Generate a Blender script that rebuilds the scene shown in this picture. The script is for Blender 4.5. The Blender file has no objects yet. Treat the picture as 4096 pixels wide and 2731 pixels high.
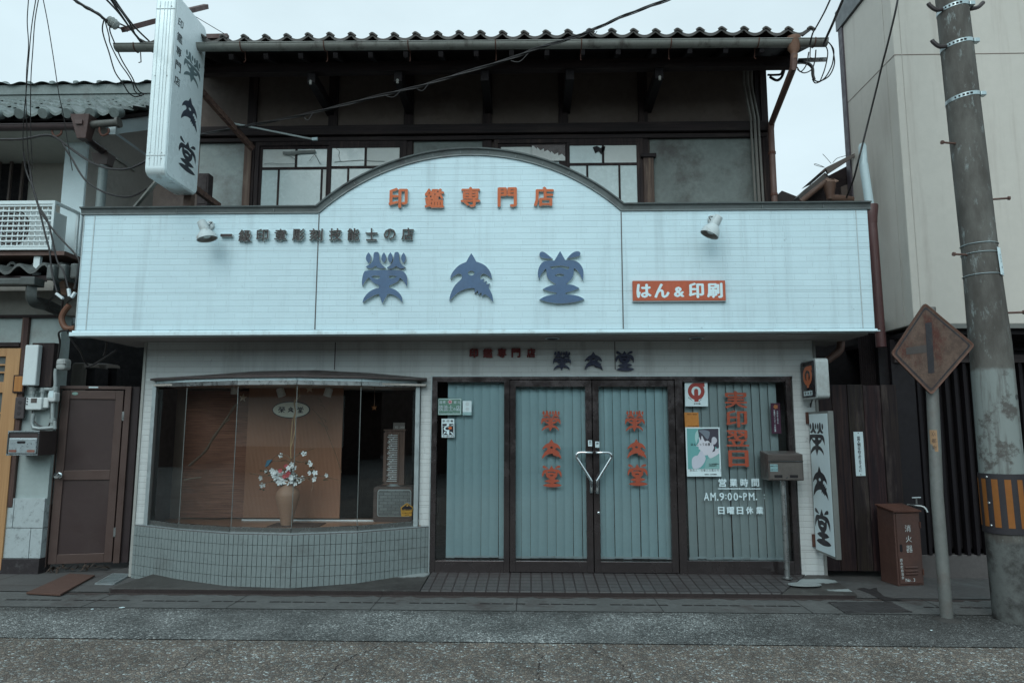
# An old Japanese seal-engraver's shop front, built as a real place (x along the street, y away from the camera, z up, metres).
import bpy, math, random
from mathutils import Vector, Matrix
R = math.radians
random.seed(7)
SC = bpy.context.scene
COL = SC.collection

# ------------------------------------------------------------------ camera
CAM_H, PITCH, YAW, ROLL, LENS = 1.55, R(7.2), R(1.57), R(0.08), 24.0
cam_d = bpy.data.cameras.new('camera'); cam_d.lens = LENS; cam_d.sensor_width = 36; cam_d.clip_end = 2000; cam_d.clip_start = .05
cam = bpy.data.objects.new('camera', cam_d); COL.objects.link(cam)
CAM_M = Matrix.Rotation(YAW, 3, 'Z') @ Matrix.Rotation(R(90) + PITCH, 3, 'X') @ Matrix.Rotation(ROLL, 3, 'Z')
cam.matrix_world = Matrix.Translation((0, 0, CAM_H)) @ CAM_M.to_4x4()
SC.camera = cam

# ------------------------------------------------------------------ overcast sky, weak wide sun, exposure
SUN_EL, SUN_AZ = R(40), R(196)          # high, behind the camera and a little to the left
w = bpy.data.worlds.new('World'); SC.world = w; w.use_nodes = True
nt = w.node_tree; nt.nodes.clear()
def N(t, **k):
    n = nt.nodes.new(t)
    for a, b in k.items(): setattr(n, a, b)
    return n
sky = N('ShaderNodeTexSky', sky_type='NISHITA', sun_disc=False, sun_elevation=SUN_EL, sun_rotation=SUN_AZ, air_density=1.2, dust_density=2.0)
tc = N('ShaderNodeTexCoord'); sep = N('ShaderNodeSeparateXYZ'); nt.links.new(tc.outputs['Generated'], sep.inputs[0])
ramp = N('ShaderNodeValToRGB')          # cloud deck: palest away from the veiled sun, brighter and bluer on the sun's side
ramp.color_ramp.elements[0].position = 0.0; ramp.color_ramp.elements[0].color = (.74, 1.0, 1.07, 1)
ramp.color_ramp.elements[1].position = 1.0; ramp.color_ramp.elements[1].color = (.565, .675, .71, 1)
e = ramp.color_ramp.elements.new(.5); e.color = (.62, .80, .86, 1)
yy = N('ShaderNodeMapRange'); yy.inputs['From Min'].default_value = -1; yy.inputs['From Max'].default_value = 1
nt.links.new(sep.outputs['Y'], yy.inputs[0]); nt.links.new(yy.outputs[0], ramp.inputs[0])
noi = N('ShaderNodeTexNoise'); noi.inputs['Scale'].default_value = 2.2; noi.inputs['Detail'].default_value = 5; noi.inputs['Roughness'].default_value = .55
mp = N('ShaderNodeMapping'); mp.inputs['Scale'].default_value = (1, 1, 2.6)
nt.links.new(tc.outputs['Generated'], mp.inputs[0]); nt.links.new(mp.outputs[0], noi.inputs['Vector'])
mr = N('ShaderNodeMapRange'); mr.inputs['From Min'].default_value = .3; mr.inputs['From Max'].default_value = .7; mr.inputs['To Min'].default_value = 9.5; mr.inputs['To Max'].default_value = 11.2
nt.links.new(noi.outputs['Fac'], mr.inputs[0])
cl = N('ShaderNodeVectorMath', operation='SCALE'); nt.links.new(ramp.outputs[0], cl.inputs[0]); nt.links.new(mr.outputs[0], cl.inputs['Scale'])
mix = N('ShaderNodeMix', data_type='RGBA'); mix.inputs['Factor'].default_value = .86
nt.links.new(sky.outputs[0], mix.inputs['A']); nt.links.new(cl.outputs[0], mix.inputs['B'])
bg = N('ShaderNodeBackground'); bg.inputs['Strength'].default_value = .1
out = N('ShaderNodeOutputWorld'); nt.links.new(mix.outputs['Result'], bg.inputs[0]); nt.links.new(bg.outputs[0], out.inputs[0])
sun_d = bpy.data.lights.new('sun', 'SUN'); sun_d.energy = .8; sun_d.angle = R(40); sun_d.color = (.92, 1.0, 1.0)
sun = bpy.data.objects.new('sun', sun_d); COL.objects.link(sun)
sd = Vector((math.sin(SUN_AZ) * math.cos(SUN_EL), math.cos(SUN_AZ) * math.cos(SUN_EL), math.sin(SUN_EL)))
sun.rotation_euler = sd.to_track_quat('Z', 'Y').to_euler()
SC.view_settings.view_transform = 'Standard'; SC.view_settings.look = 'None'; SC.view_settings.gamma = 1; SC.view_settings.exposure = 0.42
SC.cycles.max_bounces = 8; SC.cycles.transparent_max_bounces = 12; SC.cycles.caustics_reflective = False; SC.cycles.caustics_refractive = False

# ------------------------------------------------------------------ measuring: a point of the photo on a known real plane
FPX = LENS / 36 * 4096
def _ray(px, py): return CAM_M @ Vector(((px - 2048) / FPX, -(py - 1365.5) / FPX, -1))
CH = Vector((0, 0, CAM_H))
def onY(p, Y): d = _ray(*p); return CH + d * (Y / d.y)
def onZ(p, z): d = _ray(*p); return CH + d * ((z - CAM_H) / d.z)
def onX(p, x): d = _ray(*p); return CH + d * (x / d.x)
K = 1024 / 2351
def P(c, r, x, y): return (c * 1024 + x * K, (0, 683, 1366, 2048)[r] + y * K)   # zoomed tile -> photo pixel
def AX(c, r, x, y, Y): return onY(P(c, r, x, y), Y).x
def AZ(c, r, x, y, Y): return onY(P(c, r, x, y), Y).z

# ------------------------------------------------------------------ objects
OFF = {}
def thing(name, label, cat, loc=(0, 0, 0), rotz=0, group=None, local=False, kind=None):
    o = bpy.data.objects.new(name, None); COL.objects.link(o); o.empty_display_size = .1
    o.location = loc; o.rotation_euler = (0, 0, rotz)
    OFF[o] = Vector((0, 0, 0)) if local else Vector(loc)
    return tag(o, label, cat, group, kind)
def tag(o, label=None, cat=None, group=None, kind=None):
    if label: o['label'] = label
    if cat: o['category'] = cat
    if group: o['group'] = group
    if kind: o['kind'] = kind
    return o
def children(o): return [c for c in COL.objects if c.parent is o]
def dup(root, loc, rotz=None, label=None, group=None):
    r = root.copy(); COL.objects.link(r); r.location = loc
    if rotz is not None: r.rotation_euler = (0, 0, rotz)
    if label: r['label'] = label
    if group: r['group'] = group
    for ch in children(root):
        c = ch.copy(); COL.objects.link(c); c.parent = r
        for g in children(ch):
            d = g.copy(); COL.objects.link(d); d.parent = c
    return r

class MB:
    """collects shapes and links them as ONE mesh object"""
    def __init__(s): s.v = []; s.f = []; s.m = []; s.mats = []
    def add(s, vs, fs):
        b = len(s.v); s.v += [tuple(v) for v in vs]; s.f += [tuple(b + i for i in f) for f in fs]; return s
    def box(s, x0, x1, y0, y1, z0, z1):
        if x0 > x1: x0, x1 = x1, x0
        if y0 > y1: y0, y1 = y1, y0
        if z0 > z1: z0, z1 = z1, z0
        return s.add([(x0,y0,z0),(x1,y0,z0),(x1,y1,z0),(x0,y1,z0),(x0,y0,z1),(x1,y0,z1),(x1,y1,z1),(x0,y1,z1)],
                     [(0,3,2,1),(4,5,6,7),(0,1,5,4),(1,2,6,5),(2,3,7,6),(3,0,4,7)])
    def obox(s, c, size, M):
        a, b, d = [q / 2 for q in size]; c = Vector(c)
        vs = [c + M @ Vector((x*a, y*b, z*d)) for x, y, z in ((-1,-1,-1),(1,-1,-1),(1,1,-1),(-1,1,-1),(-1,-1,1),(1,-1,1),(1,1,1),(-1,1,1))]
        return s.add(vs, [(0,3,2,1),(4,5,6,7),(0,1,5,4),(1,2,6,5),(2,3,7,6),(3,0,4,7)])
    def beam(s, p, q, w, h, up=(0, 0, 1)):
        p, q = Vector(p), Vector(q); d = (q - p); L = d.length; d.normalize(); up = Vector(up)
        if abs(d.dot(up)) > .98: up = Vector((0, 1, 0))
        x = d.cross(up).normalized(); z = x.cross(d)
        return s.obox((p + q) / 2, (w, L, h), Matrix((x, d, z)).transposed())
    def tube(s, pts, r, n=8, caps=True):
        pts = [Vector(p) for p in pts]; rs = r if isinstance(r, (list, tuple)) else [r] * len(pts)
        b = len(s.v); prev = None; fs = []
        for i, p in enumerate(pts):
            d = (pts[min(i+1, len(pts)-1)] - pts[max(i-1, 0)]).normalized()
            if prev is None:
                a = Vector((0,0,1)) if abs(d.z) < .9 else Vector((1,0,0)); u = d.cross(a).normalized()
            else: u = (prev - d * prev.dot(d)).normalized()
            prev = u; v = d.cross(u)
            for k in range(n):
                t = 2*math.pi*k/n; s.v.append(tuple(p + (u*math.cos(t) + v*math.sin(t)) * rs[i]))
        for i in range(len(pts)-1):
            for k in range(n):
                fs.append((b+i*n+k, b+i*n+(k+1)%n, b+(i+1)*n+(k+1)%n, b+(i+1)*n+k))
        if caps:
            fs.append(tuple(b+k for k in range(n))[::-1]); fs.append(tuple(b+(len(pts)-1)*n+k for k in range(n)))
        s.f += fs; return s
    def lathe(s, prof, o, n=20, axis=(0,0,1), caps=True):
        a = Vector(axis).normalized(); t0 = Vector((1,0,0)) if abs(a.x) < .9 else Vector((0,1,0))
        u = a.cross(t0).normalized(); v = a.cross(u); o = Vector(o); b = len(s.v)
        for r, h in prof:
            for k in range(n):
                t = 2*math.pi*k/n; s.v.append(tuple(o + a*h + (u*math.cos(t)+v*math.sin(t))*r))
        for i in range(len(prof)-1):
            for k in range(n): s.f.append((b+i*n+k, b+i*n+(k+1)%n, b+(i+1)*n+(k+1)%n, b+(i+1)*n+k))
        if caps:
            s.f.append(tuple(b+k for k in range(n))[::-1]); s.f.append(tuple(b+(len(prof)-1)*n+k for k in range(n)))
        return s
    def prism(s, poly, fn, h):
        """poly in 2-D, fn(u,v,w)->3-D, extruded from w=0 to w=h"""
        n = len(poly); area = sum(poly[i][0]*poly[(i+1)%n][1]-poly[(i+1)%n][0]*poly[i][1] for i in range(n))
        vs = [fn(u, v, 0) for u, v in poly] + [fn(u, v, h) for u, v in poly]
        fs = [tuple(range(n))[::-1], tuple(range(n, 2*n))] + [(i, (i+1)%n, n+(i+1)%n, n+i) for i in range(n)]
        return s.add(vs, fs)
    def xz(s, poly, y0, y1): return s.prism(poly, lambda u, v, t: (u, y0 + t, v), y1 - y0)
    def xy(s, poly, z0, z1): return s.prism(poly, lambda u, v, t: (u, v, z0 + t), z1 - z0)
    def yz(s, poly, x0, x1): return s.prism(poly, lambda u, v, t: (x0 + t, u, v), x1 - x0)
    def quad(s, *p): return s.add(p, [tuple(range(len(p)))])
    def grid(s, fn, nu, nv):
        b = len(s.v); s.v += [tuple(fn(i/nu, j/nv)) for j in range(nv+1) for i in range(nu+1)]
        s.f += [(b+j*(nu+1)+i, b+j*(nu+1)+i+1, b+(j+1)*(nu+1)+i+1, b+(j+1)*(nu+1)+i) for j in range(nv) for i in range(nu)]
        return s
    def paint(s, mat):
        """faces added since the last call get this material"""
        if mat not in s.mats: s.mats.append(mat)
        s.m += [s.mats.index(mat)] * (len(s.f) - len(s.m)); return s
    def build(s, name, mat=None, parent=None, smooth=False, bevel=0, fix=True):
        if mat: s.paint(mat)
        off = OFF.get(parent, Vector((0,0,0))) if parent else Vector((0,0,0))
        me = bpy.data.meshes.new(name)
        me.from_pydata([(x-off.x, y-off.y, z-off.z) for x, y, z in s.v], [], s.f)
        for m in s.mats: me.materials.append(m)
        if len(s.mats) > 1: me.polygons.foreach_set('material_index', s.m)
        if fix:
            import bmesh
            bm = bmesh.new(); bm.from_mesh(me); bmesh.ops.recalc_face_normals(bm, faces=bm.faces); bm.to_mesh(me); bm.free()
        if smooth:
            me.polygons.foreach_set('use_smooth', [True]*len(me.polygons)); me.set_sharp_from_angle(angle=R(40))
        o = bpy.data.objects.new(name, me); COL.objects.link(o)
        if parent: o.parent = parent; OFF[o] = off
        if bevel:
            b = o.modifiers.new('bevel', 'BEVEL'); b.width = bevel; b.segments = 2; b.limit_method = 'ANGLE'; b.angle_limit = R(40)
        return o

# ------------------------------------------------------------------ materials
def lin(c):
    f = lambda u: u/12.92 if u <= .04045 else ((u+.055)/1.055)**2.4
    return tuple(f(x/255) for x in c)
class NT:
    def __init__(s, name):
        s.mat = bpy.data.materials.new(name); s.mat.use_nodes = True; s.t = s.mat.node_tree; s.t.nodes.clear()
        s.out = s.n('ShaderNodeOutputMaterial'); s.b = s.n('ShaderNodeBsdfPrincipled'); s.l(s.b.outputs[0], s.out.inputs[0])
        s.pos = s.n('ShaderNodeNewGeometry').outputs['Position']
    def n(s, t, **k):
        x = s.t.nodes.new(t)
        for a, b in k.items(): setattr(x, a, b)
        return x
    def l(s, a, b): s.t.links.new(a, b)
    def setv(s, inp, v):
        if isinstance(v, bpy.types.NodeSocket): s.l(v, inp)
        elif isinstance(v, (tuple, list)) and len(v) == 3 and inp.type == 'RGBA': inp.default_value = (*v, 1)
        else: inp.default_value = v
    def mapv(s, scale, vec=None):
        m = s.n('ShaderNodeMapping'); m.inputs['Scale'].default_value = scale; s.l(vec or s.pos, m.inputs[0]); return m.outputs[0]
    def noise(s, scale, detail=5, rough=.6, vec=None, aniso=None, dist=0):
        x = s.n('ShaderNodeTexNoise'); x.inputs['Scale'].default_value = scale; x.inputs['Detail'].default_value = detail
        x.inputs['Roughness'].default_value = rough; x.inputs['Distortion'].default_value = dist
        s.l(s.mapv(aniso, vec) if aniso else (vec or s.pos), x.inputs['Vector']); return x.outputs['Fac']
    def ramp(s, fac, a, b, va=0., vb=1.):
        m = s.n('ShaderNodeMapRange'); m.interpolation_type = 'SMOOTHSTEP'
        for i, v in enumerate((a, b, va, vb)): m.inputs[i+1].default_value = v
        s.l(fac, m.inputs[0]); return m.outputs[0]
    def mix(s, fac, a, b, blend='MIX'):
        m = s.n('ShaderNodeMix', data_type='RGBA', blend_type=blend)
        s.setv(m.inputs['Factor'], fac); s.setv(m.inputs['A'], a); s.setv(m.inputs['B'], b); return m.outputs['Result']
    def math(s, op, a, b=0.):
        m = s.n('ShaderNodeMath', operation=op); s.setv(m.inputs[0], a); s.setv(m.inputs[1], b); return m.outputs[0]
    def bump(s, h, strength=.3, dist=.01):
        m = s.n('ShaderNodeBump'); m.inputs['Strength'].default_value = strength; m.inputs['Distance'].default_value = dist
        s.l(h, m.inputs['Height'])
        if s.b.inputs['Normal'].links: s.l(s.b.inputs['Normal'].links[0].from_socket, m.inputs['Normal'])
        s.l(m.outputs[0], s.b.inputs['Normal'])
    def fin(s, col, rough=.6, metal=0., spec=.4):
        s.setv(s.b.inputs['Base Color'], col); s.setv(s.b.inputs['Roughness'], rough); s.b.inputs['Metallic'].default_value = metal
        s.b.inputs['Specular IOR Level'].default_value = spec; return s.mat
def mul(c, k): return tuple(x*k for x in c)
def warm(c):
    """tints dark base colours brown, offsetting the cyan light on shaded surfaces"""
    k = max(0., min(1., (.16-max(c))/.10)); return (c[0]*(1+.12*k), c[1]*(1-.02*k), c[2]*(1-.0*k))
def M(name, col, rough=.6, metal=0., var=.18, scale=5., bump=.15, bscale=60., dirt=None, dirt_amt=.5, streak=False, aniso=None, spec=.4):
    """general weathered surface: blotchy tone, optional dirt patches or vertical run-off streaks, fine bump"""
    t = NT(name); col = warm(col); dirt = warm(dirt) if dirt else None
    c = t.mix(t.noise(scale, aniso=aniso), mul(col, 1-var*1.6), mul(col, 1+var*1.6))
    c = t.mix(t.ramp(t.noise(scale*9, 3), .35, .65), c, t.mix(.5, c, mul(col, 1-var)))
    if dirt:
        d = t.noise(1.0, 6, .65, aniso=(7, 7, .55)) if streak else t.noise(scale*.6, 8, .7)
        c = t.mix(t.ramp(d, .5, .72, 0, dirt_amt), c, dirt)
    if bump: t.bump(t.noise(bscale, 4), bump, .0018)
    r = t.ramp(t.noise(scale*2.3), .3, .7, max(0.03, rough-.12), min(1, rough+.1))
    return t.fin(c, r, metal, spec)
def wood(name, col, dark, axis='z', scale=1., rough=.7, bump=.25, worn=None, worn_amt=.4, plank=0):
    """grain stretched along one axis"""
    t = NT(name); col, dark = warm(col), warm(dark)
    a = {'x': (1.3, 34, 34), 'y': (34, 1.3, 34), 'z': (34, 34, 1.3)}[axis]
    g = t.noise(scale, 7, .68, aniso=a, dist=.25)
    c = t.mix(t.ramp(g, .34, .66), dark, col)
    c = t.mix(t.ramp(t.noise(2.2*scale, 4), .3, .7, 0, .45), c, dark)
    if worn: c = t.mix(t.ramp(t.noise(1.4, 6, .7, aniso=tuple(min(q, 9) for q in a)), .5, .75, 0, worn_amt), c, worn)
    t.bump(g, bump, .004)
    return t.fin(c, rough, 0, .3)
def siding(name, col, gap, dirt_amt=.25, seed=0.):
    """pressed stone-face siding: long courses of blocks, a board joint every seventh course, faint run-off stains"""
    t = NT(name)
    s = t.n('ShaderNodeSeparateXYZ'); t.l(t.pos, s.inputs[0])
    xx = t.math('ADD', s.outputs['X'], s.outputs['Y'])
    cb = t.n('ShaderNodeCombineXYZ'); t.l(xx, cb.inputs[0]); t.l(s.outputs['Z'], cb.inputs[1])
    br = t.n('ShaderNodeTexBrick'); t.l(cb.outputs[0], br.inputs['Vector'])
    br.offset = .37; br.offset_frequency = 2; br.squash = 1.35; br.squash_frequency = 3
    for k, v in (('Scale', 1), ('Mortar Size', .0052), ('Mortar Smooth', .35), ('Bias', 0), ('Brick Width', .205), ('Row Height', .061)): br.inputs[k].default_value = v
    br.inputs['Color1'].default_value = (.80, .80, .80, 1); br.inputs['Color2'].default_value = (1, 1, 1, 1); br.inputs['Mortar'].default_value = (.9, .9, .9, 1)
    # strong horizontal course lines
    row = t.math('PINGPONG', t.math('DIVIDE', s.outputs['Z'], .061), .5)
    line = t.ramp(row, .0, .085, 1, 0)
    joint = t.ramp(t.math('PINGPONG', t.math('DIVIDE', t.math('ADD', s.outputs['Z'], .1), .427), .5), .0, .007, 1, 0)
    c = t.mix(.22, col, br.outputs['Color'], 'MULTIPLY')
    c = t.mix(t.math('MULTIPLY', br.outputs['Fac'], .12), c, gap)
    c = t.mix(t.math('MULTIPLY', line, .24), c, gap)
    c = t.mix(t.math('MULTIPLY', joint, .75), c, mul(gap, .35))
    c = t.mix(t.ramp(t.noise(.8, 3, .5), .4, .62, 0, .10), c, gap)
    c = t.mix(t.ramp(t.noise(1, 6, .62, aniso=(6, 6, .35)), .48, .74, 0, dirt_amt), c, mul(gap, .8))
    spot = t.ramp(t.noise(11, 8, .75), .62, .70, 0, .45); c = t.mix(spot, c, mul(gap, .55))
    h = t.math('ADD', t.math('MULTIPLY', t.math('ADD', br.outputs['Fac'], t.math('MULTIPLY', line, .8)), -1.), t.math('MULTIPLY', t.noise(26, 4, .6, dist=1.2), .9))
    t.bump(h, .30, .006)
    return t.fin(c, .55, 0, .35)
def glass(name, tint=(.9, .96, .96), refl=1.0):
    m = bpy.data.materials.new(name); m.use_nodes = True; t = m.node_tree; t.nodes.clear()
    o = t.nodes.new('ShaderNodeOutputMaterial'); mx = t.nodes.new('ShaderNodeMixShader'); tr = t.nodes.new('ShaderNodeBsdfTransparent')
    gl = t.nodes.new('ShaderNodeBsdfGlossy'); fr = t.nodes.new('ShaderNodeFresnel'); fr.inputs[0].default_value = 1.52
    mm = t.nodes.new('ShaderNodeMath'); mm.operation = 'MULTIPLY'; mm.inputs[1].default_value = refl
    tr.inputs[0].default_value = (*tint, 1); gl.inputs['Roughness'].default_value = .015; gl.inputs['Color'].default_value = (1, 1, 1, 1)
    t.links.new(fr.outputs[0], mm.inputs[0]); t.links.new(mm.outputs[0], mx.inputs[0]); t.links.new(tr.outputs[0], mx.inputs[1]); t.links.new(gl.outputs[0], mx.inputs[2]); t.links.new(mx.outputs[0], o.inputs[0])
    return m

# ------------------------------------------------------------------ lettering
_G = {}
def _eval(cu):
    o = bpy.data.objects.new('tmp', cu); COL.objects.link(o)
    dg = bpy.context.evaluated_depsgraph_get(); e = o.evaluated_get(dg); me = e.to_mesh()
    r = ([tuple(v.co) for v in me.vertices], [tuple(p.vertices) for p in me.polygons])
    e.to_mesh_clear(); bpy.data.objects.remove(o); bpy.data.curves.remove(cu); return r
def glyph(ch, solid=False):
    """one character (or one drawn sign glyph) as vertices and faces; solid ones run from w=0 to w=1"""
    k = (ch, solid)
    if k not in _G:
        if ch in DRAWN:
            cu = bpy.data.curves.new('g', 'CURVE'); cu.dimensions = '2D'; cu.fill_mode = 'BOTH'
            for path in DRAWN[ch]:
                pts = smooth_path(path); sp = cu.splines.new('POLY'); sp.points.add(len(pts)-1); sp.use_cyclic_u = True
                for p, q in zip(sp.points, pts): p.co = (q[0], q[1], 0, 1)
        else:
            cu = bpy.data.curves.new('g', 'FONT'); cu.body = ch; cu.resolution_u = 2
        if solid: cu.extrude = .5
        vs, fs = _eval(cu)
        if solid: vs = [(x, y, z+.5) for x, y, z in vs]
        _G[k] = (vs, fs)
    return _G[k]
def bbox(vs): return min(v[0] for v in vs), max(v[0] for v in vs), min(v[1] for v in vs), max(v[1] for v in vs)
def weight(bold):
    """offsets that thicken thin strokes: a few copies, each a hair further out so no two faces share a plane"""
    return [(0, 0)] if bold <= 0 else [(0, 0), (bold, 0), (-bold, 0), (0, bold*.7), (0, -bold*.7)]
def put(mb, ch, fn, u0, u1, v0, v1, depth=0., bold=.02):
    """character stretched to the rectangle u0..u1 x v0..v1; fn(u,v,w) is the surface it sits on, w is out of the surface"""
    vs, fs = glyph(ch, depth > 0)
    if not vs: return mb
    if ch in DRAWN: bold = 0
    a, b, c, d = bbox(vs); a -= bold; b += bold; c -= bold*.7; d += bold*.7
    for i, (ox_, oy_) in enumerate(weight(bold)):
        mb.add([fn(u0+(x+ox_-a)/(b-a)*(u1-u0), v0+(y+oy_-c)/(d-c)*(v1-v0), (z*(depth-.0003*i) if depth else .00012*i)) for x, y, z in vs], fs)
    return mb
def line(mb, text, fn, u, v, size, pitch=None, vertical=False, bold=.02, width=1., depth=0.):
    """a run of text; u,v is the centre of the first character"""
    for i, ch in enumerate(text):
        if ch == ' ': continue
        vs, fs = glyph(ch, depth > 0)
        if not vs: continue
        a, b, c, d = bbox(vs); full = ord(ch) > 0x2E80
        cx = (.5 if full else (a+b)/2); cy = .38 if full else .35
        p = pitch or size*1.05
        uu, vv = (u, v - i*p) if vertical else (u + i*p, v)
        for j, (ox_, oy_) in enumerate(weight(bold)):
            mb.add([fn(uu+(x+ox_-cx)*size*width, vv+(y+oy_-cy)*size, .00012*j) for x, y, z in vs], fs)
    return mb
def facing(Y): return lambda u, v, t: (u, Y - t, v)          # a surface that looks towards the street
def smooth_path(path, step=4):
    """path points (x, y) or (x, y, 1) for a sharp corner; smooth points are joined by a spline"""
    n = len(path); pts = []
    for i in range(n):
        p0, p1, p2, p3 = [path[(i+k) % n] for k in (-1, 0, 1, 2)]
        s1, s2 = len(p1) > 2, len(p2) > 2
        if s1 and s2: pts.append(p1[:2]); continue
        q0 = p1 if s1 else p0; q3 = p2 if s2 else p3
        for j in range(step):
            t = j/step
            f = lambda k: .5*((2*p1[k]) + (-q0[k]+p2[k])*t + (2*q0[k]-5*p1[k]+4*p2[k]-q3[k])*t*t + (-q0[k]+3*p1[k]-3*p2[k]+q3[k])*t**3)
            pts.append((f(0), f(1)))
    return pts
def ell(cx, cy, rx, ry, n=10): return [(cx+rx*math.cos(2*math.pi*i/n), cy+ry*math.sin(2*math.pi*i/n)) for i in range(n)]
def flip(pp): return [[(p[0], -p[1]) + tuple(p[2:]) for p in path] for path in pp]
c1 = 1
DRAWN = {
 'EI': flip([
  [(268,125,1),(220,195),(202,280),(225,355),(290,425,1),(325,340),(332,250),(310,180)],
  [(672,125,1),(625,195),(608,280),(625,350),(680,408,1),(722,330),(728,250),(705,180)],
  [(840,125,1),(795,195),(778,280),(800,360),(852,418,1),(895,330),(900,250),(880,185)],
  [(1187,137,1),(1140,200),(1122,280),(1140,345),(1185,418,1),(1235,340),(1243,255),(1222,190)],
  [(402,170),(425,128),(470,115),(515,125),(545,170),(555,280),(580,390),(640,465),(722,530,1),(660,548),(580,548),(510,525),(460,475,1),(410,520),(330,548),(255,535),(200,500,1),(290,450),(365,385),(395,290)],
  [(945,170),(965,130),(1005,117),(1045,128),(1068,180),(1072,290),(1095,380),(1150,460),(1232,515,1),(1180,550),(1110,555),(1045,525),(995,485,1),(940,530),(850,562),(775,550),(752,530,1),(850,460),(915,370),(935,270)],
  [(235,605),(500,596),(760,592),(1000,596),(1130,610),(1215,655),(1275,745),(1297,860),(1288,1040,1),(1250,960),(1180,860),(1102,795,1),(1060,880),(960,945),(860,990),(825,1020),(840,1062,1),(960,1095),(1080,1180),(1165,1300),(1185,1440,1),(1110,1350),(980,1260),(870,1222),(805,1215,1),(740,1320),(660,1475,1),(610,1330),(560,1215,1),(440,1255),(280,1350),(148,1440,1),(180,1320),(280,1190),(420,1095),(565,1062,1),(570,1020),(530,980),(430,930),(345,850),(290,785,1),(220,860),(170,940),(135,1022,1),(115,900),(135,730),(170,635)],
  [(345,765,1),(430,742),(540,738),(580,765),(570,810),(510,826),(440,808)],
  [(820,750),(900,740),(1035,760,1),(960,800),(870,815),(825,800)]]),
 'BUN': flip([
  [(740,88,1),(815,200),(885,330,1),(1000,370),(1140,445),(1260,580),(1315,700),(1335,830,1),(1250,760),(1160,700),(1090,678),(1030,710),(1002,780),(1020,850,1),(1110,810,1),(1105,920,1),(1195,880,1),(1175,980,1),(1280,955,1),(1245,1085,1),(1330,1240),(1365,1380),(1370,1480,1),(1300,1390),(1220,1320),(1135,1258,1),(1050,1325,1),(1040,1205,1),(942,1275,1),(940,1150,1),(842,1240,1),(845,1088,1),(700,1090),(540,1130),(350,1230),(130,1445,1),(150,1300),(210,1140),(300,985),(440,850),(480,780),(470,710),(400,675),(300,710),(150,825,1),(170,710),(250,580),(400,430),(600,338,1),(660,220)],
  ell(745,660,92,66)]),
 'DO': flip([
  [(540,300,1),(440,215),(330,130),(255,103),(200,130),(186,190),(220,250),(310,278),(430,292)],
  [(900,298,1),(985,200),(1080,125),(1180,100),(1250,120),(1262,175),(1230,225),(1120,255),(1000,278)],
  [(730,90,1),(860,325,1),(1030,330),(1180,375),(1290,490),(1338,640),(1320,872,1),(1250,720),(1170,600),(1085,535,1),(1080,680),(1030,810),(880,960,1),(1060,980),(1228,1062,1),(1060,1130),(880,1180),(880,1215),(1080,1240),(1230,1280),(1352,1345,1),(1150,1415),(760,1455),(400,1420),(182,1350,1),(330,1270),(480,1235),(615,1215),(615,1178),(440,1145),(270,1082,1),(440,1000),(620,965,1),(440,840),(375,720),(360,545,1),(270,640),(210,740),(175,840,1),(140,700),(170,520),(260,390),(380,345),(580,340,1)],
  [(455,505,1),(720,475),(975,515,1),(935,580,1),(720,520),(520,565,1)],
  [(575,730,1),(650,695),(715,686),(780,695),(845,727,1),(780,750),(710,758),(640,750)]]),
}
SHOP_GLYPHS = ('EI', 'BUN', 'DO')

# ================================================================== materials in use
SID = siding('pale_siding', (.63, .79, .85), (.36, .45, .49), .32)
SID_LOW = siding('lower_siding', (.60, .625, .62), (.26, .25, .25), .35)  # same siding; the brownish shade under the soffit is put into its colour
TRIM = M('trim_white', (.66, .80, .84), .45, var=.05, dirt=(.35, .36, .35), dirt_amt=.5, streak=True)
SOFFIT = M('soffit_board', (.36, .33, .32), .6, var=.05)
CAP = M('capping_metal', (.17, .19, .19), .45, .3, .15, dirt=(.06, .05, .05), dirt_amt=.6)
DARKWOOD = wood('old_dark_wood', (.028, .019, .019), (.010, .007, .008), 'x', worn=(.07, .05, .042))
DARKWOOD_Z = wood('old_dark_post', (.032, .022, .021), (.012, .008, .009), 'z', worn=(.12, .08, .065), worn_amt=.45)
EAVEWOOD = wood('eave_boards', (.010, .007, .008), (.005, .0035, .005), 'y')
PLASTER_DIRTY = M('sooty_plaster', (.19, .21, .20), .85, var=.25, scale=2.2, bump=.5, bscale=25, dirt=(.06, .052, .048), dirt_amt=.75)
PLASTER_DARK = M('dark_plaster', (.125, .100, .086), .85, var=.2, scale=1.6, bump=.4, bscale=25, dirt=(.045, .034, .033), dirt_amt=.8)
PLASTER_PALE = M('pale_plaster', (.34, .38, .37), .85, var=.2, scale=1.8, bump=.45, bscale=25, dirt=(.12, .10, .09), dirt_amt=.7)
TILE_ROOF = M('roof_tile', (.080, .080, .074), .55, 0, .3, 4, .25, 30, dirt=(.05, .045, .04), dirt_amt=.6)
TILE_GREY = M('grey_roof_tile', (.165, .195, .19), .5, 0, .28, 4, .2, 30, dirt=(.08, .075, .07), dirt_amt=.6)
GUTTER_M = M('gutter_zinc', (.25, .25, .23), .42, .25, .15, 6, .05, dirt=(.06, .05, .045), dirt_amt=.85, streak=True)
RUST = M('rusty_brown', (.11, .05, .035), .75, .1, .35, 8, .4, 40, dirt=(.04, .02, .018), dirt_amt=.7)
RUST_PIPE = M('brown_pipe', (.13, .075, .06), .55, 0, .2, 6, .1)
STEEL = M('brushed_steel', (.36, .37, .37), .33, .9, .04, 8, 0)
CHROME = M('chrome', (.72, .76, .78), .1, 1., .03, 8, 0)
BRONZE = M('bronze_frame', (.092, .084, .084), .22, .8, .12, 3, .25, 14, aniso=(.6, .6, 3))
ALU = M('aluminium', (.42, .47, .48), .4, .6, .04, 8, 0)
BLACK = M('black_interior', (.012, .011, .013), .8, var=.2, bump=0)  # near-black, standing in for depths that little light reaches
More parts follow.
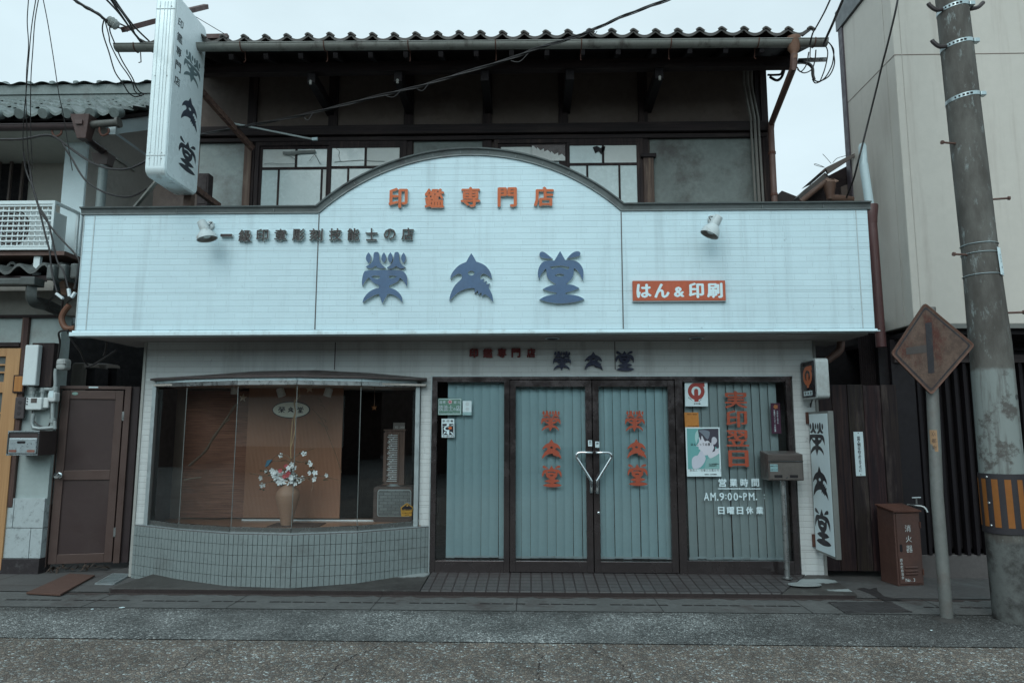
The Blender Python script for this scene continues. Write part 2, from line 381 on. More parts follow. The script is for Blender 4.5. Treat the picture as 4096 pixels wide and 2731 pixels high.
GLASS = glass('window_glass', (.92, .95, .95), 2.0)
GLASS_DOOR = glass('door_glass', (.92, .95, .95), 2.1)
FROST = M('frosted_pane', (.50, .58, .58), .22, 0, .14, 2.5, .12, 14, dirt=(.62, .70, .70), dirt_amt=.4, spec=.6)
CURTAIN = M('papered_pane', (.60, .62, .60), .6, 0, .08, 3, .1, dirt=(.42, .41, .38), dirt_amt=.5)
BLIND = M('teal_blind', (.55, .80, .86), .75, 0, .06, 3, .12, 120)
BLIND_GREY = M('greyed_blind', (.50, .62, .64), .75, 0, .06, 3, .12, 120)
ORANGE = M('orange_enamel', (.56, .125, .035), .5, 0, .12, 5, .05, dirt=(.35, .09, .05), dirt_amt=.4)
NAVY = M('blue_enamel', (.075, .135, .24), .5, 0, .1, 4, .05, dirt=(.055, .085, .14), dirt_amt=.6)
INKBROWN = M('dark_brown_enamel', (.045, .036, .035), .55, 0, .2, 8, .1)
DEEPRED = M('deep_red_enamel', (.17, .028, .028), .6, 0, .25, 9, .1)
DEEPBLUE = M('deep_navy_enamel', (.03, .038, .075), .6, 0, .2, 9, .1)
LETTER_SIDE = M('letter_return', (.55, .58, .56), .5, 0, .12, 6, .05, dirt=(.12, .08, .07), dirt_amt=.7)
DECAL_RED = M('red_vinyl', (.34, .068, .034), .55, 0, .12, 9, .05)
WHITE_VINYL = M('white_vinyl', (.66, .80, .84), .5, 0, .05, 5, 0)
INK = M('black_ink', (.018, .018, .024), .5, 0, .15, 6, 0)
PAPER = M('white_paper', (.64, .76, .79), .6, 0, .05, 4, .03)
CABLE = M('black_cable', (.03, .03, .03), .5, 0, .2, 9, 0)

def smooth3(pts, step=4):
    out = []; n = len(pts); pts = [Vector(p) for p in pts]
    for i in range(n-1):
        p0, p1, p2, p3 = pts[max(i-1, 0)], pts[i], pts[i+1], pts[min(i+2, n-1)]
        for j in range(step):
            t = j/step; out.append(.5*((2*p1)+(p2-p0)*t+(2*p0-5*p1+4*p2-p3)*t*t+(3*p1-p0-3*p2+p3)*t**3))
    return out + [pts[-1]]
# ================================================================== ground
def tiles(name, col, gap, w, h, mortar, dirt, rough=.6, offset=0., plane='xy', bumpk=.4, var=.12, dirt_amt=.5):
    t = NT(name); col, gap, dirt = warm(col), warm(gap), warm(dirt); s = t.n('ShaderNodeSeparateXYZ'); t.l(t.pos, s.inputs[0]); cb = t.n('ShaderNodeCombineXYZ')
    a, b = {'xy': ('X', 'Y'), 'xz': ('X', 'Z')}[plane]; t.l(s.outputs[a], cb.inputs[0]); t.l(s.outputs[b], cb.inputs[1])
    br = t.n('ShaderNodeTexBrick'); br.offset = offset; t.l(cb.outputs[0], br.inputs['Vector'])
    for k, v in (('Scale', 1), ('Mortar Size', mortar), ('Mortar Smooth', .2), ('Bias', 0), ('Brick Width', w), ('Row Height', h)): br.inputs[k].default_value = v
    br.inputs['Color1'].default_value = (*mul(col, 1-var), 1); br.inputs['Color2'].default_value = (*mul(col, 1+var), 1); br.inputs['Mortar'].default_value = (*gap, 1)
    c = t.mix(t.ramp(t.noise(1.3, 7, .7), .45, .75, 0, dirt_amt), br.outputs['Color'], dirt)
    c = t.mix(t.ramp(t.noise(40, 4), .3, .7, 0, .25), c, mul(dirt, .6))
    t.bump(t.math('MULTIPLY', br.outputs['Fac'], -1.), bumpk, .006); t.bump(t.noise(90, 3), .15, .003)
    return t.fin(c, rough, 0, .35)
def aggregate(name, cols, gap, size, patch, rough=.75, bumpk=.8, patch_amt=.6, tone=(.85, 1.15), soiled=None):
    """exposed-pebble paving: every pebble its own tone"""
    t = NT(name); wob = t.n('ShaderNodeVectorMath', operation='ADD')
    nz = t.n('ShaderNodeTexNoise'); nz.inputs['Scale'].default_value = 60; t.l(t.pos, nz.inputs['Vector'])
    sc = t.n('ShaderNodeVectorMath', operation='SCALE'); sc.inputs['Scale'].default_value = .012; t.l(nz.outputs['Color'], sc.inputs[0])
    t.l(t.pos, wob.inputs[0]); t.l(sc.outputs[0], wob.inputs[1])
    v = t.n('ShaderNodeTexVoronoi'); v.inputs['Scale'].default_value = 1/size; v.inputs['Randomness'].default_value = 1; t.l(wob.outputs[0], v.inputs['Vector'])
    ed = t.n('ShaderNodeTexVoronoi', feature='DISTANCE_TO_EDGE'); ed.inputs['Scale'].default_value = 1/size; t.l(wob.outputs[0], ed.inputs['Vector'])
    s = t.n('ShaderNodeSeparateColor'); t.l(v.outputs['Color'], s.inputs[0])
    cr = t.n('ShaderNodeValToRGB'); cr.color_ramp.interpolation = 'CONSTANT'
    for i, (p, c) in enumerate(cols):
        e = cr.color_ramp.elements[i] if i < 2 else cr.color_ramp.elements.new(p)
        e.position = p; e.color = (*c, 1)
    t.l(s.outputs[0], cr.inputs[0])
    c = t.mix(t.ramp(ed.outputs['Distance'], .02, .16), gap, cr.outputs[0])
    c = t.mix(t.ramp(t.noise(1.1, 6, .65), .38, .68, 0, patch_amt), c, t.mix(.62, c, patch))
    tn = t.math('MULTIPLY', t.ramp(t.noise(.9, 5, .6), .32, .68, *tone), t.ramp(t.noise(3.5, 5, .65), .3, .7, .8, 1.2))
    cs_ = t.n('ShaderNodeVectorMath', operation='SCALE'); t.l(c, cs_.inputs[0]); t.l(tn, cs_.inputs['Scale']); c = cs_.outputs[0]
    if soiled:          # trodden-in dirt towards the poles and along the drain
        sp = t.n('ShaderNodeSeparateXYZ'); t.l(t.pos, sp.inputs[0]); wb = t.math('MULTIPLY', t.math('SUBTRACT', t.noise(2.4, 7, .68), .5), 2.4)
        m = t.ramp(t.math('ADD', sp.outputs['X'], wb), .9, 2.8, 0, .8); m2 = t.ramp(t.math('ADD', sp.outputs['Y'], t.math('MULTIPLY', wb, .16)), 5.85, 6.06, 0, .6)
        c = t.mix(t.math('MAXIMUM', m, m2), c, t.mix(.7, c, soiled))
    h = t.math('ADD', t.ramp(ed.outputs['Distance'], 0, .3), t.math('MULTIPLY', s.outputs[1], .5))
    t.bump(h, bumpk, .006)
    return t.fin(c, t.ramp(s.outputs[2], 0, 1, rough-.25, rough+.1), 0, .4)
ROAD_M = aggregate('pebble_paving', [(0, (.14, .115, .097)), (.25, (.22, .18, .145)), (.45, (.175, .168, .15)), (.65, (.30, .255, .21)), (.82, (.33, .345, .33)), (.95, (.50, .54, .53))], (.085, .072, .066), 0.0185, (.09, .072, .063), bumpk=.7, patch_amt=.55)
STRIP_M = aggregate('worn_asphalt', [(0, (0.078, 0.084, 0.082)), (.3, (0.157, 0.166, 0.161)), (.55, (0.223, 0.234, 0.228)), (.78, (0.356, 0.376, 0.365)), (.93, (0.534, 0.545, 0.529))], (0.071, 0.067, 0.066), .013, (0.089, 0.088, 0.085), bumpk=.6, patch_amt=.9, tone=(.70, 1.55), soiled=(.035, .030, .028))
CONC = M('drain_concrete', (.105, .112, .108), .8, 0, .3, 2.5, .5, 90, dirt=(.045, .037, .034), dirt_amt=.9)
def stained(name, blobs):
    """damp concrete with pale, ragged cement spills at real places"""
    t = NT(name); base = t.mix(t.ramp(t.noise(2.2, 7, .7), .3, .7), (.030, .026, .025), (.070, .066, .062))
    base = t.mix(t.ramp(t.noise(14, 6, .75), .55, .7, 0, .5), base, (.115, .115, .11))
    sp = t.n('ShaderNodeSeparateXYZ'); t.l(t.pos, sp.inputs[0]); wob = t.math('ADD', t.math('MULTIPLY', t.math('SUBTRACT', t.noise(5, 7, .65), .5), 1.7), t.math('MULTIPLY', t.math('SUBTRACT', t.noise(28, 5, .7), .5), .8))
    for cx, cy, rx, ry in blobs:
        dx_ = t.math('POWER', t.math('DIVIDE', t.math('SUBTRACT', sp.outputs['X'], cx), rx), 2.); dy_ = t.math('POWER', t.math('DIVIDE', t.math('SUBTRACT', sp.outputs['Y'], cy), ry), 2.)
        m = t.ramp(t.math('ADD', t.math('SQRT', t.math('ADD', dx_, dy_)), wob), .55, 1.05, .9, 0)
        base = t.mix(m, base, t.mix(t.noise(9, 5), (.24, .265, .265), (.36, .40, .40)))
    t.bump(t.noise(70, 4), .4, .002)
    return t.fin(base, .65, 0, .35)
CONC_WET = stained('damp_concrete', [(-1.22, 7.1, .30, .12), (2.78, 6.98, .40, .085), (2.95, 6.68, .22, .05)])
CONC_PALE = M('pale_concrete', (.34, .38, .38), .75, 0, .2, 7, .5, 80, dirt=(.075, .07, .066), dirt_amt=.85)
SLOT = M('drain_slot', (.02, .018, .018), .9, bump=0)
STEP_M = tiles('step_tiles', (.070, .074, .073), (.018, .014, .014), .105, .108, .008, (.042, .038, .038), .5)
PAVE_M = tiles('pavement_slabs', (.095, .10, .097), (.045, .04, .038), .9, .62, .006, (.05, .045, .042), .75, .0)

def sheet(name, poly, z, mat, th=None, parent=None):
    b = MB()
    if th: b.xy(poly, z-th, z)
    else: b.quad(*[(x, y, z) for x, y in poly])
    o = b.build(name, mat, parent, bevel=.006 if th else 0)
    if not parent: tag(o, kind='structure')
    return o
sheet('ground', [(-400, -400), (400, -400), (400, 400), (-400, 400)], -.012, M('far_ground', (.06, .06, .058), .9))
sheet('road', [(-40, -1.45), (40, -1.45), (40, 5.193), (-40, 5.193)], 0, ROAD_M)
sheet('asphalt_strip', [(-40, 5.20), (40, 5.20), (40, 6.049), (-40, 6.049)], .003, STRIP_M)
sheet('drain_channel', [(-40, 6.05), (40, 6.05), (40, 6.57), (-40, 6.57)], .007, CONC)
sl = MB(); x = -6.2
while x < 6:
    j = (round(x*10) % 6 == 0)
    if not j and not 2.42 < x < 3.35: sl.quad((x, 6.262, .009), (x+.088, 6.262, .009), (x+.088, 6.292, .009), (x, 6.292, .009))
    x += .1045
o = sl.build('drain_slots', SLOT); tag(o, kind='structure')
jn = MB()
for x in [-5.1, -3.9, -2.63, -1.38, -.13, 1.12, 2.37, 3.55, 4.8]: jn.quad((x, 6.05, .0095), (x+.006, 6.05, .0095), (x+.006, 6.56, .0095), (x, 6.56, .0095))
tag(jn.build('drain_joints', SLOT), kind='structure')
# cracks in the pebble paving
ck = MB()
for x0, dx in ((-1.02, -.35), (-2.15, -.2), (.42, .35), (.02, .1)):
    pts = []; y = 5.17; x = x0
    while y > 4.05:
        pts.append((x, y)); y -= random.uniform(.008, .024); x += dx*.016 + random.uniform(-.016, .016)
    for i in range(len(pts)-1):
        a, b = pts[i], pts[i+1]; wd = random.uniform(.0004, .0042); ck.quad((a[0]-wd, a[1], .002), (b[0]-wd, b[1], .002), (b[0]+wd, b[1], .002), (a[0]+wd, a[1], .002))
tag(ck.build('road_cracks', SLOT), kind='structure')
sheet('pavement', [(-40, 6.575), (-3.62, 6.575), (-3.62, 9), (-40, 9)], .012, PAVE_M)
sheet('pavement', [(2.98, 6.575), (40, 6.575), (40, 9.5), (2.98, 9.5)], .012, M('neighbour_concrete', (.085, .088, .085), .8, 0, .25, 2.2, .4, 70, dirt=(.16, .18, .18), dirt_amt=.6))
ap = MB(); xa0, xa1 = AX(0, 3, 1000, 720, 6.58), onY((1680, 2385), 6.58).x
ap.prism([(xa0, 6.575), (xa1, 6.575), (onY((1722, 2290), 7.2).x, 7.25), (-3.75, 7.25)], lambda u, v, t: (u, v, (.048 + (v-6.575)*.07) * t), 1)
tag(ap.build('shop_apron', CONC_WET, bevel=.006), kind='structure')
xb0, xb1 = xa1 + .006, onY((3124, 2385), 6.56).x
st = MB(); st.prism([(xb0, 6.56), (xb1, 6.56), (2.80, 7.25), (onY((1724, 2290), 7.2).x + .006, 7.25)], lambda u, v, t: (u, v, (.052 + (v-6.56)*.06) * t), 1)
tag(st.build('entrance_step', STEP_M, bevel=.008), kind='structure')
rp = MB(); rp.prism([(xb1+.005, 6.56), (onY((3430, 2388), 6.56).x, 6.56), (2.985, 7.25), (2.805, 7.25)], lambda u, v, t: (u, v, (.047 + (v-6.56)*.06) * t), 1)
tag(rp.build('concrete_ramp', CONC_WET, bevel=.008), kind='structure')
gx = MB(); gx.quad(*[tuple(onZ(P(3,3,*q), .0145)) for q in ((815,700),(880,690),(935,705),(975,692),(1000,690),(1005,720),(1070,770),(1240,806),(1070,811),(1000,780),(930,745))])
tag(gx.build('broken_gully', SLOT), kind='structure')
KD = M('kerb_grime', (.028, .022, .021), .7, 0, .3, 6, .3, 60)
b = MB(); xk = onY((3428, 2388), 6.56).x
b.box(xa0+.03, xb1, 6.553, 6.5597, .006, .040); b.box(xb1, xk-.02, 6.553, 6.5597, .006, .036); tag(b.build('kerb_face', KD), kind='structure')
b = MB(); rk = random.Random(9); up_pts = []; x = -4.4
while x < 4.2: up_pts.append((x, 6.50+rk.uniform(-.035, .03), .0085)); x += .07
b.quad(*([(-4.4, 6.552, .0085)] + up_pts + [(4.2, 6.552, .0085)])); tag(b.build('kerb_dirt', M('kerb_dirt', (.050, .042, .038), .9, 0, .35, 9, .4, 70)), kind='structure')
# ================================================================== the shop building
YW, YF, Y2 = 7.2, 6.64, 7.8
XL, XR = -4.13, 2.955                     # ground-floor wall ends
shop = thing('shop_building', 'two-storey seal shop with white siding fascia, dark timber upper floor and tiled roof', 'building', (-.6, 7.2, 0))
z_fr = onY((2048, 1507), YW).z            # head of the door opening
xw0, xw1 = onY((612, 1700), YW).x, onY((1682, 1700), YW).x      # display window opening
xd0, xd1 = onY((1728, 1700), YW).x, onY((3178, 1700), YW).x     # entrance opening
b = MB()
b.box(XL, xw0, YW, YW+.14, .0, 2.46); b.box(xw1, xd0, YW, YW+.14, 0, 2.46); b.box(xd1, XR, YW, YW+.14, 0, 2.46)
b.box(xw0, xw1, YW+.002, YW+.14, 2.03, 2.46); b.box(xd0, xd1, YW+.001, YW+.14, z_fr, 2.458)
b.box(XL, XL+.12, YW+.14, 11, 0, 2.46); b.box(XR-.12, XR, YW+.14, 11, 0, 2.46)
b.build('ground_floor_wall', SID_LOW, shop)
MB().box(XR, XR+.028, YW-.012, YW+.1, .02, 2.455).build('corner_trim', M('corner_trim_grey', (.22, .22, .21), .5), shop)
MB().box(XL-.028, XL, YW-.012, YW+.1, .02, 2.455).build('corner_trim', M('corner_trim_pale', (.36, .36, .34), .5), shop)
for xj in (onY((1340, 1420), YW).x, onY((2460, 1440), YW).x):
    MB().box(xj-.004, xj+.004, YW-.004, YW, 2.16, 2.455).build('wall_joint', M('joint_dark', (.06, .05, .05), .8), shop)
b = MB()          # room behind, walls painted near-black to keep it dark
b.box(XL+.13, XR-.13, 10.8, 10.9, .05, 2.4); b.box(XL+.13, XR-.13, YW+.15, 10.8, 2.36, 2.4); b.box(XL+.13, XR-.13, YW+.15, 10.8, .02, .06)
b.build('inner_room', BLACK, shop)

# fascia with the arched top
zb, zt = 2.512, 3.70
pL, pT, pR = onY((1277, 851), YF), onY((1851, 623), YF), onY((2484, 838), YF)
xl, xr = pL.x, pR.x; xm = (xl+xr)/2; half = (xr-xl)/2; sag = pT.z - zt; rad = (half**2+sag**2)/(2*sag); zc = zt+sag-rad
a0 = math.asin(half/rad)
arc = [(xm + rad*math.sin(-a0+2*a0*i/36), zc + rad*math.cos(-a0+2*a0*i/36)) for i in range(37)]
FL, FR = -4.557, 3.335
b = MB()
b.xz([(FL, zb), (xl, zb), (xl, zt), (FL, zt)], YF, YF+.09)
b.xz([(xr, zb), (FR, zb), (FR, zt), (xr, zt)], YF, YF+.09)
b.xz([(xl, zb), (xr, zb)] + arc[::-1], YF+.0005, YF+.09)
b.box(FL, FL+.09, YF+.091, 7.75, zb, zt); b.box(FR-.09, FR, YF+.091, 7.75, zb, zt)
b.build('fascia', SID, shop)
b = MB(); b.box(FL, FR, YF+.092, 7.79, zt-.12, zt-.06); b.build('fascia_roof', CAP, shop)
for x in (xl, xr): MB().box(x-.005, x+.005, YF-.003, YF+.01, zb, zt-.01).build('panel_joint', M('panel_joint', (.10, .10, .10), .7), shop)
for x0, x1 in ((FL, FL+.011), (FL+.108, FL+.118), (FR-.118, FR-.108)): MB().box(x0, x1, YF-.004, YF+.01, zb, zt-.01).build('corner_bead', M('corner_bead', (.48, .55, .57), .6, dirt=(.2, .2, .2), dirt_amt=.6), shop)
path = [(FL-.03, zt)] + arc[:1] + arc[1:-1] + arc[-1:] + [(FR+.03, zt)]
def sweep(mb, path, prof, Y):
    nrm = []
    for i in range(len(path)):
        def nn(a, b): d = Vector((b[0]-a[0], b[1]-a[1])).normalized(); return Vector((-d.y, d.x))
        n = Vector((0, 0))
        if i > 0: n += nn(path[i-1], path[i])
        if i < len(path)-1: n += nn(path[i], path[i+1])
        n.normalize(); ref = nn(path[max(i-1,0)], path[i]) if i > 0 else nn(path[0], path[1]); nrm.append(n / max(.5, n.dot(ref)))
    k = len(prof); base = len(mb.v)
    for p, n in zip(path, nrm):
        for o_, h in prof: mb.v.append((p[0]+n.x*h, Y-o_, p[1]+n.y*h))
    for i in range(len(path)-1):
        for j in range(k): mb.f.append((base+i*k+j, base+i*k+(j+1)%k, base+(i+1)*k+(j+1)%k, base+(i+1)*k+j))
    mb.f.append(tuple(base+j for j in range(k))); mb.f.append(tuple(base+(len(path)-1)*k+j for j in range(k))[::-1]); return mb
cap = sweep(MB(), path, [(-.10, -.004), (.006, -.004), (.016, .0), (.016, .010), (.007, .013), (.018, .056), (.042, .060), (.046, .072), (.03, .076), (-.12, .085)], YF).build('capping', CAP, shop)
b = MB()          # folded seams of the capping
for i in range(2, 35, 3):
    p, q = Vector(arc[i]), Vector(arc[i+1]); d = (q-p).normalized(); n = Vector((-d.y, d.x)); c = p + n*.035
    b.obox((c.x, YF-.014, c.y), (.006, .012, .042), Matrix(((d.x, 0, n.x), (0, 1, 0), (d.y, 0, n.y))))
for x in (-3.6, -2.6, 2.3, 2.9): b.box(x, x+.006, YF-.02, YF-.008, zt+.014, zt+.056)
b.build('capping_seam', CAP, cap)
b = MB(); b.xz([(FL-.035, 2.448), (FR+.035, 2.478), (FR+.035, 2.487), (FL-.035, 2.487)], YF-.035, YF+.1); b.xz([(FL-.02, 2.487), (FR+.02, 2.487), (FR+.02, 2.506), (FL-.02, 2.506)], YF-.014, YF+.1)
b.build('bottom_trim', TRIM, shop, bevel=.003)
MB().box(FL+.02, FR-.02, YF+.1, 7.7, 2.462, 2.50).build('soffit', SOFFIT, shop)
for px, py in ((2209, 1345), (2783, 1342)):
    x = onY((px, py), 6.95).x
    d = MB().lathe([(.062, 0), (.074, -.006), (.074, -.012), (.06, -.012)], (x, 6.93, 2.462), 24).build('downlight', TRIM, shop)
    MB().lathe([(.0, -.011), (.058, -.011)], (x, 6.93, 2.4595), 20, caps=False).build('lamp_well', BLACK, d)

# ------------------------------------------------------------------ upper storey
x2l, x2r = onY((770, 700), Y2).x, onY((3068, 620), Y2).x
ux0 = onY((700, 700), Y2).x - .25
zbm = onY((2048, 520), Y2).z              # the long beam
b = MB(); b.box(ux0, x2r-.02, Y2, Y2+.12, 3.3, zbm+1.02); b.build('upper_wall', PLASTER_DARK, shop)
# plaster panels between the timbers
def up(px): return onY((px, 650), Y2).x
zp0, zp1 = onY((2048, 508), Y2).z, zbm + 1.5
zl1 = onY((2048, 560), Y2).z
for nm, x0, x1, z0, z1, m in (('plaster_panel', 800, 1005, 3.6, None, PLASTER_PALE), ('plaster_panel', 2600, 3040, 3.6, None, PLASTER_DIRTY), ('plaster_panel', 1655, 1935, 3.6, None, PLASTER_DIRTY)):
    MB().box(up(x0), up(x1), Y2-.012, Y2+.01, z0, zl1).build(nm, m, shop)
posts = [up(q) for q in (1003, 1328, 1632, 1948, 2254, 2575, 3048)]
for q in posts: MB().box(q-.055, q+.055, Y2-.035, Y2+.02, 3.5, zbm+1.0).build('post', DARKWOOD_Z, shop, bevel=.004)
q = up(997); MB().box(q-.045, q+.045, Y2-.055, Y2-.036, 3.6, zl1).build('worn_post', wood('pale_post', (.20, .14, .11), (.085, .055, .043), 'z', worn=(.3, .23, .18)), shop, bevel=.004)
q = up(2590); MB().box(q-.06, q+.06, Y2-.075, Y2-.036, 3.6, onY((2590, 640), Y2).z).build('worn_post', wood('worn_post', (.17, .115, .085), (.045, .03, .026), 'z', worn=(.3, .23, .18)), shop, bevel=.004)
MB().box(up(2590)-.09, up(2590)+.09, Y2-.095, Y2-.034, onY((2590, 640), Y2).z+.001, onY((2590, 625), Y2).z).build('post_cap', DARKWOOD, shop, bevel=.004)
MB().box(ux0, x2r, Y2-.10, Y2+.0, onY((2048, 545), Y2).z, onY((2048, 508), Y2).z).build('long_beam', DARKWOOD, shop, bevel=.006)
MB().box(ux0, x2r-.01, Y2-.06, Y2+.0, onY((2048, 565), Y2).z, onY((2048, 549), Y2).z).build('lintel', DARKWOOD, shop, bevel=.004)
MB().box(x2r-.06, x2r+.02, Y2-.05, Y2+.3, 3.5, zbm+1.0).build('corner_post', DARKWOOD_Z, shop, bevel=.004)

def sash_window(name, p0, p1, ptop, pbot, mids, lower_splits, label=None, torn=False):
    """two sliding sashes with a bar near the top; photo pixels on the upper wall"""
    X0, X1 = up(p0), up(p1); Z1, Z0 = onY(((p0+p1)/2, ptop), Y2).z, onY(((p0+p1)/2, pbot), Y2).z
    f = MB(); t = .03
    f.box(X0-.05, X0, Y2-.05, Y2+.0, Z0, Z1+.05); f.box(X1, X1+.05, Y2-.05, Y2+.0, Z0, Z1+.05); f.box(X0, X1, Y2-.05, Y2+.0, Z1, Z1+.05)
    wnd = f.build(name, DARKWOOD_Z, shop, bevel=.003)
    zm = onY(((p0+p1)/2, mids), Y2).z; xm_ = (X0+X1)/2
    for s, (a, c) in enumerate(((X0, xm_+.02), (xm_-.02, X1))):
        y = Y2 - .032 + .018*s*(-1)
        fr = MB(); fr.box(a, a+.035, y, y+.015, Z0, Z1); fr.box(c-.035, c, y, y+.015, Z0, Z1); fr.box(a+.035, c-.035, y, y+.015, Z1-.035, Z1); fr.box(a+.035, c-.035, y, y+.015, zm-.016, zm+.016)
        fr.box((a+c)/2-.014, (a+c)/2+.014, y+.001, y+.014, zm+.016, Z1-.035)
        for q in lower_splits: fr.box(a+(c-a)*q-.012, a+(c-a)*q+.012, y+.001, y+.014, Z0, zm-.016)
        fr.build('sash', DARKWOOD_Z, wnd, bevel=.002)
        cells = [(a+.035, (a+c)/2-.014, zm+.016, Z1-.035), ((a+c)/2+.014, c-.035, zm+.016, Z1-.035)]
        xs = [a+.035] + [a+(c-a)*q for q in lower_splits] + [c-.035]
        cells += [(xs[i]+.012*(i > 0), xs[i+1]-.012*(i < len(xs)-2), Z0, zm-.016) for i in range(len(xs)-1)]
        for i, (u0, u1, w0, w1) in enumerate(cells):
            m = FROST if (i*3+s) % 4 else CURTAIN
            MB().quad((u0, y+.009, w0), (u1, y+.009, w0), (u1, y+.009, w1), (u0, y+.009, w1)).build('pane', m, wnd)
    return wnd
wl = sash_window('sliding_window', 1042, 1612, 588, 860, 676, (.27, .86))
wr = sash_window('sliding_window', 1992, 2556, 578, 860, 664, (.28, .72))
for pts in (((720,1490),(800,1483),(860,1480),(980,1472),(1060,1480),(1180,1484)), ((735,1365),(765,1390),(760,1430),(775,1480)), ((75,1505),(150,1500),(230,1508),(360,1505)), ((545,1410),(520,1440),(490,1480)), ((270,1420),(320,1440),(365,1465)), ((540,1420),(570,1470),(590,1510))):
    q = [onY(P(1,0,*p), Y2-.046) for p in pts]; MB().tube(smooth3(q), .0035, 4).build('pane_crack', M('crack_tape', (.22, .25, .25), .7) if 'crack_tape' not in bpy.data.materials else bpy.data.materials['crack_tape'], wl)
for pts in (((250,1405),(340,1405),(420,1395),(545,1390)), ((330,1395),(345,1410),(390,1400))):
    q = [onY(P(1,0,*p), Y2-.045) for p in pts]; MB().tube(smooth3(q), .02, 4).build('pane_stain', M('pane_tape', (.30, .31, .30), .7) if 'pane_tape' not in bpy.data.materials else bpy.data.materials['pane_tape'], wl)
# torn paper in the right window
X0, X1 = up(2128), up(2260); Z1, Z0 = onY((2190, 587), Y2).z, onY((2190, 650), Y2).z
MB().quad((X0, Y2-.047, Z0), (X1, Y2-.047, Z0), (X1, Y2-.047, Z1), (X0, Y2-.047, Z1)).build('bare_pane', M('dark_room_pane', (.045, .026, .024), .3, var=.3), wr)
tp = [(X0, Z0), (X1, Z0), (X1, Z0+.05)]; n = 14
for i in range(n): f = 1-i/n; tp.append((X0+(X1-X0)*f - .012*(i % 3), Z0+.055+(1-f)*.12+(.02 if i % 2 else -.01)))
tp.append((X0, Z1-.01))
MB().quad(*[(x, Y2-.049, z) for x, z in tp]).build('torn_paper', M('torn_paper', (.62, .62, .60), .7), wr)
X0 = up(2370); z0 = onY((2390, 602), Y2).z
MB().quad(*[(X0+dx, Y2-.049, z0+dz) for dx, dz in ((0, .02), (.03, -.06), (.07, -.03), (.1, -.07), (.14, -.02), (.15, .03), (.09, .01), (.05, .035))]).build('torn_hole', BLACK, wr)

# ------------------------------------------------------------------ eave, roof and gutter
YG = 6.72
def gz(px): return None
gl, gr_ = onY((484, 213), YG), onY((3292, 193), YG)
zg = lambda x: gl.z + (gr_.z-gl.z)*(x-gl.x)/(gr_.x-gl.x)
zE = zg(-.6) + .09                        # top of the eave edge
SLOPE = .36
RX0, RX1 = gl.x+.25, onY((3262, 150), YG).x
def roofz(y): return zE + (y-YG)*SLOPE
b = MB(); b.add([(RX0, YG+.04, roofz(YG+.04)-.03), (RX1, YG+.04, roofz(YG+.04)-.07), (RX1, 9.4, roofz(9.4)-.07), (RX0, 9.4, roofz(9.4)-.03), (RX0, YG+.04, roofz(YG)-.0), (RX1, YG+.04, roofz(YG)-.035), (RX1, 9.4, roofz(9.4)-.035), (RX0, 9.4, roofz(9.4))],
   [(0,3,2,1),(4,5,6,7),(0,1,5,4),(1,2,6,5),(2,3,7,6),(3,0,4,7)])
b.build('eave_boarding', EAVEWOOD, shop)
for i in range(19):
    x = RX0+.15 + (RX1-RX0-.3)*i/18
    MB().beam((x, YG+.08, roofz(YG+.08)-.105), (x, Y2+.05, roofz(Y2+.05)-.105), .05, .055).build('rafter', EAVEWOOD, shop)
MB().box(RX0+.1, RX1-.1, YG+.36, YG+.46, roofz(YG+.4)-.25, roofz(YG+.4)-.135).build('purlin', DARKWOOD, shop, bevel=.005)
for q in (1298, 1624, 2606, 2270, 1950):
    x = onY((q, 320), Y2-.3).x
    br_ = MB().beam((x, YG+.32, roofz(YG+.32)-.31), (x, Y2+.05, roofz(YG+.32)-.34), .09, .12).build('bracket_arm', EAVEWOOD, shop, bevel=.005)
    if q in (1298, 1624, 2606): MB().lathe([(.012, 0), (.016, .01), (.012, .02), (.017, .03), (.013, .045), (.006, .05)], (x, YG+.30, roofz(YG+.32)-.40), 10).build('insulator', M('porcelain', (.36, .35, .33), .3), br_)
# wavy pantile roof, tiles laid in courses
TW = .228
def pan(u):          # cross-section of one row of tiles, u in 0..1
    k = (u-.88) % 1.; return .064*(2*k-1)**2 - .030
b = MB(); nx = int((RX1-RX0+.1)/TW)
CR = .24
for c in range(11):
    y0, y1 = YG-.035 + c*CR, YG-.035 + (c+1)*CR + .03
    def fn(u, v, y0=y0, y1=y1):
        s = u*nx; k = s-math.floor(s); x = RX0-.03 + s*TW; y = y0 + (y1-y0)*v
        jit = .006*math.sin(int(s)*7.3+y0*31)
        return (x, y, roofz(y) + .060 + pan(k) + (1-v)*.025 + jit)
    b.grid(fn, nx*10, 1)
    if c == 0:       # thick visible edge of the first course
        b.grid(lambda u, v: tuple(Vector(fn(u, 0)) - Vector((0, -.004*v, .03*v))), nx*10, 1)
roof = b.build('tiled_roof', TILE_ROOF, shop, fix=False)
for i in range(nx):       # raised lip where each tile laps the next
    b = MB(); x = RX0-.03 + (i+.88)*TW; z = roofz(YG-.035)+.060+.034+.025 + .006*math.sin(i*7.3+(YG-.035)*31)
    b.tube(smooth3([(x-.03, YG-.036, z-.024), (x-.008, YG-.040, z-.008), (x+.012, YG-.04, z-.012), (x+.05, YG-.038, z-.04)]), .013, 7)
    b.tube([(x, YG-.035, z-.014), (x, YG+.2, roofz(YG+.2)+.090)], .013, 7)
    b.build('tile_lip', TILE_ROOF, roof, smooth=True)
zr = roofz(9.3)+.1
b = MB(); b.box(RX0, RX1, 9.28, 9.42, zr-.12, zr+.05); b.box(RX0, RX1, 9.26, 9.44, zr+.19, zr+.24)
k = RX0
while k < RX1: b.box(k, k+.05, 9.3, 9.4, zr+.05, zr+.19); k += .3
b.tube([(RX0, 9.35, zr+.26), (RX1, 9.35, zr+.26)], .06, 8); b.build('ridge', TILE_ROOF, roof)
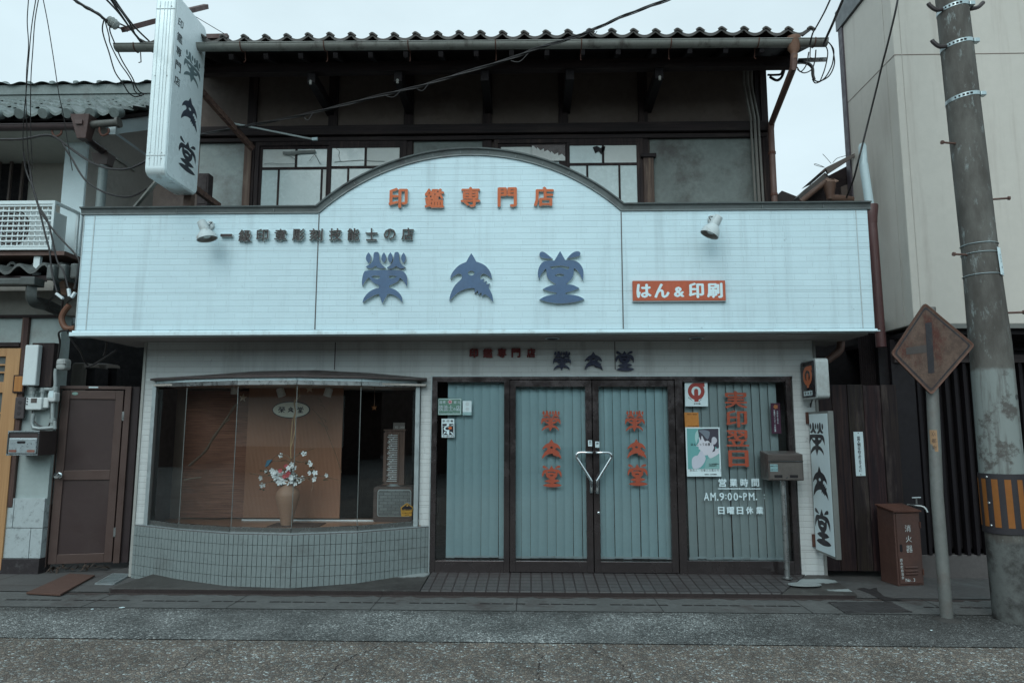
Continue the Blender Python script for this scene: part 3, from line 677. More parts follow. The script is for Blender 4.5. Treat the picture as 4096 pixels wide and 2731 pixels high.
# half-round gutter with hooks
def half_round(mb, p, q, r, n=9):
    p, q = Vector(p), Vector(q)
    for rr, sg in ((r, 1), (r-.006, -1)):
        mb.grid(lambda u, v: tuple(p.lerp(q, u) + Vector((0, -math.cos(math.pi*v)*rr, -math.sin(math.pi*v)*rr))), 1, n)
    for s in (-1, 1): mb.tube([p+Vector((0, s*r, 0)), q+Vector((0, s*r, 0))], .006, 6)
    return mb
YGG = YG-.085
g = half_round(MB(), (gl.x, YGG, zg(gl.x)+.025), (gr_.x, YGG, zg(gr_.x)+.025), .058)
for e_ in (gl.x, gr_.x): g.quad(*[(e_, YGG-math.cos(math.pi*i/9)*.057, zg(e_)+.025-math.sin(math.pi*i/9)*.057) for i in range(10)])
gut = g.build('gutter', GUTTER_M, shop, smooth=True)
for q in (545, 968, 1300, 1635, 1983, 2325, 2682, 3030, 3255):
    x = onY((q, 200), YGG).x; z = zg(x)+.025
    MB().tube([(x, YGG-.063, z+.008)] + [(x, YGG-math.cos(math.pi*i/8)*.063, z-math.sin(math.pi*i/8)*.063) for i in range(9)] + [(x, YGG+.08, z-.03), (x, YGG+.1, z-.12), (x, YGG+.06, z-.15)], .0055, 5).build('gutter_hook', RUST, gut)
xh = onY((3176, 205), YGG).x
hd = MB().lathe([(.03, -.20), (.036, -.13), (.060, -.09), (.066, -.01), (.072, .0), (.072, .035), (.064, .035)], (xh, YGG, zg(xh)+.03), 12).build('rainwater_head', M('brown_hopper', (.20, .105, .07), .6, 0, .2, 6), shop, smooth=True)
xp = onY((3080, 520), Y2-.1).x
dp = [(xh, YGG, zg(xh)-.12), (xh-.01, YGG+.01, zg(xh)-.25), (xp+.012, Y2-.13, onY((3080, 492), Y2-.13).z), (xp, Y2-.13, onY((3080, 520), Y2-.13).z), (xp, Y2-.13, 3.62)]
ds = MB().tube(dp, .036, 10).build('downspout', RUST_PIPE, shop, smooth=True)
for z in (4.2, 4.7): MB().lathe([(.042, 0), (.042, .03)], (xp, Y2-.13, z), 10).build('pipe_band', RUST, ds)
for i, dx in enumerate((-.20, -.155, -.11)):
    xq = xp+dx; MB().tube([(xq-.05, Y2-.5, roofz(Y2-.5)-.2), (xq-.1, Y2-.2, onY((3020, 300), Y2-.1).z+.12), (xq-.09, Y2-.12, onY((3010, 340), Y2-.1).z), (xq-.02, Y2-.1, onY((3030, 470), Y2-.1).z), (xq, Y2-.1, 3.62)], .014+.004*(i % 2), 7).build('conduit', M('conduit_grey', (.16, .145, .13), .5), shop, smooth=True)

# ------------------------------------------------------------------ the bowed display window
PLINTH = tiles('plinth_tiles', (.20, .235, .24), (.055, .045, .045), .1, .1, .004, (.12, .135, .135), .35, plane='xz', bumpk=.6, var=.05, dirt_amt=.35)
bay = [(XL+.002, 7.2), (-3.50, 6.893), (-2.90, 6.675), (-2.27, 6.622), (-1.69, 6.79), (xd0-.012, 7.2)]
zs = .54
frame_col = M('window_bronze', (.20, .205, .20), .25, .7, .15, 5, .05)
wb = MB(); wb.xy(bay, 0.0, zs)
dwin = wb.build('display_window', None, shop); dwin.data.materials.append(M('plinth_core', (.10, .10, .10), .8))
# tiles are real: rows of thin blocks with open joints on every facet
b = MB(); rnd = random.Random(3)
for i in range(len(bay)-1):
    p, q = Vector(bay[i]), Vector(bay[i+1]); L = (q-p).length; d = (q-p)/L; n = Vector((d.y, -d.x)); cols = max(1, round(L/.049)); wdt = L/cols
    Mx = Matrix(((d.x, -n.x, 0), (d.y, -n.y, 0), (0, 0, 1)))
    for r in range(6):
        h = .098 if r else .085; z0 = zs - .008 - (5-r)*.098 - .094 if r else .0; z1 = zs-.008-(5-r)*.098 if r else zs-.008-5*.098
        z0 = max(z0, .0)
        if z1-z0 < .02: continue
        for c in range(cols):
            m = p + d*(wdt*(c+.5)) + n*(.006+rnd.uniform(-.0008, .0008))
            b.obox((m.x, m.y, (z0+z1)/2), (wdt-.0045, .012, z1-z0), Mx)
b.build('plinth_tiling', M('plinth_tile', (.215, .25, .25), .3, 0, .1, 3, .06, 50, dirt=(.10, .105, .10), dirt_amt=.5), dwin, bevel=.0015)
GEDGE = M('glass_edge', (.17, .185, .18), .3, 0, .03, 5, 0)
def inset(poly, k):          # towards the shop
    return [(x, y+k) for x, y in poly]
gp0 = onY((579, 2090), 7.2).x
jx = [onY((749, 1530), 6.95).x, onY((954, 1530), 6.735).x, onY((1187, 1600), 6.685).x, onY((1444, 1560), 6.85).x]
gl_poly = [(xw0+.035, 7.195), (jx[0], 6.955), (jx[1], 6.735), (jx[2], 6.685), (jx[3], 6.85), (xw1-.05, 7.19)]
zt_b = 2.012
b = MB(); b.xy([(XL+.01, 7.2)] + bay[1:-1] + [(xd0-.02, 7.2)], zs+.0005, zs+.006); b.build('plinth_cap', ALU, dwin)
def rail(mb, poly, z0, z1, w0, w1):
    for i in range(len(poly)-1):
        p, q = Vector(poly[i]), Vector(poly[i+1]); d = (q-p).normalized(); n = Vector((d.y, -d.x)); e = d*.0
        a, c = p-e, q+e
        mb.xy([tuple(a+n*w0), tuple(c+n*w0), tuple(c-n*w1), tuple(a-n*w1)], z0, z1)
    return mb
b = rail(MB(), gl_poly, zs+.006, zs+.052, .018, .02); b.build('bottom_rail', frame_col, dwin)
b = rail(MB(), gl_poly, zt_b-.042, zt_b, .02, .02); b.build('head_rail', STEEL, dwin)
b = rail(MB(), gl_poly, zt_b+.0005, zt_b+.026, .026, .02); b.build('head_band', TRIM, dwin)
for (x0, x1) in ((gl_poly[0][0]-.04, gl_poly[0][0]), (gl_poly[-1][0], gl_poly[-1][0]+.045)):
    MB().box(x0, x1, 7.15, 7.21, zs+.0065, zt_b).build('window_post', ALU, dwin, bevel=.003)
for i in range(5):
    p, q = Vector(gl_poly[i]), Vector(gl_poly[i+1]); d = (q-p).normalized(); n = Vector((d.y, -d.x))*.004
    p2, q2 = p+d*.003, q-d*.003
    MB().quad((p2.x, p2.y, zs+.052), (q2.x, q2.y, zs+.052), (q2.x, q2.y, zt_b-.055), (p2.x, p2.y, zt_b-.055)).build('glass_pane', GLASS, dwin)
    if i: MB().tube([(p.x, p.y, zs+.05), (p.x, p.y, zt_b-.055)], .0035, 6).build('glass_joint', GEDGE, dwin)
cn = [(xw0-.02, 7.12)] + [(x, y-.06) for x, y in gl_poly[1:-1]] + [(xw1+.06, 7.10)]
cv = MB(); back = [(x, 7.2) for x, y in cn]; zc0, zc1 = zt_b+.03, zt_b+.05
rise = [.0, .03, .075, .085, .055, .0]
vs = [(x, y, zc0) for x, y in cn] + [(x, y, zc0+.016) for x, y in cn] + [(x, 7.199, zc0+.03+rise[i]) for i, (x, y) in enumerate(cn)] + [(x, 7.199, zc0-.002) for x, y in cn]
k = len(cn); fs = []
for i in range(k-1):
    for a in range(4): fs.append((a*k+i, a*k+i+1, ((a+1)%4)*k+i+1, ((a+1)%4)*k+i))
fs += [(0, k, 2*k, 3*k), (4*k-1, 3*k-1, 2*k-1, k-1)]
cv.add(vs, fs).build('window_canopy', M('canopy_sheet', (.075, .065, .062), .5, .3, .3, 5, .1, dirt=(.16, .14, .13), dirt_amt=.5), dwin)
# inside: shelf, back wall, ceiling
SHELF = wood('shelf_board', (.42, .21, .12), (.27, .13, .08), 'x', 1, .3, .05)
b = MB(); b.xy([(XL+.15, 7.7)] + [(XL+.15, 7.19)] + [(x, y+.03) for x, y in gl_poly] + [(xd0-.1, 7.19), (xd0-.1, 7.7)], zs-.03, zs+.012); b.build('display_shelf', SHELF, dwin)
xi0, xi1 = XL+.14, xd0-.06
b = MB(); b.xy([(xi0, 7.9), (xi0, 7.12)] + [(x, y+.03) for x, y in gl_poly[1:-1]] + [(xi1, 7.12), (xi1, 7.9)], zt_b-.03, zt_b-.01); b.build('display_ceiling', M('ceiling_board', (.5, .46, .42), .7), dwin)  # unseen ceiling, kept pale to bounce light onto the display
xr0, xr1 = onY((985, 1800), 7.5).x, onY((1366, 1800), 7.5).x
RIB = M('ribbed_panel', (.35, .175, .11), .6, 0, .05, 2, .03)
b = MB(); nrib = 72
for i in range(nrib):
    x = xr0+(xr1-xr0)*i/nrib; w_ = (xr1-xr0)/nrib
    b.xy([(x, 7.50), (x+w_*.2, 7.496), (x+w_*.8, 7.496), (x+w_, 7.50), (x+w_, 7.515), (x, 7.515)], zs+.04, zt_b-.03)
b.build('ribbed_back_panel', RIB, dwin)
MB().box(xr0, xi1, 7.47, 7.486, zs+.013, zs+.028).build('ledge_strip', M('ledge_white', (.75, .80, .82), .4), dwin)
b = MB(); b.box(xi0-.001, xr0-.3, 7.62, 7.64, zs, zt_b-.03); b.build('side_panel', M('beige_side_panel', (.36, .28, .22), .6, var=.1, scale=3), dwin)
b = MB(); b.box(xi1, xi1+.02, 7.22, 7.8, zs, zt_b-.03); b.box(xi0-.02, xi0, 7.22, 7.8, zs, zt_b-.03); b.build('reveal', BLACK, dwin)

# ------------------------------------------------------------------ entrance: frame, side lights, two doors
YD = 7.2
z_sill = onY((2300, 2292), YD).z
def dx(px): return onY((px, 1900), YD).x
zr_t, zr_b = onY((2200, 1547), YD).z, onY((2200, 2242), YD).z      # door glass top and bottom
b = MB()
b.box(xd0, dx(1746), YD-.03, YD+.05, z_sill, z_fr-.03); b.box(xd0, dx(3178), YD-.031, YD+.051, z_fr-.03, z_fr)
b.box(dx(2016), dx(2038), YD-.03, YD+.05, z_sill, z_fr-.03); b.box(dx(2707), dx(2738), YD-.03, YD+.05, z_sill, z_fr-.03); b.box(dx(3157), dx(3178), YD-.03, YD+.05, z_sill, z_fr-.03)
b.box(dx(1746), dx(2016), YD-.028, YD+.048, z_sill-.03, zr_b); b.box(dx(2738), dx(3157), YD-.028, YD+.048, z_sill-.03, zr_b+.015)
b.box(dx(1746), dx(2016), YD-.027, YD+.047, z_fr-.055, z_fr-.03); b.box(dx(2738), dx(3157), YD-.027, YD+.047, z_fr-.055, z_fr-.03)
ef = b.build('entrance_frame', BRONZE, shop, bevel=.003)
MB().box(xd0-.012, xd0-.0005, YD-.034, YD+.05, .05, z_fr+.012).build('jamb_strip', ALU, ef)
MB().box(xd0-.012, dx(3178)+.02, YD-.035, YD+.05, z_fr+.0005, z_fr+.014).build('head_flashing', ALU, ef)
for x0, x1, z0, z1 in ((1746, 2016, zr_b, z_fr-.055), (2738, 3157, zr_b+.015, z_fr-.055)):
    MB().quad((dx(x0), YD+.01, z0), (dx(x1), YD+.01, z0), (dx(x1), YD+.01, z1), (dx(x0), YD+.01, z1)).build('side_light', GLASS_DOOR, shop)
def door(x0, x1, g0, g1, name, hx, mirror):
    f = MB(); zt_ = z_fr-.036; zb_ = z_sill+.012; Y0, Y1 = YD-.022, YD+.028
    f.box(dx(x0)+.003, dx(g0), Y0, Y1, zb_, zt_); f.box(dx(g1), dx(x1)-.003, Y0, Y1, zb_, zt_); f.box(dx(g0), dx(g1), Y0+.001, Y1-.001, zr_t, zt_); f.box(dx(g0), dx(g1), Y0+.001, Y1-.001, zb_, zr_b)
    d = f.build(name, BRONZE, shop, bevel=.003)
    MB().quad((dx(g0), YD, zr_b), (dx(g1), YD, zr_b), (dx(g1), YD, zr_t), (dx(g0), YD, zr_t)).build('door_glass', GLASS_DOOR, d)
    s = -1 if mirror else 1; yh = YD-.085
    pts = [onY(P(2,2,*q), yh) for q in (((728,1020),(628,1018),(598,1030),(594,1060),(612,1090),(720,1262),(728,1290),(730,1380)) if not mirror else ((782,1020),(875,1018),(906,1030),(912,1060),(895,1090),(792,1262),(784,1290),(783,1385)))]
    pts = [Vector((pts[0].x, YD-.02, pts[0].z))] + pts + [Vector((pts[-1].x, YD-.02, pts[-1].z-.003))]
    MB().tube(smooth3(pts, 3), .0145, 10).build('pull_handle', CHROME, d, smooth=True)
    return d
d1 = door(2038, 2371, 2063, 2344, 'entrance_door', 0, False)
d2 = door(2372, 2706, 2398, 2678, 'entrance_door', 0, True)
b = MB(); c = onY(P(2,3,795,5), YD-.022); b.lathe([(.013, 0), (.013, .012), (.009, .014)], c, 14, axis=(0, -1, 0)); b.build('lock_cylinder', CHROME, d2, smooth=True)
# plates on the stiles
F1 = facing(YD-.0235)
def plate(c, r, x0, y0, x1, y1, Y, th, mat, name, parent): return MB().box(AX(c,r,x0,(y0+y1)/2,Y), AX(c,r,x1,(y0+y1)/2,Y), Y, Y+th, AZ(c,r,(x0+x1)/2,y1,Y), AZ(c,r,(x0+x1)/2,y0,Y)).build(name, mat, parent)
pa = plate(2,2,699,905,735,960, YD-.025, .0025, PAPER, 'door_notice', d1)
mb = MB(); put(mb, '締', facing(YD-.0256), *[AX(2,2,q,930,YD-.025) for q in (707, 729)], AZ(2,2,717,926,YD-.025), AZ(2,2,717,910,YD-.025)); put(mb, '切', facing(YD-.0256), *[AX(2,2,q,930,YD-.025) for q in (707, 729)], AZ(2,2,717,946,YD-.025), AZ(2,2,717,929,YD-.025)); mb.build('notice_text', INK, pa)
pb = plate(2,2,765,917,802,972, YD-.025, .0025, PAPER, 'push_notice', d2)
mb = MB(); put(mb, '押', facing(YD-.0256), *[AX(2,2,q,930,YD-.025) for q in (772, 795)], AZ(2,2,783,950,YD-.025), AZ(2,2,783,924,YD-.025)); line(mb, 'PUSH', facing(YD-.0256), AX(2,2,774,963,YD-.025), AZ(2,2,783,963,YD-.025), .011, .0085); mb.build('notice_text', INK, pb)

# ------------------------------------------------------------------ vertical blinds
def blind(label, px0, px1, n, mat, z0, z1, Y=7.285, lean=0):
    x0, x1 = onY((px0, 1900), Y).x, onY((px1, 1900), Y).x
    t = thing('vertical_blind', label, 'blind', ((x0+x1)/2, Y, z0), group='vertical blinds behind the entrance glass')
    MB().box(x0-.01, x1+.01, Y-.02, Y+.02, z1, z1+.03).build('head_rail', ALU, t)
    sl = (x1-x0)/n; rn = random.Random(px0)
    for i in range(n):
        a = R(rn.uniform(8, 14)); cx = x0+sl*(i+.5); hw = sl*.507; dz = rn.uniform(-.004, .004); sh = rn.uniform(-.006, .006)+lean*rn.uniform(.4, 1)
        def fn(u, v, a=a, cx=cx, hw=hw):
            s = (u-.5)*2; bow = .008*(1-s*s); return (cx + s*hw*math.cos(a) + sh*(1-v), Y + s*hw*math.sin(a) - bow, z0+dz + (z1-z0)*v)
        s_ = MB().grid(fn, 4, 3).build('blind_slat', mat, t, smooth=True)
        MB().box(cx-hw*.95, cx+hw*.95, Y-.012, Y-.009, z0+dz, z0+dz+.022).build('slat_weight', TRIM, s_)
    b = MB()
    for i in range(n-1):
        p = x0+sl*(i+.5); b.tube([(p, Y-.018, z0+.022), (p+sl*.5, Y-.02, z0+.012), (p+sl, Y-.018, z0+.022)], .0018, 5)
    b.build('spacer_chain', TRIM, t)
zbl = zr_b+.012
blind('teal vertical blind left of the doors, with a dark gap on its left', 1788, 2030, 7, BLIND, zbl, z_fr-.06)
blind('teal vertical blind behind the left-hand door', 2052, 2362, 9, BLIND, zbl, z_fr-.06)
blind('teal vertical blind behind the right-hand door', 2386, 2694, 9, BLIND, zbl, z_fr-.06)
blind('greyer vertical blind in the window under the opening hours', 2745, 3120, 11, BLIND_GREY, zbl, z_fr-.06, lean=.015)

# ------------------------------------------------------------------ things in the display window
# vase with a spray of white blossom
vz = zs+.02
vc = onZ((1153, 2095), vz); vx, vy = vc.x, 7.13
MB_mat = MB().box(vx-.16, vx+.36, 7.0, 7.3, zs+.0125, zs+.02)
tag(MB_mat.build('display_mat', M('dark_mat', (.05, .032, .026), .7)), 'thin dark brown mat under the tan vase', 'mat')
vase = thing('flower_vase', 'tall tan clay vase with white and pink blossom and bare twigs', 'vase', (vx, vy, vz))
CLAY = M('tan_clay', (.31, .18, .12), .55, 0, .08, 4, .1)
def pz(y): return onY((1153, y), vy).z
zv = [vz, pz(2050), pz(2010), pz(1985), pz(1965), pz(1947), pz(1935), pz(1922)]
def pr(dpx): return abs(onY((1153+dpx, 2000), vy).x - onY((1153, 2000), vy).x)
MB().lathe([(pr(22), 0), (pr(30), zv[1]-vz), (pr(41), zv[2]-vz), (pr(47), zv[3]-vz), (pr(44), zv[4]-vz), (pr(28), zv[5]-vz), (pr(20), zv[6]-vz), (pr(23), zv[7]-vz), (pr(18), zv[7]-vz), (pr(15), zv[6]-vz)], (vx, vy, vz), 28).build('vase_body', CLAY, vase, smooth=True)
TWIG = M('twig_bark', (.24, .15, .10), .75, 0, .2, 9, .2); PETAL = M('white_petal', (.80, .82, .82), .6, 0, .1, 9, 0); PINK = M('pink_petal', (.55, .12, .13), .6, 0, .2, 9, 0); LEAF = M('olive_leaf', (.07, .075, .045), .6, 0, .3, 9, 0)
def W1(x, y, dy=0.): return onY(P(1,2,x,y), vy+dy)
b = MB()
for pts in ([(315,1290),(320,1090),(250,1040),(190,1045),(150,1075)], [(330,1090),(420,1105),(455,1095),(500,1130),(530,1180),(540,1230)], [(325,1080),(400,1030),(470,1000),(540,980)], [(310,1300),(250,1240),(100,1235),(-20,1215),(-60,1210)], [(330,1300),(450,1260),(560,1230),(660,1250),(760,1270)], [(310,1110),(270,1090),(200,1095),(140,1105),(80,1180)], [(300,1300),(200,1290),(120,1290),(40,1310)], [(340,1320),(440,1240),(520,1300),(505,1380)]):
    q = smooth3([W1(x, y, random.uniform(-.05, .05)) for x, y in pts]); b.tube(q, [.0075*(1-.6*i/len(q)) for i in range(len(q))], 5)
b.build('twigs', TWIG, vase)
def flower(mb, c, r, n=5):
    rn = random; ax = Vector((rn.uniform(-.6, .6), -1, rn.uniform(-.3, .6))).normalized(); u = ax.cross(Vector((0, 0, 1))).normalized(); v = ax.cross(u); c = Vector(c)
    for k in range(n):
        t = 2*math.pi*(k+rn.uniform(-.1, .1))/n; d = u*math.cos(t)+v*math.sin(t); s = ax.cross(d)
        tip = c+d*r+ax*r*rn.uniform(.1, .5); m1 = c+d*r*.6+s*r*.38+ax*r*.12; m2 = c+d*r*.6-s*r*.38+ax*r*.12
        mb.quad(c, m1, c+d*r*.85+s*r*.25+ax*r*.25, tip, c+d*r*.85-s*r*.25+ax*r*.25, m2)
spots = [(330,1125),(150,1185),(95,1190),(165,1225),(195,1270),(230,1255),(215,1300),(250,1310),(310,1235),(330,1250),(345,1215),(290,1300),(415,1265),(365,1280),(495,1205),(540,1205),(540,1260),(60,1315),(45,1250),(230,1045),(490,1110),(505,1130),(440,1030),(650,1225),(240,1225),(350,1160),(300,1160),(180,1250),(205,1240),(225,1280),(245,1265),(260,1290),(320,1270),(355,1240),(335,1195),(175,1205),(270,1270),(400,1275),(430,1255)] + [(190+13*i % 170, 1195+(i*47) % 125) for i in range(16)]
for x, y in spots:
    b = MB(); flower(b, W1(x, y, random.uniform(-.07, .05)), random.uniform(.022, .037)); b.build('blossom', PETAL, vase)
for x, y in ((275,1145),(225,1185),(262,1235),(300,1205),(290,1225)):
    b = MB(); flower(b, W1(x, y, -.06), .026, 7); b.build('pink_blossom', PINK, vase)
b = MB()
for i in range(110):
    x, y = random.choice(spots); flower(b, W1(x+random.uniform(-40, 40), y+random.uniform(-25, 45), random.uniform(-.03, .06)), random.uniform(.014, .03), 2)
b.build('leaves', LEAF, vase)
bd = MB(); bc = [W1(*q, -.03) for q in ((80,1150),(100,1090),(150,1080),(125,1115),(110,1140))]; bd.prism([(p.x, p.z) for p in bc], lambda u, v, t: (u, bc[0].y+t, v), .02); bd.build('paper_bird', M('blue_paper', (.07, .18, .26), .6), vase)
# hanging raffia cords
b = MB()
for o_ in (0, 14):
    q = [onY(P(1,2,x+o_,y), 7.22) for x, y in ((372,370),(365,430),(378,500),(350,560),(362,640),(338,720),(330,800),(322,900),(318,980),(320,1070))]
    if o_: q = [Vector((p.x + .018*math.sin(i*1.3), p.y, p.z)) for i, p in enumerate(q)]
    b.tube(smooth3(q), .0055, 6)
tag(b.build('raffia_cord', M('raffia', (.52, .34, .19), .7)), 'pair of pale twisted cords hanging above the vase', 'cord')
# oval name plaque on the back panel
YO = 7.475; ov = thing('oval_plaque', 'cream oval plaque with the shop name on the ribbed panel', 'plaque', tuple(onY(P(1,2,322,625), YO)))
o0 = onY(P(1,2,322,625), YO); rx = (AX(1,2,495,625,YO)-AX(1,2,150,625,YO))/2; rz = (AZ(1,2,322,548,YO)-AZ(1,2,322,702,YO))/2
MB().xz(ell(o0.x, o0.z, rx, rz, 40), YO, YO+.014).build('plaque_rim', INK, ov)
pf = MB().xz(ell(o0.x, o0.z, rx-.008, rz-.008, 40), YO-.004, YO-.0005).build('plaque_face', M('cream_face', (.80, .77, .66), .4, 0, .04, 3, 0), ov)
b = MB(); f = facing(YO-.0045)
for g, x0, x1 in zip(SHOP_GLYPHS, (205, 293, 378), (270, 348, 438)): put(b, g, f, AX(1,2,x0,625,YO), AX(1,2,x1,625,YO), AZ(1,2,322,655,YO), AZ(1,2,322,597,YO))
b.build('plaque_text', INK, pf)
# spotlights and stars on the back panel
SPOTW = M('spot_white', (.80, .80, .77), .45, 0, .08, 5, .03)
def spot_in(label, top, mid, end, Y, r):
    a, m, e_ = [onY(P(*q), Y) for q in (top, mid, end)]
    t = thing('display_spotlight', label, 'spotlight', tuple(a), group='small spotlights inside the display window')
    MB().beam(a, m, .018, .01).build('stem', SPOTW, t)
    d = (e_-m); L = d.length
    MB().lathe([(r*.9, 0), (r, .008), (r, L*.9), (r*.92, L*.9), (r*.75, L*.5)], m, 16, axis=tuple(d)).build('lamp_head', SPOTW, t, smooth=True)
spot_in('left-hand white spotlight over the oval plaque', (1,2,243,385), (1,2,218,430), (1,2,242,510), 7.35, .042)
spot_in('right-hand white spotlight, next to the dark opening', (1,2,655,375), (1,2,675,430), (1,2,648,512), 7.35, .042)
spot_in('white spotlight near the left edge of the display, above the branch', (0,2,2155,385), (0,2,2155,425), (0,2,2150,490), 7.3, .036)
def star(label, c, r, Y, mat, grp='stars hanging in the display window', tilt=0.):
    o_ = onY(P(*c), Y); rr = r*K/FPX*Y*1.0
    b = MB(); n = 10; ring = []
    for k in range(n):
        t = math.pi/2 + tilt + math.pi*k/5; q = rr if k % 2 == 0 else rr*.42; ring.append((o_.x+q*math.cos(t), Y, o_.z+q*math.sin(t)))
    b.add(ring + [(o_.x, Y-.014, o_.z), (o_.x, Y+.006, o_.z)], [(i, (i+1)%10, 10) for i in range(10)] + [((i+1)%10, i, 11) for i in range(10)])
    o = b.build('star_ornament', mat); return tag(o, label, 'ornament', grp)
STARM = M('star_gilt', (.62, .48, .36), .45, 0., .1, 8, 0)
star('gilt star hung between the two spotlights over the plaque', (1,2,490,432), 44, 7.42, STARM, tilt=.1)
star('gilt star beside the left display spotlight', (0,2,2232,515), 42, 7.3, STARM, tilt=-.1)
st_ = star('small copper star hanging in the dark opening', (1,2,1085,605), 30, 7.2, M('copper_star', (.5, .22, .10), .25, .6))
q0, q1 = onY(P(1,2,1090,375), 7.2), onY(P(1,2,1088,580), 7.2)
MB().tube([q0, q1], .0025, 5).build('string', M('string', (.2, .12, .09), .8), st_)
# branch and bamboo blind on the left
bb = MB(); bx0, bx1 = onY((735, 1800), 7.58).x, onY((1000, 1800), 7.58).x
bb.grid(lambda u, v: (bx0+(bx1-bx0)*u, 7.56 + .018*math.sin(u*9+v*2) - .02*v, zs+.03+(zt_b-zs-.09)*v), 30, 110)
BAMBOO = NT('split_bamboo'); sx = BAMBOO.n('ShaderNodeSeparateXYZ'); BAMBOO.l(BAMBOO.pos, sx.inputs[0])
rowf = BAMBOO.noise(1, 4, .8, aniso=(2.5, 2, 210)); c_ = BAMBOO.mix(BAMBOO.ramp(rowf, .35, .65), (.10, .04, .028), (.33, .15, .095))
BAMBOO.bump(rowf, .4, .005); BAMBOO = BAMBOO.fin(c_, .7)
tag(bb.build('bamboo_screen', BAMBOO), 'brown split-bamboo screen hung at the left of the display', 'screen')
b = MB(); q = smooth3([onY(P(0,2,x,y), 7.35) for x, y in ((1735,1140),(1880,1010),(1960,880),(2060,740),(2150,600),(2175,570))]); b.tube(q, [.013+.006*math.sin(i*1.7)*.4 for i in range(len(q))], 7)
b.tube([onY(P(0,2,2060,745), 7.35), onY(P(0,2,2110,715), 7.33)], .008, 6)
tag(b.build('bare_branch', M('grey_bark', (.19, .14, .105), .8, 0, .3, 10, .4)), 'bare grey branch leaning against the bamboo screen', 'branch')
tag(MB().tube(smooth3([onY(P(0,2,x,y), 7.4) for x, y in ((1690,1270),(1760,1255),(1845,1245))]), .009, 6).build('driftwood_stick', M('pale_stick', (.27, .20, .15), .8)), 'short pale stick low on the bamboo screen', 'stick')
b = MB(); q = smooth3([onY(P(1,2,x,y), 7.44) for x, y in ((515,615),(590,700),(640,800),(690,930),(740,1060),(785,1200))]); b.tube(q, .004, 5)
for x, y in ((560,520),(590,580),(600,700),(570,740),(620,770)): b.tube(smooth3([onY(P(1,2,x,y), 7.44), onY(P(1,2,x+30,y+12), 7.42), onY(P(1,2,x+40,y+40), 7.44)]), .004, 5)
tag(b.build('dried_vine', TWIG), 'thin dried vine crossing the right of the ribbed panel', 'vine')
# seal cabinet, price card and the box it stands on
YB = 7.42
bxs = [AX(1,2,1078,1450,YB), AX(1,2,1436,1450,YB)]; bz1 = AZ(1,2,1250,1330,YB)
box = thing('retro_display_case', 'dark rounded wooden case with a grey brick-patterned front panel', 'case', ((bxs[0]+bxs[1])/2, YB, zs+.012))
def rrect(x0, x1, z0, z1, r, n=5):
    pts = []
    for cx, cz, a in ((x1-r, z1-r, 0), (x0+r, z1-r, 90), (x0+r, z0+r, 180), (x1-r, z0+r, 270)):
        for i in range(n+1): t = R(a+90*i/n); pts.append((cx+r*math.cos(t), cz+r*math.sin(t)))
    return pts
MB().xz(rrect(*bxs, zs+.013, bz1, .03), YB, YB+.3).build('case_body', wood('case_wood', (.11, .085, .075), (.05, .04, .035), 'x', 1, .4, .05), box)
rm = MB().xz(rrect(bxs[0]+.045, bxs[1]-.012, zs+.07, bz1-.03, .03), YB-.008, YB-.0005).build('panel_rim', ALU, box)
MB().xz(rrect(bxs[0]+.053, bxs[1]-.02, zs+.078, bz1-.038, .026), YB-.012, YB-.0085).build('brick_panel', tiles('brick_print', (.16, .18, .18), (.07, .075, .075), .085, .032, .003, (.11, .12, .12), .5, .5, 'xz', .3, .2), rm)
cx0, cx1, cxr = AX(1,2,1180,1050,7.5), AX(1,2,1312,1050,7.5), AX(1,2,1362,1050,7.5); cz0, cz1 = AZ(1,2,1260,1305,7.5), AZ(1,2,1260,818,7.5)
cab = thing('seal_cabinet', 'narrow wooden cabinet of stacked white seals on the retro case', 'cabinet', (cx0, 7.5, bz1))
CABW = wood('cabinet_wood', (.16, .10, .075), (.08, .05, .04), 'z', 1, .45, .05)
b = MB(); b.box(cx0, cxr, 7.5, 7.6, cz0, cz1); b.box(cx0-.01, cx0+.025, 7.485, 7.4995, cz0+.02, cz1-.02); b.box(cx1-.012, cx1+.004, 7.485, 7.4995, cz0+.02, cz1-.02); b.box(cx0-.012, cxr+.01, 7.484, 7.6, cz1, cz1+.015); b.box(cx0-.012, cxr+.01, 7.484, 7.6, cz0-.012, cz0)
cb_ = b.build('cabinet_case', CABW, cab)
n = 26
for i in range(n):
    z = cz0+.03 + (cz1-cz0-.06)*i/n; b = MB(); b.tube([(cx0+.03+.01*(i % 3), 7.492, z), (cx1-.016, 7.492, z)], .0046, 6)
    if i % 4: b.box(cx0+.05+.02*(i % 3), cx0+.06+.02*(i % 3), 7.487, 7.496, z+.004, z+.012)
    b.build('seal_stick', M('seal_white', (.62, .64, .64), .4) if i == 0 else bpy.data.materials['seal_white'], cab)
MB().lathe([(.09, 0), (.07, .012), (.075, .022)], ((cx0+cxr)/2, 7.54, bz1), 16).build('turntable', ALU, cab)
YPc = 7.5; pc = MB().box(AX(1,2,1260,775,YPc), AX(1,2,1366,775,YPc), YPc, YPc+.006, cz1+.016, AZ(1,2,1310,743,YPc))
pcard = thing('price_card', 'small dim price card standing on the seal cabinet', 'card', (AX(1,2,1310,775,YPc), YPc, cz1+.016)); pc.build('card', M('card_grey', (.16, .14, .13), .7), pcard)
b = MB(); line(b, '¥2,000', facing(YPc-.001), AX(1,2,1285,786,YPc), AZ(1,2,1300,786,YPc), .035, .018); b.build('price_text', M('card_ink', (.4, .38, .36), .6), pcard)

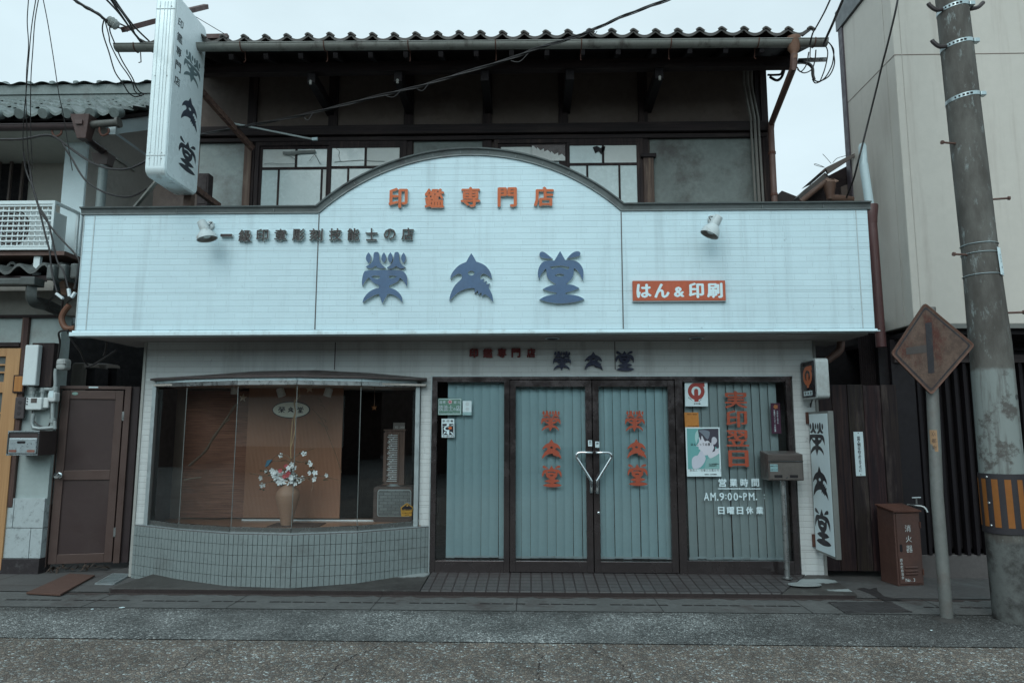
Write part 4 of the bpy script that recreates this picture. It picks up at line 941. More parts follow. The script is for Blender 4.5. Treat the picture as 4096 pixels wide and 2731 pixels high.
# ================================================================== signs, lettering, stickers and fittings on the shop
def lettering(name, label, items, Y, depth, face_mat, side_mat, bold, gap=0., group=None, cat='sign lettering'):
    """items: (char, tile col, row, x0, y0, x1, y1); each letter is a solid block standing on the wall"""
    front = Y-depth-gap
    pts = [onY(P(c,r,(x0+x1)/2,(y0+y1)/2), front) for _, c, r, x0, y0, x1, y1 in items]
    mx = sum(p.x for p in pts)/len(pts); mz = min(p.z for p in pts)
    t = thing(name, label, cat, (mx, Y, mz), group=group)
    for ch, c, r, x0, y0, x1, y1 in items:
        xm_, ym_ = (x0+x1)/2, (y0+y1)/2
        mb = MB(); fn = lambda u, v, w_: (u, Y-gap-w_, v)
        put(mb, ch, fn, AX(c,r,x0,ym_,front), AX(c,r,x1,ym_,front), AZ(c,r,xm_,y1,front), AZ(c,r,xm_,y0,front), depth, bold)
        # street-facing faces get the enamel, the returns the plain edge
        mb.mats = [face_mat, side_mat]
        yf = min(v[1] for v in mb.v)
        mb.m = [0 if all(abs(mb.v[i][1]-yf) < .0016 for i in f) else 1 for f in mb.f]
        mb.build('letter', None, t)
    return t
lettering('fascia_lettering', 'five orange raised characters reading 印鑑専門店 inside the arch of the fascia', [('印',1,1,1217,157,1393,342),('鑑',1,1,1548,162,1728,340),('専',1,1,1880,150,2060,333),('門',1,1,2218,152,2396,333),('店',2,1,200,147,385,328)], YF, .035, ORANGE, LETTER_SIDE, .036)
lettering('fascia_lettering', 'long row of small dark brown raised characters beside the left wall lamp, reading 一級印章彫刻技能士の店', [('一',0,1,2023,580,2130,604),('級',0,1,2190,540,2305,650),('印',1,1,0,535,112,645),('章',1,1,168,533,278,643),('彫',1,1,332,532,445,643),('刻',1,1,488,530,612,642),('技',1,1,670,528,785,640),('能',1,1,838,527,948,640),('士',1,1,1005,527,1115,640),('の',1,1,1172,530,1282,632),('店',1,1,1335,522,1448,635)], YF, .04, INKBROWN, LETTER_SIDE, .014)
lettering('fascia_lettering', 'three large blue cut-out characters of the shop name across the middle of the fascia', [('EI',1,1,973,745,1390,1222),('BUN',1,1,1778,757,2178,1205),('DO',2,1,237,737,662,1218)], YF, .035, NAVY, LETTER_SIDE, 0)
lettering('wall_lettering', 'five small dark red characters on the lower wall under the soffit', [('印',1,2,1957,62,2040,147),('鑑',1,2,2083,62,2172,146),('専',1,2,2215,60,2300,146),('門',2,2,-6,60,78,145),('店',2,2,135,60,215,145)], YW, .03, DEEPRED, DEEPRED, .05)
lettering('wall_lettering', 'three small dark navy characters of the shop name over the entrance doors', [('EI',2,2,377,88,543,265),('BUN',2,2,668,93,830,262),('DO',2,2,955,85,1122,268)], YW, .03, DEEPBLUE, DEEPBLUE, 0)
# red board
yb = YF-.035
bd = thing('sign_board', 'orange-red board with white characters はん&印刷 at the right of the fascia', 'sign', (AX(2,1,1534,1100,yb), YF, AZ(2,1,1534,1193,yb)))
REDB = M('board_red', (.47, .10, .045), .5, 0, .18, 2.5, .04, dirt=(.28, .045, .03), dirt_amt=.5)
bx = [AX(2,1,1110,1100,yb), AX(2,1,1961,1100,yb)]; bz = [AZ(2,1,1534,1193,yb), AZ(2,1,1534,1009,yb)]
MB().box(*bx, yb, YF-.0005, *bz).build('board', REDB, bd, bevel=.003)
b = MB(); b.box(bx[0]-.004, bx[1]+.004, yb+.006, YF-.001, bz[0]-.008, bz[0]-.0005); b.build('board_edge', ALU, bd)
mb = MB(); fn = facing(yb-.001)
for ch, x0, y0, x1, y1 in (('は',1143,1038,1280,1168),('ん',1305,1035,1447,1168),('&',1485,1065,1583,1160),('印',1622,1028,1763,1170),('刷',1790,1028,1935,1168)):
    put(mb, ch, fn, AX(2,1,x0,1100,yb), AX(2,1,x1,1100,yb), AZ(2,1,(x0+x1)/2,y1,yb), AZ(2,1,(x0+x1)/2,y0,yb), 0, .045)
mb.build('board_text', WHITE_VINYL, bd)
# wall spotlights
LAMPW = M('lamp_white', (.54, .60, .61), .45, 0, .08, 9, .05, dirt=(.20, .16, .13), dirt_amt=.9)
def wall_lamp(label, c, r, plate, top, neck, rim, rr):
    pw = onY(P(c, r, *plate), YF); t = thing('wall_spotlight', label, 'lamp', tuple(pw), group='white spotlights on the fascia')
    MB().lathe([(.052, 0), (.052, .012), (.045, .022), (.02, .026)], pw, 20, axis=(0,-1,0)).build('base_plate', LAMPW, t, smooth=True)
    a, n_, m = onY(P(c, r, *top), YF-.21), onY(P(c, r, *neck), YF-.20), onY(P(c, r, *rim), YF-.20)
    MB().tube([pw+Vector((0,-.02,0)), pw+Vector((0,-.10,.0)), (a+n_)/2], .014, 8).build('arm', LAMPW, t, smooth=True)
    d = (n_-a); MB().lathe([(.034, 0), (.042, .006), (.046, d.length*.5), (.048, d.length)], a, 18, axis=tuple(d)).build('lamp_body', LAMPW, t, smooth=True)
    d = (m-n_); L = d.length; k = rr
    sh = MB().lathe([(.044, -.004), (.056, .01), (.072, L*.3), (k*.97, L*.66), (k, L), (k-.006, L), (k*.9, L*.64), (.05, L*.25), (.02, L*.2)], n_, 24, axis=tuple(d), caps=False).build('lamp_shade', LAMPW, t, smooth=True)
    bl = M('lamp_inside', (.38, .35, .33), .5) if 'lamp_inside' not in bpy.data.materials else bpy.data.materials['lamp_inside']
    MB().lathe([(k-.007, L-.002), (k*.9, L*.66), (.05, L*.27), (.001, L*.26)], n_, 24, axis=tuple(d), caps=False).build('reflector', bl, sh, smooth=True)
    MB().lathe([(.0, L*.25), (.03, L*.3), (.045, L*.6), (.03, L*.8), (.0, L*.84)], n_, 16, axis=tuple(d), caps=False).build('bulb', M('bulb_glass', (.5, .52, .5), .15) if 'bulb_glass' not in bpy.data.materials else bpy.data.materials['bulb_glass'], sh, smooth=True)
    q = smooth3([pw+Vector((-.0, -.02, .03)), pw+Vector((.05 if c == 0 else -.05, -.06, .02)), pw+Vector((.05 if c == 0 else -.055, -.12, -.03)), n_]); MB().tube(q, .004, 5).build('flex', CABLE, t)
wall_lamp('white wall spotlight left of the small brown characters, pointing down right', 0, 1, (1928,508), (1846,462), (1886,548), (1903,628), .098)
wall_lamp('white wall spotlight above the red board, pointing down left', 2, 1, (1842,455), (1902,418), (1853,500), (1812,590), .092)

# ------------------------------------------------------------------ lettering and stickers on the glass
def face(cs, Y):
    """cs: photo pixels of top-left, top-right, bottom-right, bottom-left on the plane Y; u,v run 0..1 from bottom-left"""
    a, b_, c_, d_ = [onY(p, Y) for p in cs]
    return lambda u, v, w_: tuple((d_*(1-u)+c_*u)*(1-v) + (a*(1-u)+b_*u)*v + Vector((0, -w_, 0)))
def T1(x, y): return (2700+x*.39553, 1480+y*.39553)
def T3(x, y): return (1700+x*.14031, 1560+y*.14031)
def fq(T, x0, y0, x1, y1, Y, skew=0): return face([T(x0, y0), T(x1, y0), T(x1+skew, y1), T(x0+skew, y1)], Y)
def flatpoly(mb, fn, pts, w_): return mb.add([fn(u, v, w_) for u, v in pts], [tuple(range(len(pts)))])
def card(name, label, cat, fn, mat, th=.0015, group=None):
    p = Vector(fn(.5, 0, 0)); t = thing(name, label, cat, tuple(p), group=group)
    b = MB(); b.prism([(0,0),(1,0),(1,1),(0,1)], fn, th); s = b.build(cat.replace(' ', '_'), mat, t); return t, s
YGZ = YD-.0035
for lab, items in (('red shop-name characters running down the glass of the left-hand door', (('EI',268,632,448,825),('BUN',275,895,452,1080),('DO',275,1135,456,1335))),
                   ('red shop-name characters running down the glass of the right-hand door', (('EI',1043,632,1224,828),('BUN',1057,893,1232,1077),('DO',1058,1122,1242,1323)))):
    t = thing('door_lettering', lab, 'lettering', (AX(2,2,(items[0][1]+items[0][3])/2,1335,YGZ), YGZ, AZ(2,2,items[0][1],1335,YGZ)), group='red shop names on the doors')
    for g, x0, y0, x1, y1 in items:
        mb = MB(); put(mb, g, facing(YGZ), AX(2,2,x0,1000,YGZ), AX(2,2,x1,1000,YGZ), AZ(2,2,x0,y1,YGZ), AZ(2,2,x0,y0,YGZ)); mb.build('letter', DECAL_RED, t)
YSZ = YD+.006
def window_text(name, label, items, mat, bold, extra=None):
    xs = [onY(T1(i[1], i[4]), YSZ) for i in items]; t = thing(name, label, 'lettering', (sum(p.x for p in xs)/len(xs), YSZ, min(p.z for p in xs)))
    for ch, x0, y0, x1, y1 in items:
        a, c_ = onY(T1(x0, y0), YSZ), onY(T1(x1, y1), YSZ); mb = MB(); put(mb, ch, facing(YSZ), a.x, c_.x, c_.z, a.z, 0, bold); mb.build('letter', mat, t)
    if extra:
        a, c_ = onY(T1(*extra[:2]), YSZ), onY(T1(*extra[2:]), YSZ); MB().quad((a.x, YSZ, c_.z), (c_.x, YSZ, c_.z), (c_.x, YSZ, a.z), (a.x, YSZ, a.z)).build('underline', mat, t)
window_text('window_lettering', 'four big red characters 実印翌日 running down the right-hand window', [('実',497,210,735,385),('印',512,405,733,578),('翌',515,605,752,772),('日',537,808,748,978)], DECAL_RED, .028)
window_text('window_lettering', 'white opening-hours heading 営業時間 with a line under it', [('営',438,1095,522,1180),('業',550,1095,632,1178),('時',660,1095,742,1180),('間',772,1095,853,1177)], WHITE_VINYL, .03, (433,1192,872,1203))
window_text('window_lettering', 'white line of opening hours AM.9:00~PM. on the right-hand window', [('A',290,1238,347,1318),('M',357,1238,414,1318),('.',424,1300,440,1318),('9',447,1237,500,1318),(':',508,1256,522,1302),('0',530,1237,578,1318),('0',590,1237,640,1318),('~',645,1266,680,1288),('P',688,1238,730,1316),('M',745,1238,805,1316),('.',815,1297,832,1314),(':',896,1253,912,1300)], WHITE_VINYL, .018)
window_text('window_lettering', 'white closing-day line 日曜日休業 lowest on the right-hand window', [('日',433,1380,503,1456),('曜',525,1380,602,1456),('日',622,1380,692,1456),('休',715,1378,795,1456),('業',815,1378,895,1456)], WHITE_VINYL, .035)
# the association's emblem: a ring with a flag at its top and a stem
def emblem():
    o = [(302,128,1),(302,168,1),(283,168,1)]; C = (212,215)
    for a in range(-35, 75, 11): o.append((C[0]+88*math.cos(R(a)), C[1]+88*math.sin(R(a))))
    o += [(235,300,1),(235,322,1),(190,322,1),(190,300,1)]
    for a in range(106, 270, 11): o.append((C[0]+88*math.cos(R(a)), C[1]+88*math.sin(R(a))))
    o.append((212,128,1))
    h = [(190,258,1)]
    for a in range(122, 420, 16): h.append((C[0]+50*math.cos(R(a)), C[1]+50*math.sin(R(a))))
    h += [(233,258,1),(233,210)] + [(212+21*math.cos(R(a)), 210+21*math.sin(R(a))) for a in (-45,-90,-135)] + [(190,210)]
    return flip([o, h])
DRAWN['EMBLEM'] = emblem()
DRAWN['FLOWER'] = [[(.5+(.5 if k % 2 else .38)*math.cos(math.pi*k/5), .5+(.5 if k % 2 else .38)*math.sin(math.pi*k/5)) for k in range(10)]]
fn = fq(T1, 97, 110, 327, 366, YSZ, 7)
t, s = card('emblem_sticker', 'white square sticker with a red ring emblem, top left of the right-hand window', 'sticker', fn, PAPER)
mb = MB(); put(mb, 'EMBLEM', lambda u, v, w_: fn(u, v, .002), .13, .87, .18, .93); mb.build('emblem', M('emblem_red', (.34, .05, .04), .5, 0, .2, 12, 0), s)
mb = MB(); line(mb, '全日印連', lambda u, v, w_: fn(u, v*.9, .002), .41, .115, .075, .075, bold=.03)
for i, ch in enumerate('技術や!'): line(mb, ch, lambda u, v, w_: fn(u, v, .002), .17+.055*i, .34-.042*i, .06)
for i, ch in enumerate('信用のマーク'): line(mb, ch, lambda u, v, w_: fn(u, v, .002), .63+.05*i, .2+.045*i+.006*i*i, .055)
mb.build('sticker_text', INK, s)
fn2 = fq(T1, 93, 427, 236, 575, YSZ, 8)
t, s = card('orange_sticker', 'small square orange sticker just above the poster', 'sticker', fn2, M('sticker_orange', (.47, .19, .04), .5))
mb = MB(); line(mb, '『本物の証 決意の証』', lambda u, v, w_: fn2(u, v, .002), .18, .87, .085, .072); line(mb, '公益社団法人全日本印章業協会', lambda u, v, w_: fn2(u, v, .002), .2, .08, .06, .055); mb.build('sticker_text', M('sticker_brown', (.07, .02, .015), .6), s)
# poster: a plain drawing of a youth in profile
fnp = fq(T1, 103, 577, 450, 1074, YSZ, 18)
t, s = card('poster', 'teal poster of a dark-haired youth in profile under the orange sticker', 'poster', fnp, PAPER)
def pv(x, y): V = (y-577)/497; return ((x-103-18*V)/347, 1-V)
def art(name, pts, mat, w_, smooth=True):
    q = smooth_path([pv(*p[:2]) + tuple(p[2:]) for p in pts], 3) if smooth else [pv(*p) for p in pts]
    flatpoly(MB(), fnp, q, w_).build(name, mat, s)
CL = lambda n, c: M(n, c, .6, 0, .04, 4, 0)
art('backdrop', [(118,590),(438,590),(451,1000),(131,1000)], CL('poster_teal', (.135, .36, .36)), .0020, False)
art('jacket', [(255,1000,1),(300,985),(312,925),(345,885),(400,865),(448,848,1),(451,1000,1)], CL('poster_jacket', (.22, .40, .39)), .0023)
art('neck', [(330,840),(352,890),(400,872),(446,842,1),(442,790,1),(400,800)], CL('poster_skin', (.60, .60, .66)), .0026)
art('facial_profile', [(236,680,1),(244,722),(212,768,1),(240,778),(238,796),(256,806),(262,832),(302,862),(345,848),(388,818),(400,760),(392,690),(300,660)], bpy.data.materials['poster_skin'], .0029)
art('ear', [(370,700),(385,676),(412,684),(424,715),(405,748),(380,745)], CL('poster_ear', (.50, .50, .56)), .0036)
art('dark_hair', [(232,602,1),(300,592),(438,592,1),(444,780,1),(428,792),(405,772),(404,815),(374,828,1),(394,785),(386,752),(424,712),(404,676),(372,690),(366,740),(330,712),(300,718),(270,660),(262,710),(240,660)], CL('poster_hair', (.045, .045, .065)), .0033)
art('pale_hair', [(232,602,1),(205,640),(202,700),(215,745,1),(228,700),(236,668),(245,625)], CL('poster_pale_hair', (.36, .55, .55)), .0031)
art('hair_sheen', [(240,612),(290,604),(350,625),(330,700),(280,650)], CL('poster_sheen', (.16, .19, .23)), .0039)
art('hand', [(170,905),(200,868),(228,862),(252,822),(276,820),(290,850),(304,872),(308,905),(282,955),(240,992),(180,992)], CL('poster_hand', (.52, .54, .62)), .0042)
for x0, y0, x1, y1 in ((185,900,205,940),(215,890,228,945),(245,880,255,930)): art('finger_line', [(x0,y0),(x0+4,y0),(x1+3,y1),(x1,y1)], bpy.data.materials['poster_ear'], .0045, False)
mb = MB(); f = lambda u, v, w_: fnp(u, v, .005)
line(mb, 'はんこって必要?', f, pv(170,750)[0], pv(170,750)[1], .062, .083, bold=.02); line(mb, 'はんこは自分を証明する、', f, pv(345,948)[0], pv(345,948)[1], .03, .026); line(mb, '大切な自分の証です。', f, pv(345,965)[0], pv(345,965)[1], .03, .026); line(mb, '公益社団法人 全日本印章業協会', f, pv(300,1052)[0], pv(300,1052)[1], .026, .024); mb.build('poster_text', INK, s)
mb = MB(); line(mb, '新成人・社会人の君たちに', f, pv(160,1010)[0], pv(160,1010)[1], .06, .079); mb.build('poster_caption', CL('poster_grey', (.42, .47, .48)), s)
fn4 = fq(T1, 965, 333, 1060, 640, YSZ, 15)
t, s = card('member_plate', 'narrow dark plate with gold crest and white vertical text, right of the big red characters', 'plate', fn4, M('plate_dark', (.045, .014, .035), .4, bump=0))
mb = MB(); put(mb, 'FLOWER', lambda u, v, w_: fn4(u, v, .002), .27, .76, .80, .955); mb.build('crest', M('crest_gold', (.35, .14, .06), .4), s)
mb = MB(); f = lambda u, v, w_: fn4(.37+u, .75+v*.31, .002); line(mb, '京都府マイスターの会会員', f, 0, 0, .19, .195, True, .03, 1.0)
f = lambda u, v, w_: fn4(.68+u, .735+v*.31, .002); line(mb, '全国技能士連合会', f, 0, 0, .145, .18, True, .03, 1.0); mb.build('plate_text', WHITE_VINYL, s)
# left side light: green plaque, white card, black craft card
YL = YD+.0085
fn5 = fq(T3, 372, 232, 1042, 710, YL, -4)
t, s = card('craft_plaque', 'green and white plaque 技能士の店 on the glass left of the doors', 'plaque', fn5, M('plaque_green', (.12, .24, .19), .45))
def fr(mb, fn, u0, u1, v0, v1, w_, k, ar): 
    for q in ((u0,u1,v1-k*ar,v1),(u0,u1,v0,v0+k*ar),(u0,u0+k,v0,v1),(u1-k,u1,v0,v1)): flatpoly(mb, fn, [(q[0],q[2]),(q[1],q[2]),(q[1],q[3]),(q[0],q[3])], w_)
mb = MB(); fr(mb, fn5, .022, .978, .035, .965, .002, .02, 1.4); f = lambda u, v, w_: fn5(u, v, .0021)
for ch, x0, y0, x1, y1 in (('国',415,303,492,385),('家',515,303,595,385),('認',820,303,905,385),('定',922,303,1005,385),('技',400,428,525,592),('能',535,428,662,592),('士',672,428,802,592),('の',805,500,880,588),('店',888,428,1010,592)):
    put(mb, ch, f, (x0-372)/670, (x1-372)/670, 1-(y1-232)/478, 1-(y0-232)/478, 0, .04)
line(mb, '全国印章技能士会連合会・京都府印章技能士会', f, .07, .13, .075, .044, width=.6, bold=.01); mb.build('plaque_text', WHITE_VINYL, s)
mb = MB(); put(mb, 'FLOWER', f, .41, .60, .66, .91); mb.build('crest', M('crest_pink', (.62, .42, .45), .5), s)
mb = MB(); put(mb, 'FLOWER', lambda u, v, w_: fn5(u, v, .003), .455, .555, .72, .85); mb.build('crest_heart', M('crest_red', (.45, .06, .10), .5), s)
fn6 = fq(T3, 1077, 305, 1327, 712, YL, -2)
t, s = card('faded_card', 'faded white notice card to the right of the green plaque', 'card', fn6, PAPER)
mb = MB(); flatpoly(mb, fn6, [(0,0),(1,0),(1,.22),(0,.22)], .002); mb.build('card_footer', M('card_teal', (.30, .47, .48), .6), s)
mb = MB(); put(mb, 'FLOWER', lambda u, v, w_: fn6(u, v, .002), .28, .72, .62, .92); put(mb, 'FLOWER', lambda u, v, w_: fn6(u, v, .002), .28, .72, .28, .56); mb.build('faint_print', M('faint_print', (.56, .64, .66), .6), s)
fn7 = fq(T3, 472, 814, 832, 1347, YL, 6)
t, s = card('craft_card', 'black and white card with the brushed character 京 and a red dot, under the green plaque', 'card', fn7, PAPER)
def cv7(x, y): return ((x-474)/360, 1-(y-812)/535)
mb = MB(); flatpoly(mb, fn7, [cv7(497,1272), cv7(812,1272), cv7(812,955), cv7(497,955)], .002); mb.build('black_field', INK, s)
mb = MB(); f = lambda u, v, w_: fn7(u, v, .003)
flatpoly(mb, f, [cv7(*p) for p in ((497,1022),(804,1012),(776,980),(750,1005),(690,1010),(690,960),(620,960),(620,1010),(497,1014))], 0)
ring = [cv7(625+ (92*math.cos(R(a)))*1.0, 1095+72*math.sin(R(a))) for a in range(40, 320, 14)]; rin = [cv7(640+62*math.cos(R(a)), 1090+44*math.sin(R(a))) for a in range(40, 320, 14)]
for i in range(len(ring)-1): flatpoly(mb, f, [ring[i], ring[i+1], rin[i+1], rin[i]], 0)
for q in (((620,1130),(690,1130),(690,1255),(665,1270),(605,1225),(620,1200)), ((510,1270),(555,1185),(605,1200)), ((705,1185),(770,1195),(805,1250),(780,1265),(760,1240))): flatpoly(mb, f, [cv7(*p) for p in q], 0)
mb.build('brush_character', WHITE_VINYL, s)
mb = MB(); flatpoly(mb, lambda u, v, w_: fn7(u, v, .004), [cv7(718+50*math.cos(R(a)), 1076+38*math.sin(R(a))) for a in range(0, 360, 18)], 0); mb.build('red_dot', ORANGE, s)
mb = MB()
for ch, x0, x1 in (('京',500,575),('印',620,692),('章',728,806)): u0, v1 = cv7(x0, 845); u1, v0 = cv7(x1, 910); put(mb, ch, lambda u, v, w_: fn7(u, v, .003), u0, u1, v0, v1)
line(mb, '京もの指定工芸品', lambda u, v, w_: fn7(u, v, .003), cv7(520,1308)[0], cv7(520,1308)[1], .1, .112, bold=.02); mb.build('card_text', INK, s)
# yellow pentagon sticker on the right facet of the display window
pA, pB = Vector((gl_poly[4][0], gl_poly[4][1], 0)), Vector((gl_poly[5][0], gl_poly[5][1], 0)); nrm = Vector(((pB-pA).y, -(pB-pA).x, 0)).normalized()
def onP(p):
    d = _ray(*p); return CH + d*((pA-CH).dot(nrm)/d.dot(nrm))
def facet(cs):
    a, b_, c_, d_ = [onP(p) + nrm*.006 for p in cs]; return lambda u, v, w_: tuple((d_*(1-u)+c_*u)*(1-v)+(a*(1-u)+b_*u)*v + nrm*w_)
fn8 = facet([P(1,2,1325,1480), P(1,2,1432,1478), P(1,3,1430,92), P(1,3,1328,100)])
t = thing('pentagon_sticker', 'yellow house-shaped sticker low at the right end of the display window', 'sticker', tuple(fn8(.5, 0, 0)))
yl = MB(); yl.prism([(.05,.33),(.95,.33),(1.08,.78),(.55,1.0),(0,.78)], fn8, .0015); s = yl.build('sticker', M('sticker_yellow', (.50, .27, .05), .5), t)
mb = MB(); flatpoly(mb, fn8, [(.1,.62),(1.0,.62),(.98,.76),(.55,.95),(.1,.76)], .002); mb.build('black_field', INK, s)
mb = MB(); put(mb, 'FLOWER', lambda u, v, w_: fn8(u, v, .003), .47, .65, .82, .90); f = lambda u, v, w_: fn8(u, v*.35+.43, .003); line(mb, '技能士の店', f, .17, .63, .21, .19, bold=.03); mb.build('sticker_print', M('print_gold', (.55, .32, .08), .5), s)
mb = MB(); f = lambda u, v, w_: fn8(u, v*.35+.35, .003); line(mb, 'よい腕よい仕事', f, .15, .42, .14, .13); line(mb, '全技連', f, .4, .13, .11, .13); mb.build('sticker_text', INK, s)

# ------------------------------------------------------------------ light box sign with the emblem
LX, LY0, LY1 = 2.805, 6.775, 7.165
def T2(x, y): return (3000+x*.606, 1400+y*.606)
lz0, lz1 = 1.838, 2.238
lb = thing('light_box_sign', 'small rounded light box with an orange ring emblem, by the right end of the wall', 'sign', (LX, LY1, lz0))
def rr_yz(y0, y1, z0, z1, r): return rrect(y0, y1, z0, z1, r)
BOXM = M('lightbox_shell', (.44, .48, .48), .4, .1, .12, 4, .05, dirt=(.14, .08, .055), dirt_amt=.6)
case = MB().yz(rr_yz(LY0, LY1, lz0, lz1, .04), LX, LX+.125).build('sign_case', BOXM, lb, bevel=.006, smooth=True)
fp = MB().yz(rr_yz(LY0+.035, LY1-.02, lz0+.02, lz1-.02, .02), LX-.004, LX-.0005).build('face_panel', M('panel_black', (.02, .017, .02), .25, bump=0), lb)
fL = lambda u, v, w_: (LX-.005-w_, LY1-.02-u*(LY1-LY0-.055), lz0+.02+v*(lz1-lz0-.04))
mb = MB(); put(mb, 'EMBLEM', fL, .16, .84, .27, .87); mb.build('emblem', M('emblem_orange', (.60, .17, .075), .45), fp)
mb = MB(); flatpoly(mb, fL, [(.16,.05),(.8,.05),(.8,.18),(.16,.18)], 0); s = mb.build('name_label', PAPER, fp)
mb = MB(); f = lambda u, v, w_: fL(u, v, .001)
for i, g in enumerate(SHOP_GLYPHS): put(mb, g, f, .24+.2*i, .36+.2*i, .07, .16)
mb.build('label_text', INK, s)
mb = MB(); line(mb, '信用のマーク', f, .2, .93, .1, .12, bold=.01); line(mb, '全日印連', f, .62, .24, .05, .06); mb.build('panel_text', M('dim_orange', (.25, .09, .05), .5), fp)
MB().box(LX+.02, LX+.10, LY1, 7.2, lz0+.08, lz1-.08).build('wall_bracket', BOXM, lb)
MB().tube(smooth3([(LX+.06, 7.05, lz0), (LX+.05, 7.06, lz0-.05), (LX+.08, 7.15, lz0-.07), (LX+.1, 7.2, lz0-.03)]), .006, 6).build('cable', CABLE, lb)
# ------------------------------------------------------------------ white blade sign
BX, BY0, BY1, bz0, bz1 = 2.868, 6.70, 7.175, .325, 1.715
bs = thing('blade_sign', 'tall white blade sign with dark shop-name characters beside the letter box', 'sign', (BX, BY1, bz0))
MB().box(BX, BX+.05, BY0, BY1, bz0, bz1).build('frame', M('sign_frame', (.24, .25, .24), .4, .5, .1), bs, bevel=.003)
pn = MB().box(BX-.003, BX-.0005, BY0+.022, BY1-.022, bz0+.022, bz1-.022).build('panel', M('sign_white', (.72, .83, .86), .4, 0, .03, 3, 0), bs)
fB = lambda u, v, w_: (BX-.004, BY1-.022-u, v)
def bxu(x, y): p = onX(T2(x, y), BX); return BY1-.022-p.y, p.z
for g, (xa, ya), (xb, yb_), ytop, ybot, xm_ in (('EI',(395,600),(495,600),478,698,447), ('BUN',(418,880),(520,985),765,978,458), ('DO',(432,1130),(540,1285),1050,1288,485)):
    u0 = bxu(xa, ya)[0]; u1 = bxu(xb, yb_)[0]; mb = MB(); put(mb, g, fB, u0, u1, bxu(xm_, ybot)[1], bxu(xm_, ytop)[1]); mb.build('letter', INK, pn)
for z in (bz0+.05, bz1-.11):
    h = MB(); h.box(BX+.005, BX+.045, BY1, 7.2, z, z+.10); h.box(BX-.02, BX+.005, 7.17, 7.2, z-.01, z+.11); h.build('bracket', RUST, bs)
# ------------------------------------------------------------------ projecting vertical sign over the fascia
PX, PY0, PY1, pz0 = -3.485, 6.16, 6.79, 3.935
pz1 = 5.80; TH = .195
ps = thing('projecting_sign', 'tall white projecting sign box with dark characters, above the left end of the fascia', 'sign', (PX, PY1, pz0))
SHELL = M('sign_shell', (.76, .85, .87), .35, .1, .05, 3, .05, dirt=(.25, .22, .18), dirt_amt=.55, streak=True)
MB().yz(rrect(PY0, PY1, pz0, pz1, .075), PX-TH, PX).build('sign_box', SHELL, ps, bevel=.012, smooth=True)
b = MB()
for k in (.045, .075, .105, .15): b.box(PX-k-.003, PX-k, PY0-.004, PY0+.02, pz0+.09, pz1-.09)
for z in (pz0+.19, pz1-.17): b.box(PX-TH+.004, PX-.004, PY0-.0045, PY0+.02, z, z+.007)
b.build('edge_ribs', M('rib_grey', (.58, .63, .64), .5, 0), ps)
b = MB()
for z in (pz0+.22, pz0+.16, pz0+1.0, pz1-.14):
    for k in (.04, .155): b.lathe([(.006, 0), (.004, .004)], (PX-k, PY0-.004, z), 8, axis=(0,-1,0))
b.build('rivets', STEEL, ps)
pf = MB().yz(rrect(PY0+.02, PY1-.01, pz0+.02, pz1-.01, .06), PX+.0005, PX+.005).build('face_panel', M('sign_face', (.78, .86, .88), .3, 0, .02, 2, 0), ps)
fP = lambda u, v, w_: (PX+.006, u, v)
def T4(x, y): return (560+x*.5102, y*.5102)
def pyz(x, y): q = onX(T4(x, y), PX); return q.y, q.z
FADE = [M('faded_print', (.16, .22, .235), .5), M('print_slate', (.055, .07, .095), .5), M('print_dark', (.035, .045, .058), .5), M('print_grey', (.25, .29, .31), .5)]
for ch, xa, ya, xb, yb_, xm_, yt, yb2, m in (('印',295,170,335,210,314,150,222,3), ('鑑',287,280,328,330,307,262,336,3), ('専',280,385,320,440,300,370,444,2), ('門',273,500,315,560,294,482,563,2), ('店',265,615,308,675,286,600,672,2),
        ('EI',338,520,468,620,400,425,655,0), ('BUN',316,930,440,1030,390,765,1000,1), ('DO',293,1250,428,1370,366,1105,1350,2)):
    y0, y1 = pyz(xa, ya)[0], pyz(xb, yb_)[0]; mb = MB(); put(mb, ch, fP, y0, y1, pyz(xm_, yb2)[1], pyz(xm_, yt)[1], 0, .018); mb.build('letter', FADE[m], pf)
POSTW = M('sign_post', (.16, .10, .08), .7, .1, .2, 8, .2)
q = onY((758, 836), 6.86)
MB().box(q.x-.04, q.x+.04, 6.80, 6.88, 3.6, 4.15).build('mast', POSTW, ps)
MB().beam(onY((652, 695), 6.3), onY((537, 832), 6.9), .03, .03).build('strut', GUTTER_M, ps)
for (a, c_) in (((1838,828),(2322,1368)),): MB().beam(onY(P(0,0,1838,828), 6.95), onY(P(0,0,2320,1368), 7.6), .05, .06).build('timber_brace', wood('brace_wood', (.17,.10,.075), (.06,.035,.03), 'x'), ps)
MB().beam(onY(P(0,1,1790,165), 6.9), onY(P(0,1,2010,325), 7.3), .05, .06).build('timber_brace', bpy.data.materials['brace_wood'], ps)
for a, c_, Ya, Yb in ((P(0,0,1715,105), P(0,0,1895,62), 6.9, 7.5), (P(0,0,1870,345), P(0,0,2095,340), 6.9, 6.9), (P(0,0,1130,275), P(0,0,1425,195), 6.5, 6.9)):
    MB().beam(onY(a, Ya), onY(c_, Yb), .05, .05).build('steel_arm', M('arm_rust', (.085, .05, .045), .7) if 'arm_rust' not in bpy.data.materials else bpy.data.materials['arm_rust'], ps)
MB().tube([onY(P(0,0,1735,120), 6.9), onY(P(0,0,2075,322), 6.9)], .004, 5).build('stay_wire', CABLE, ps)
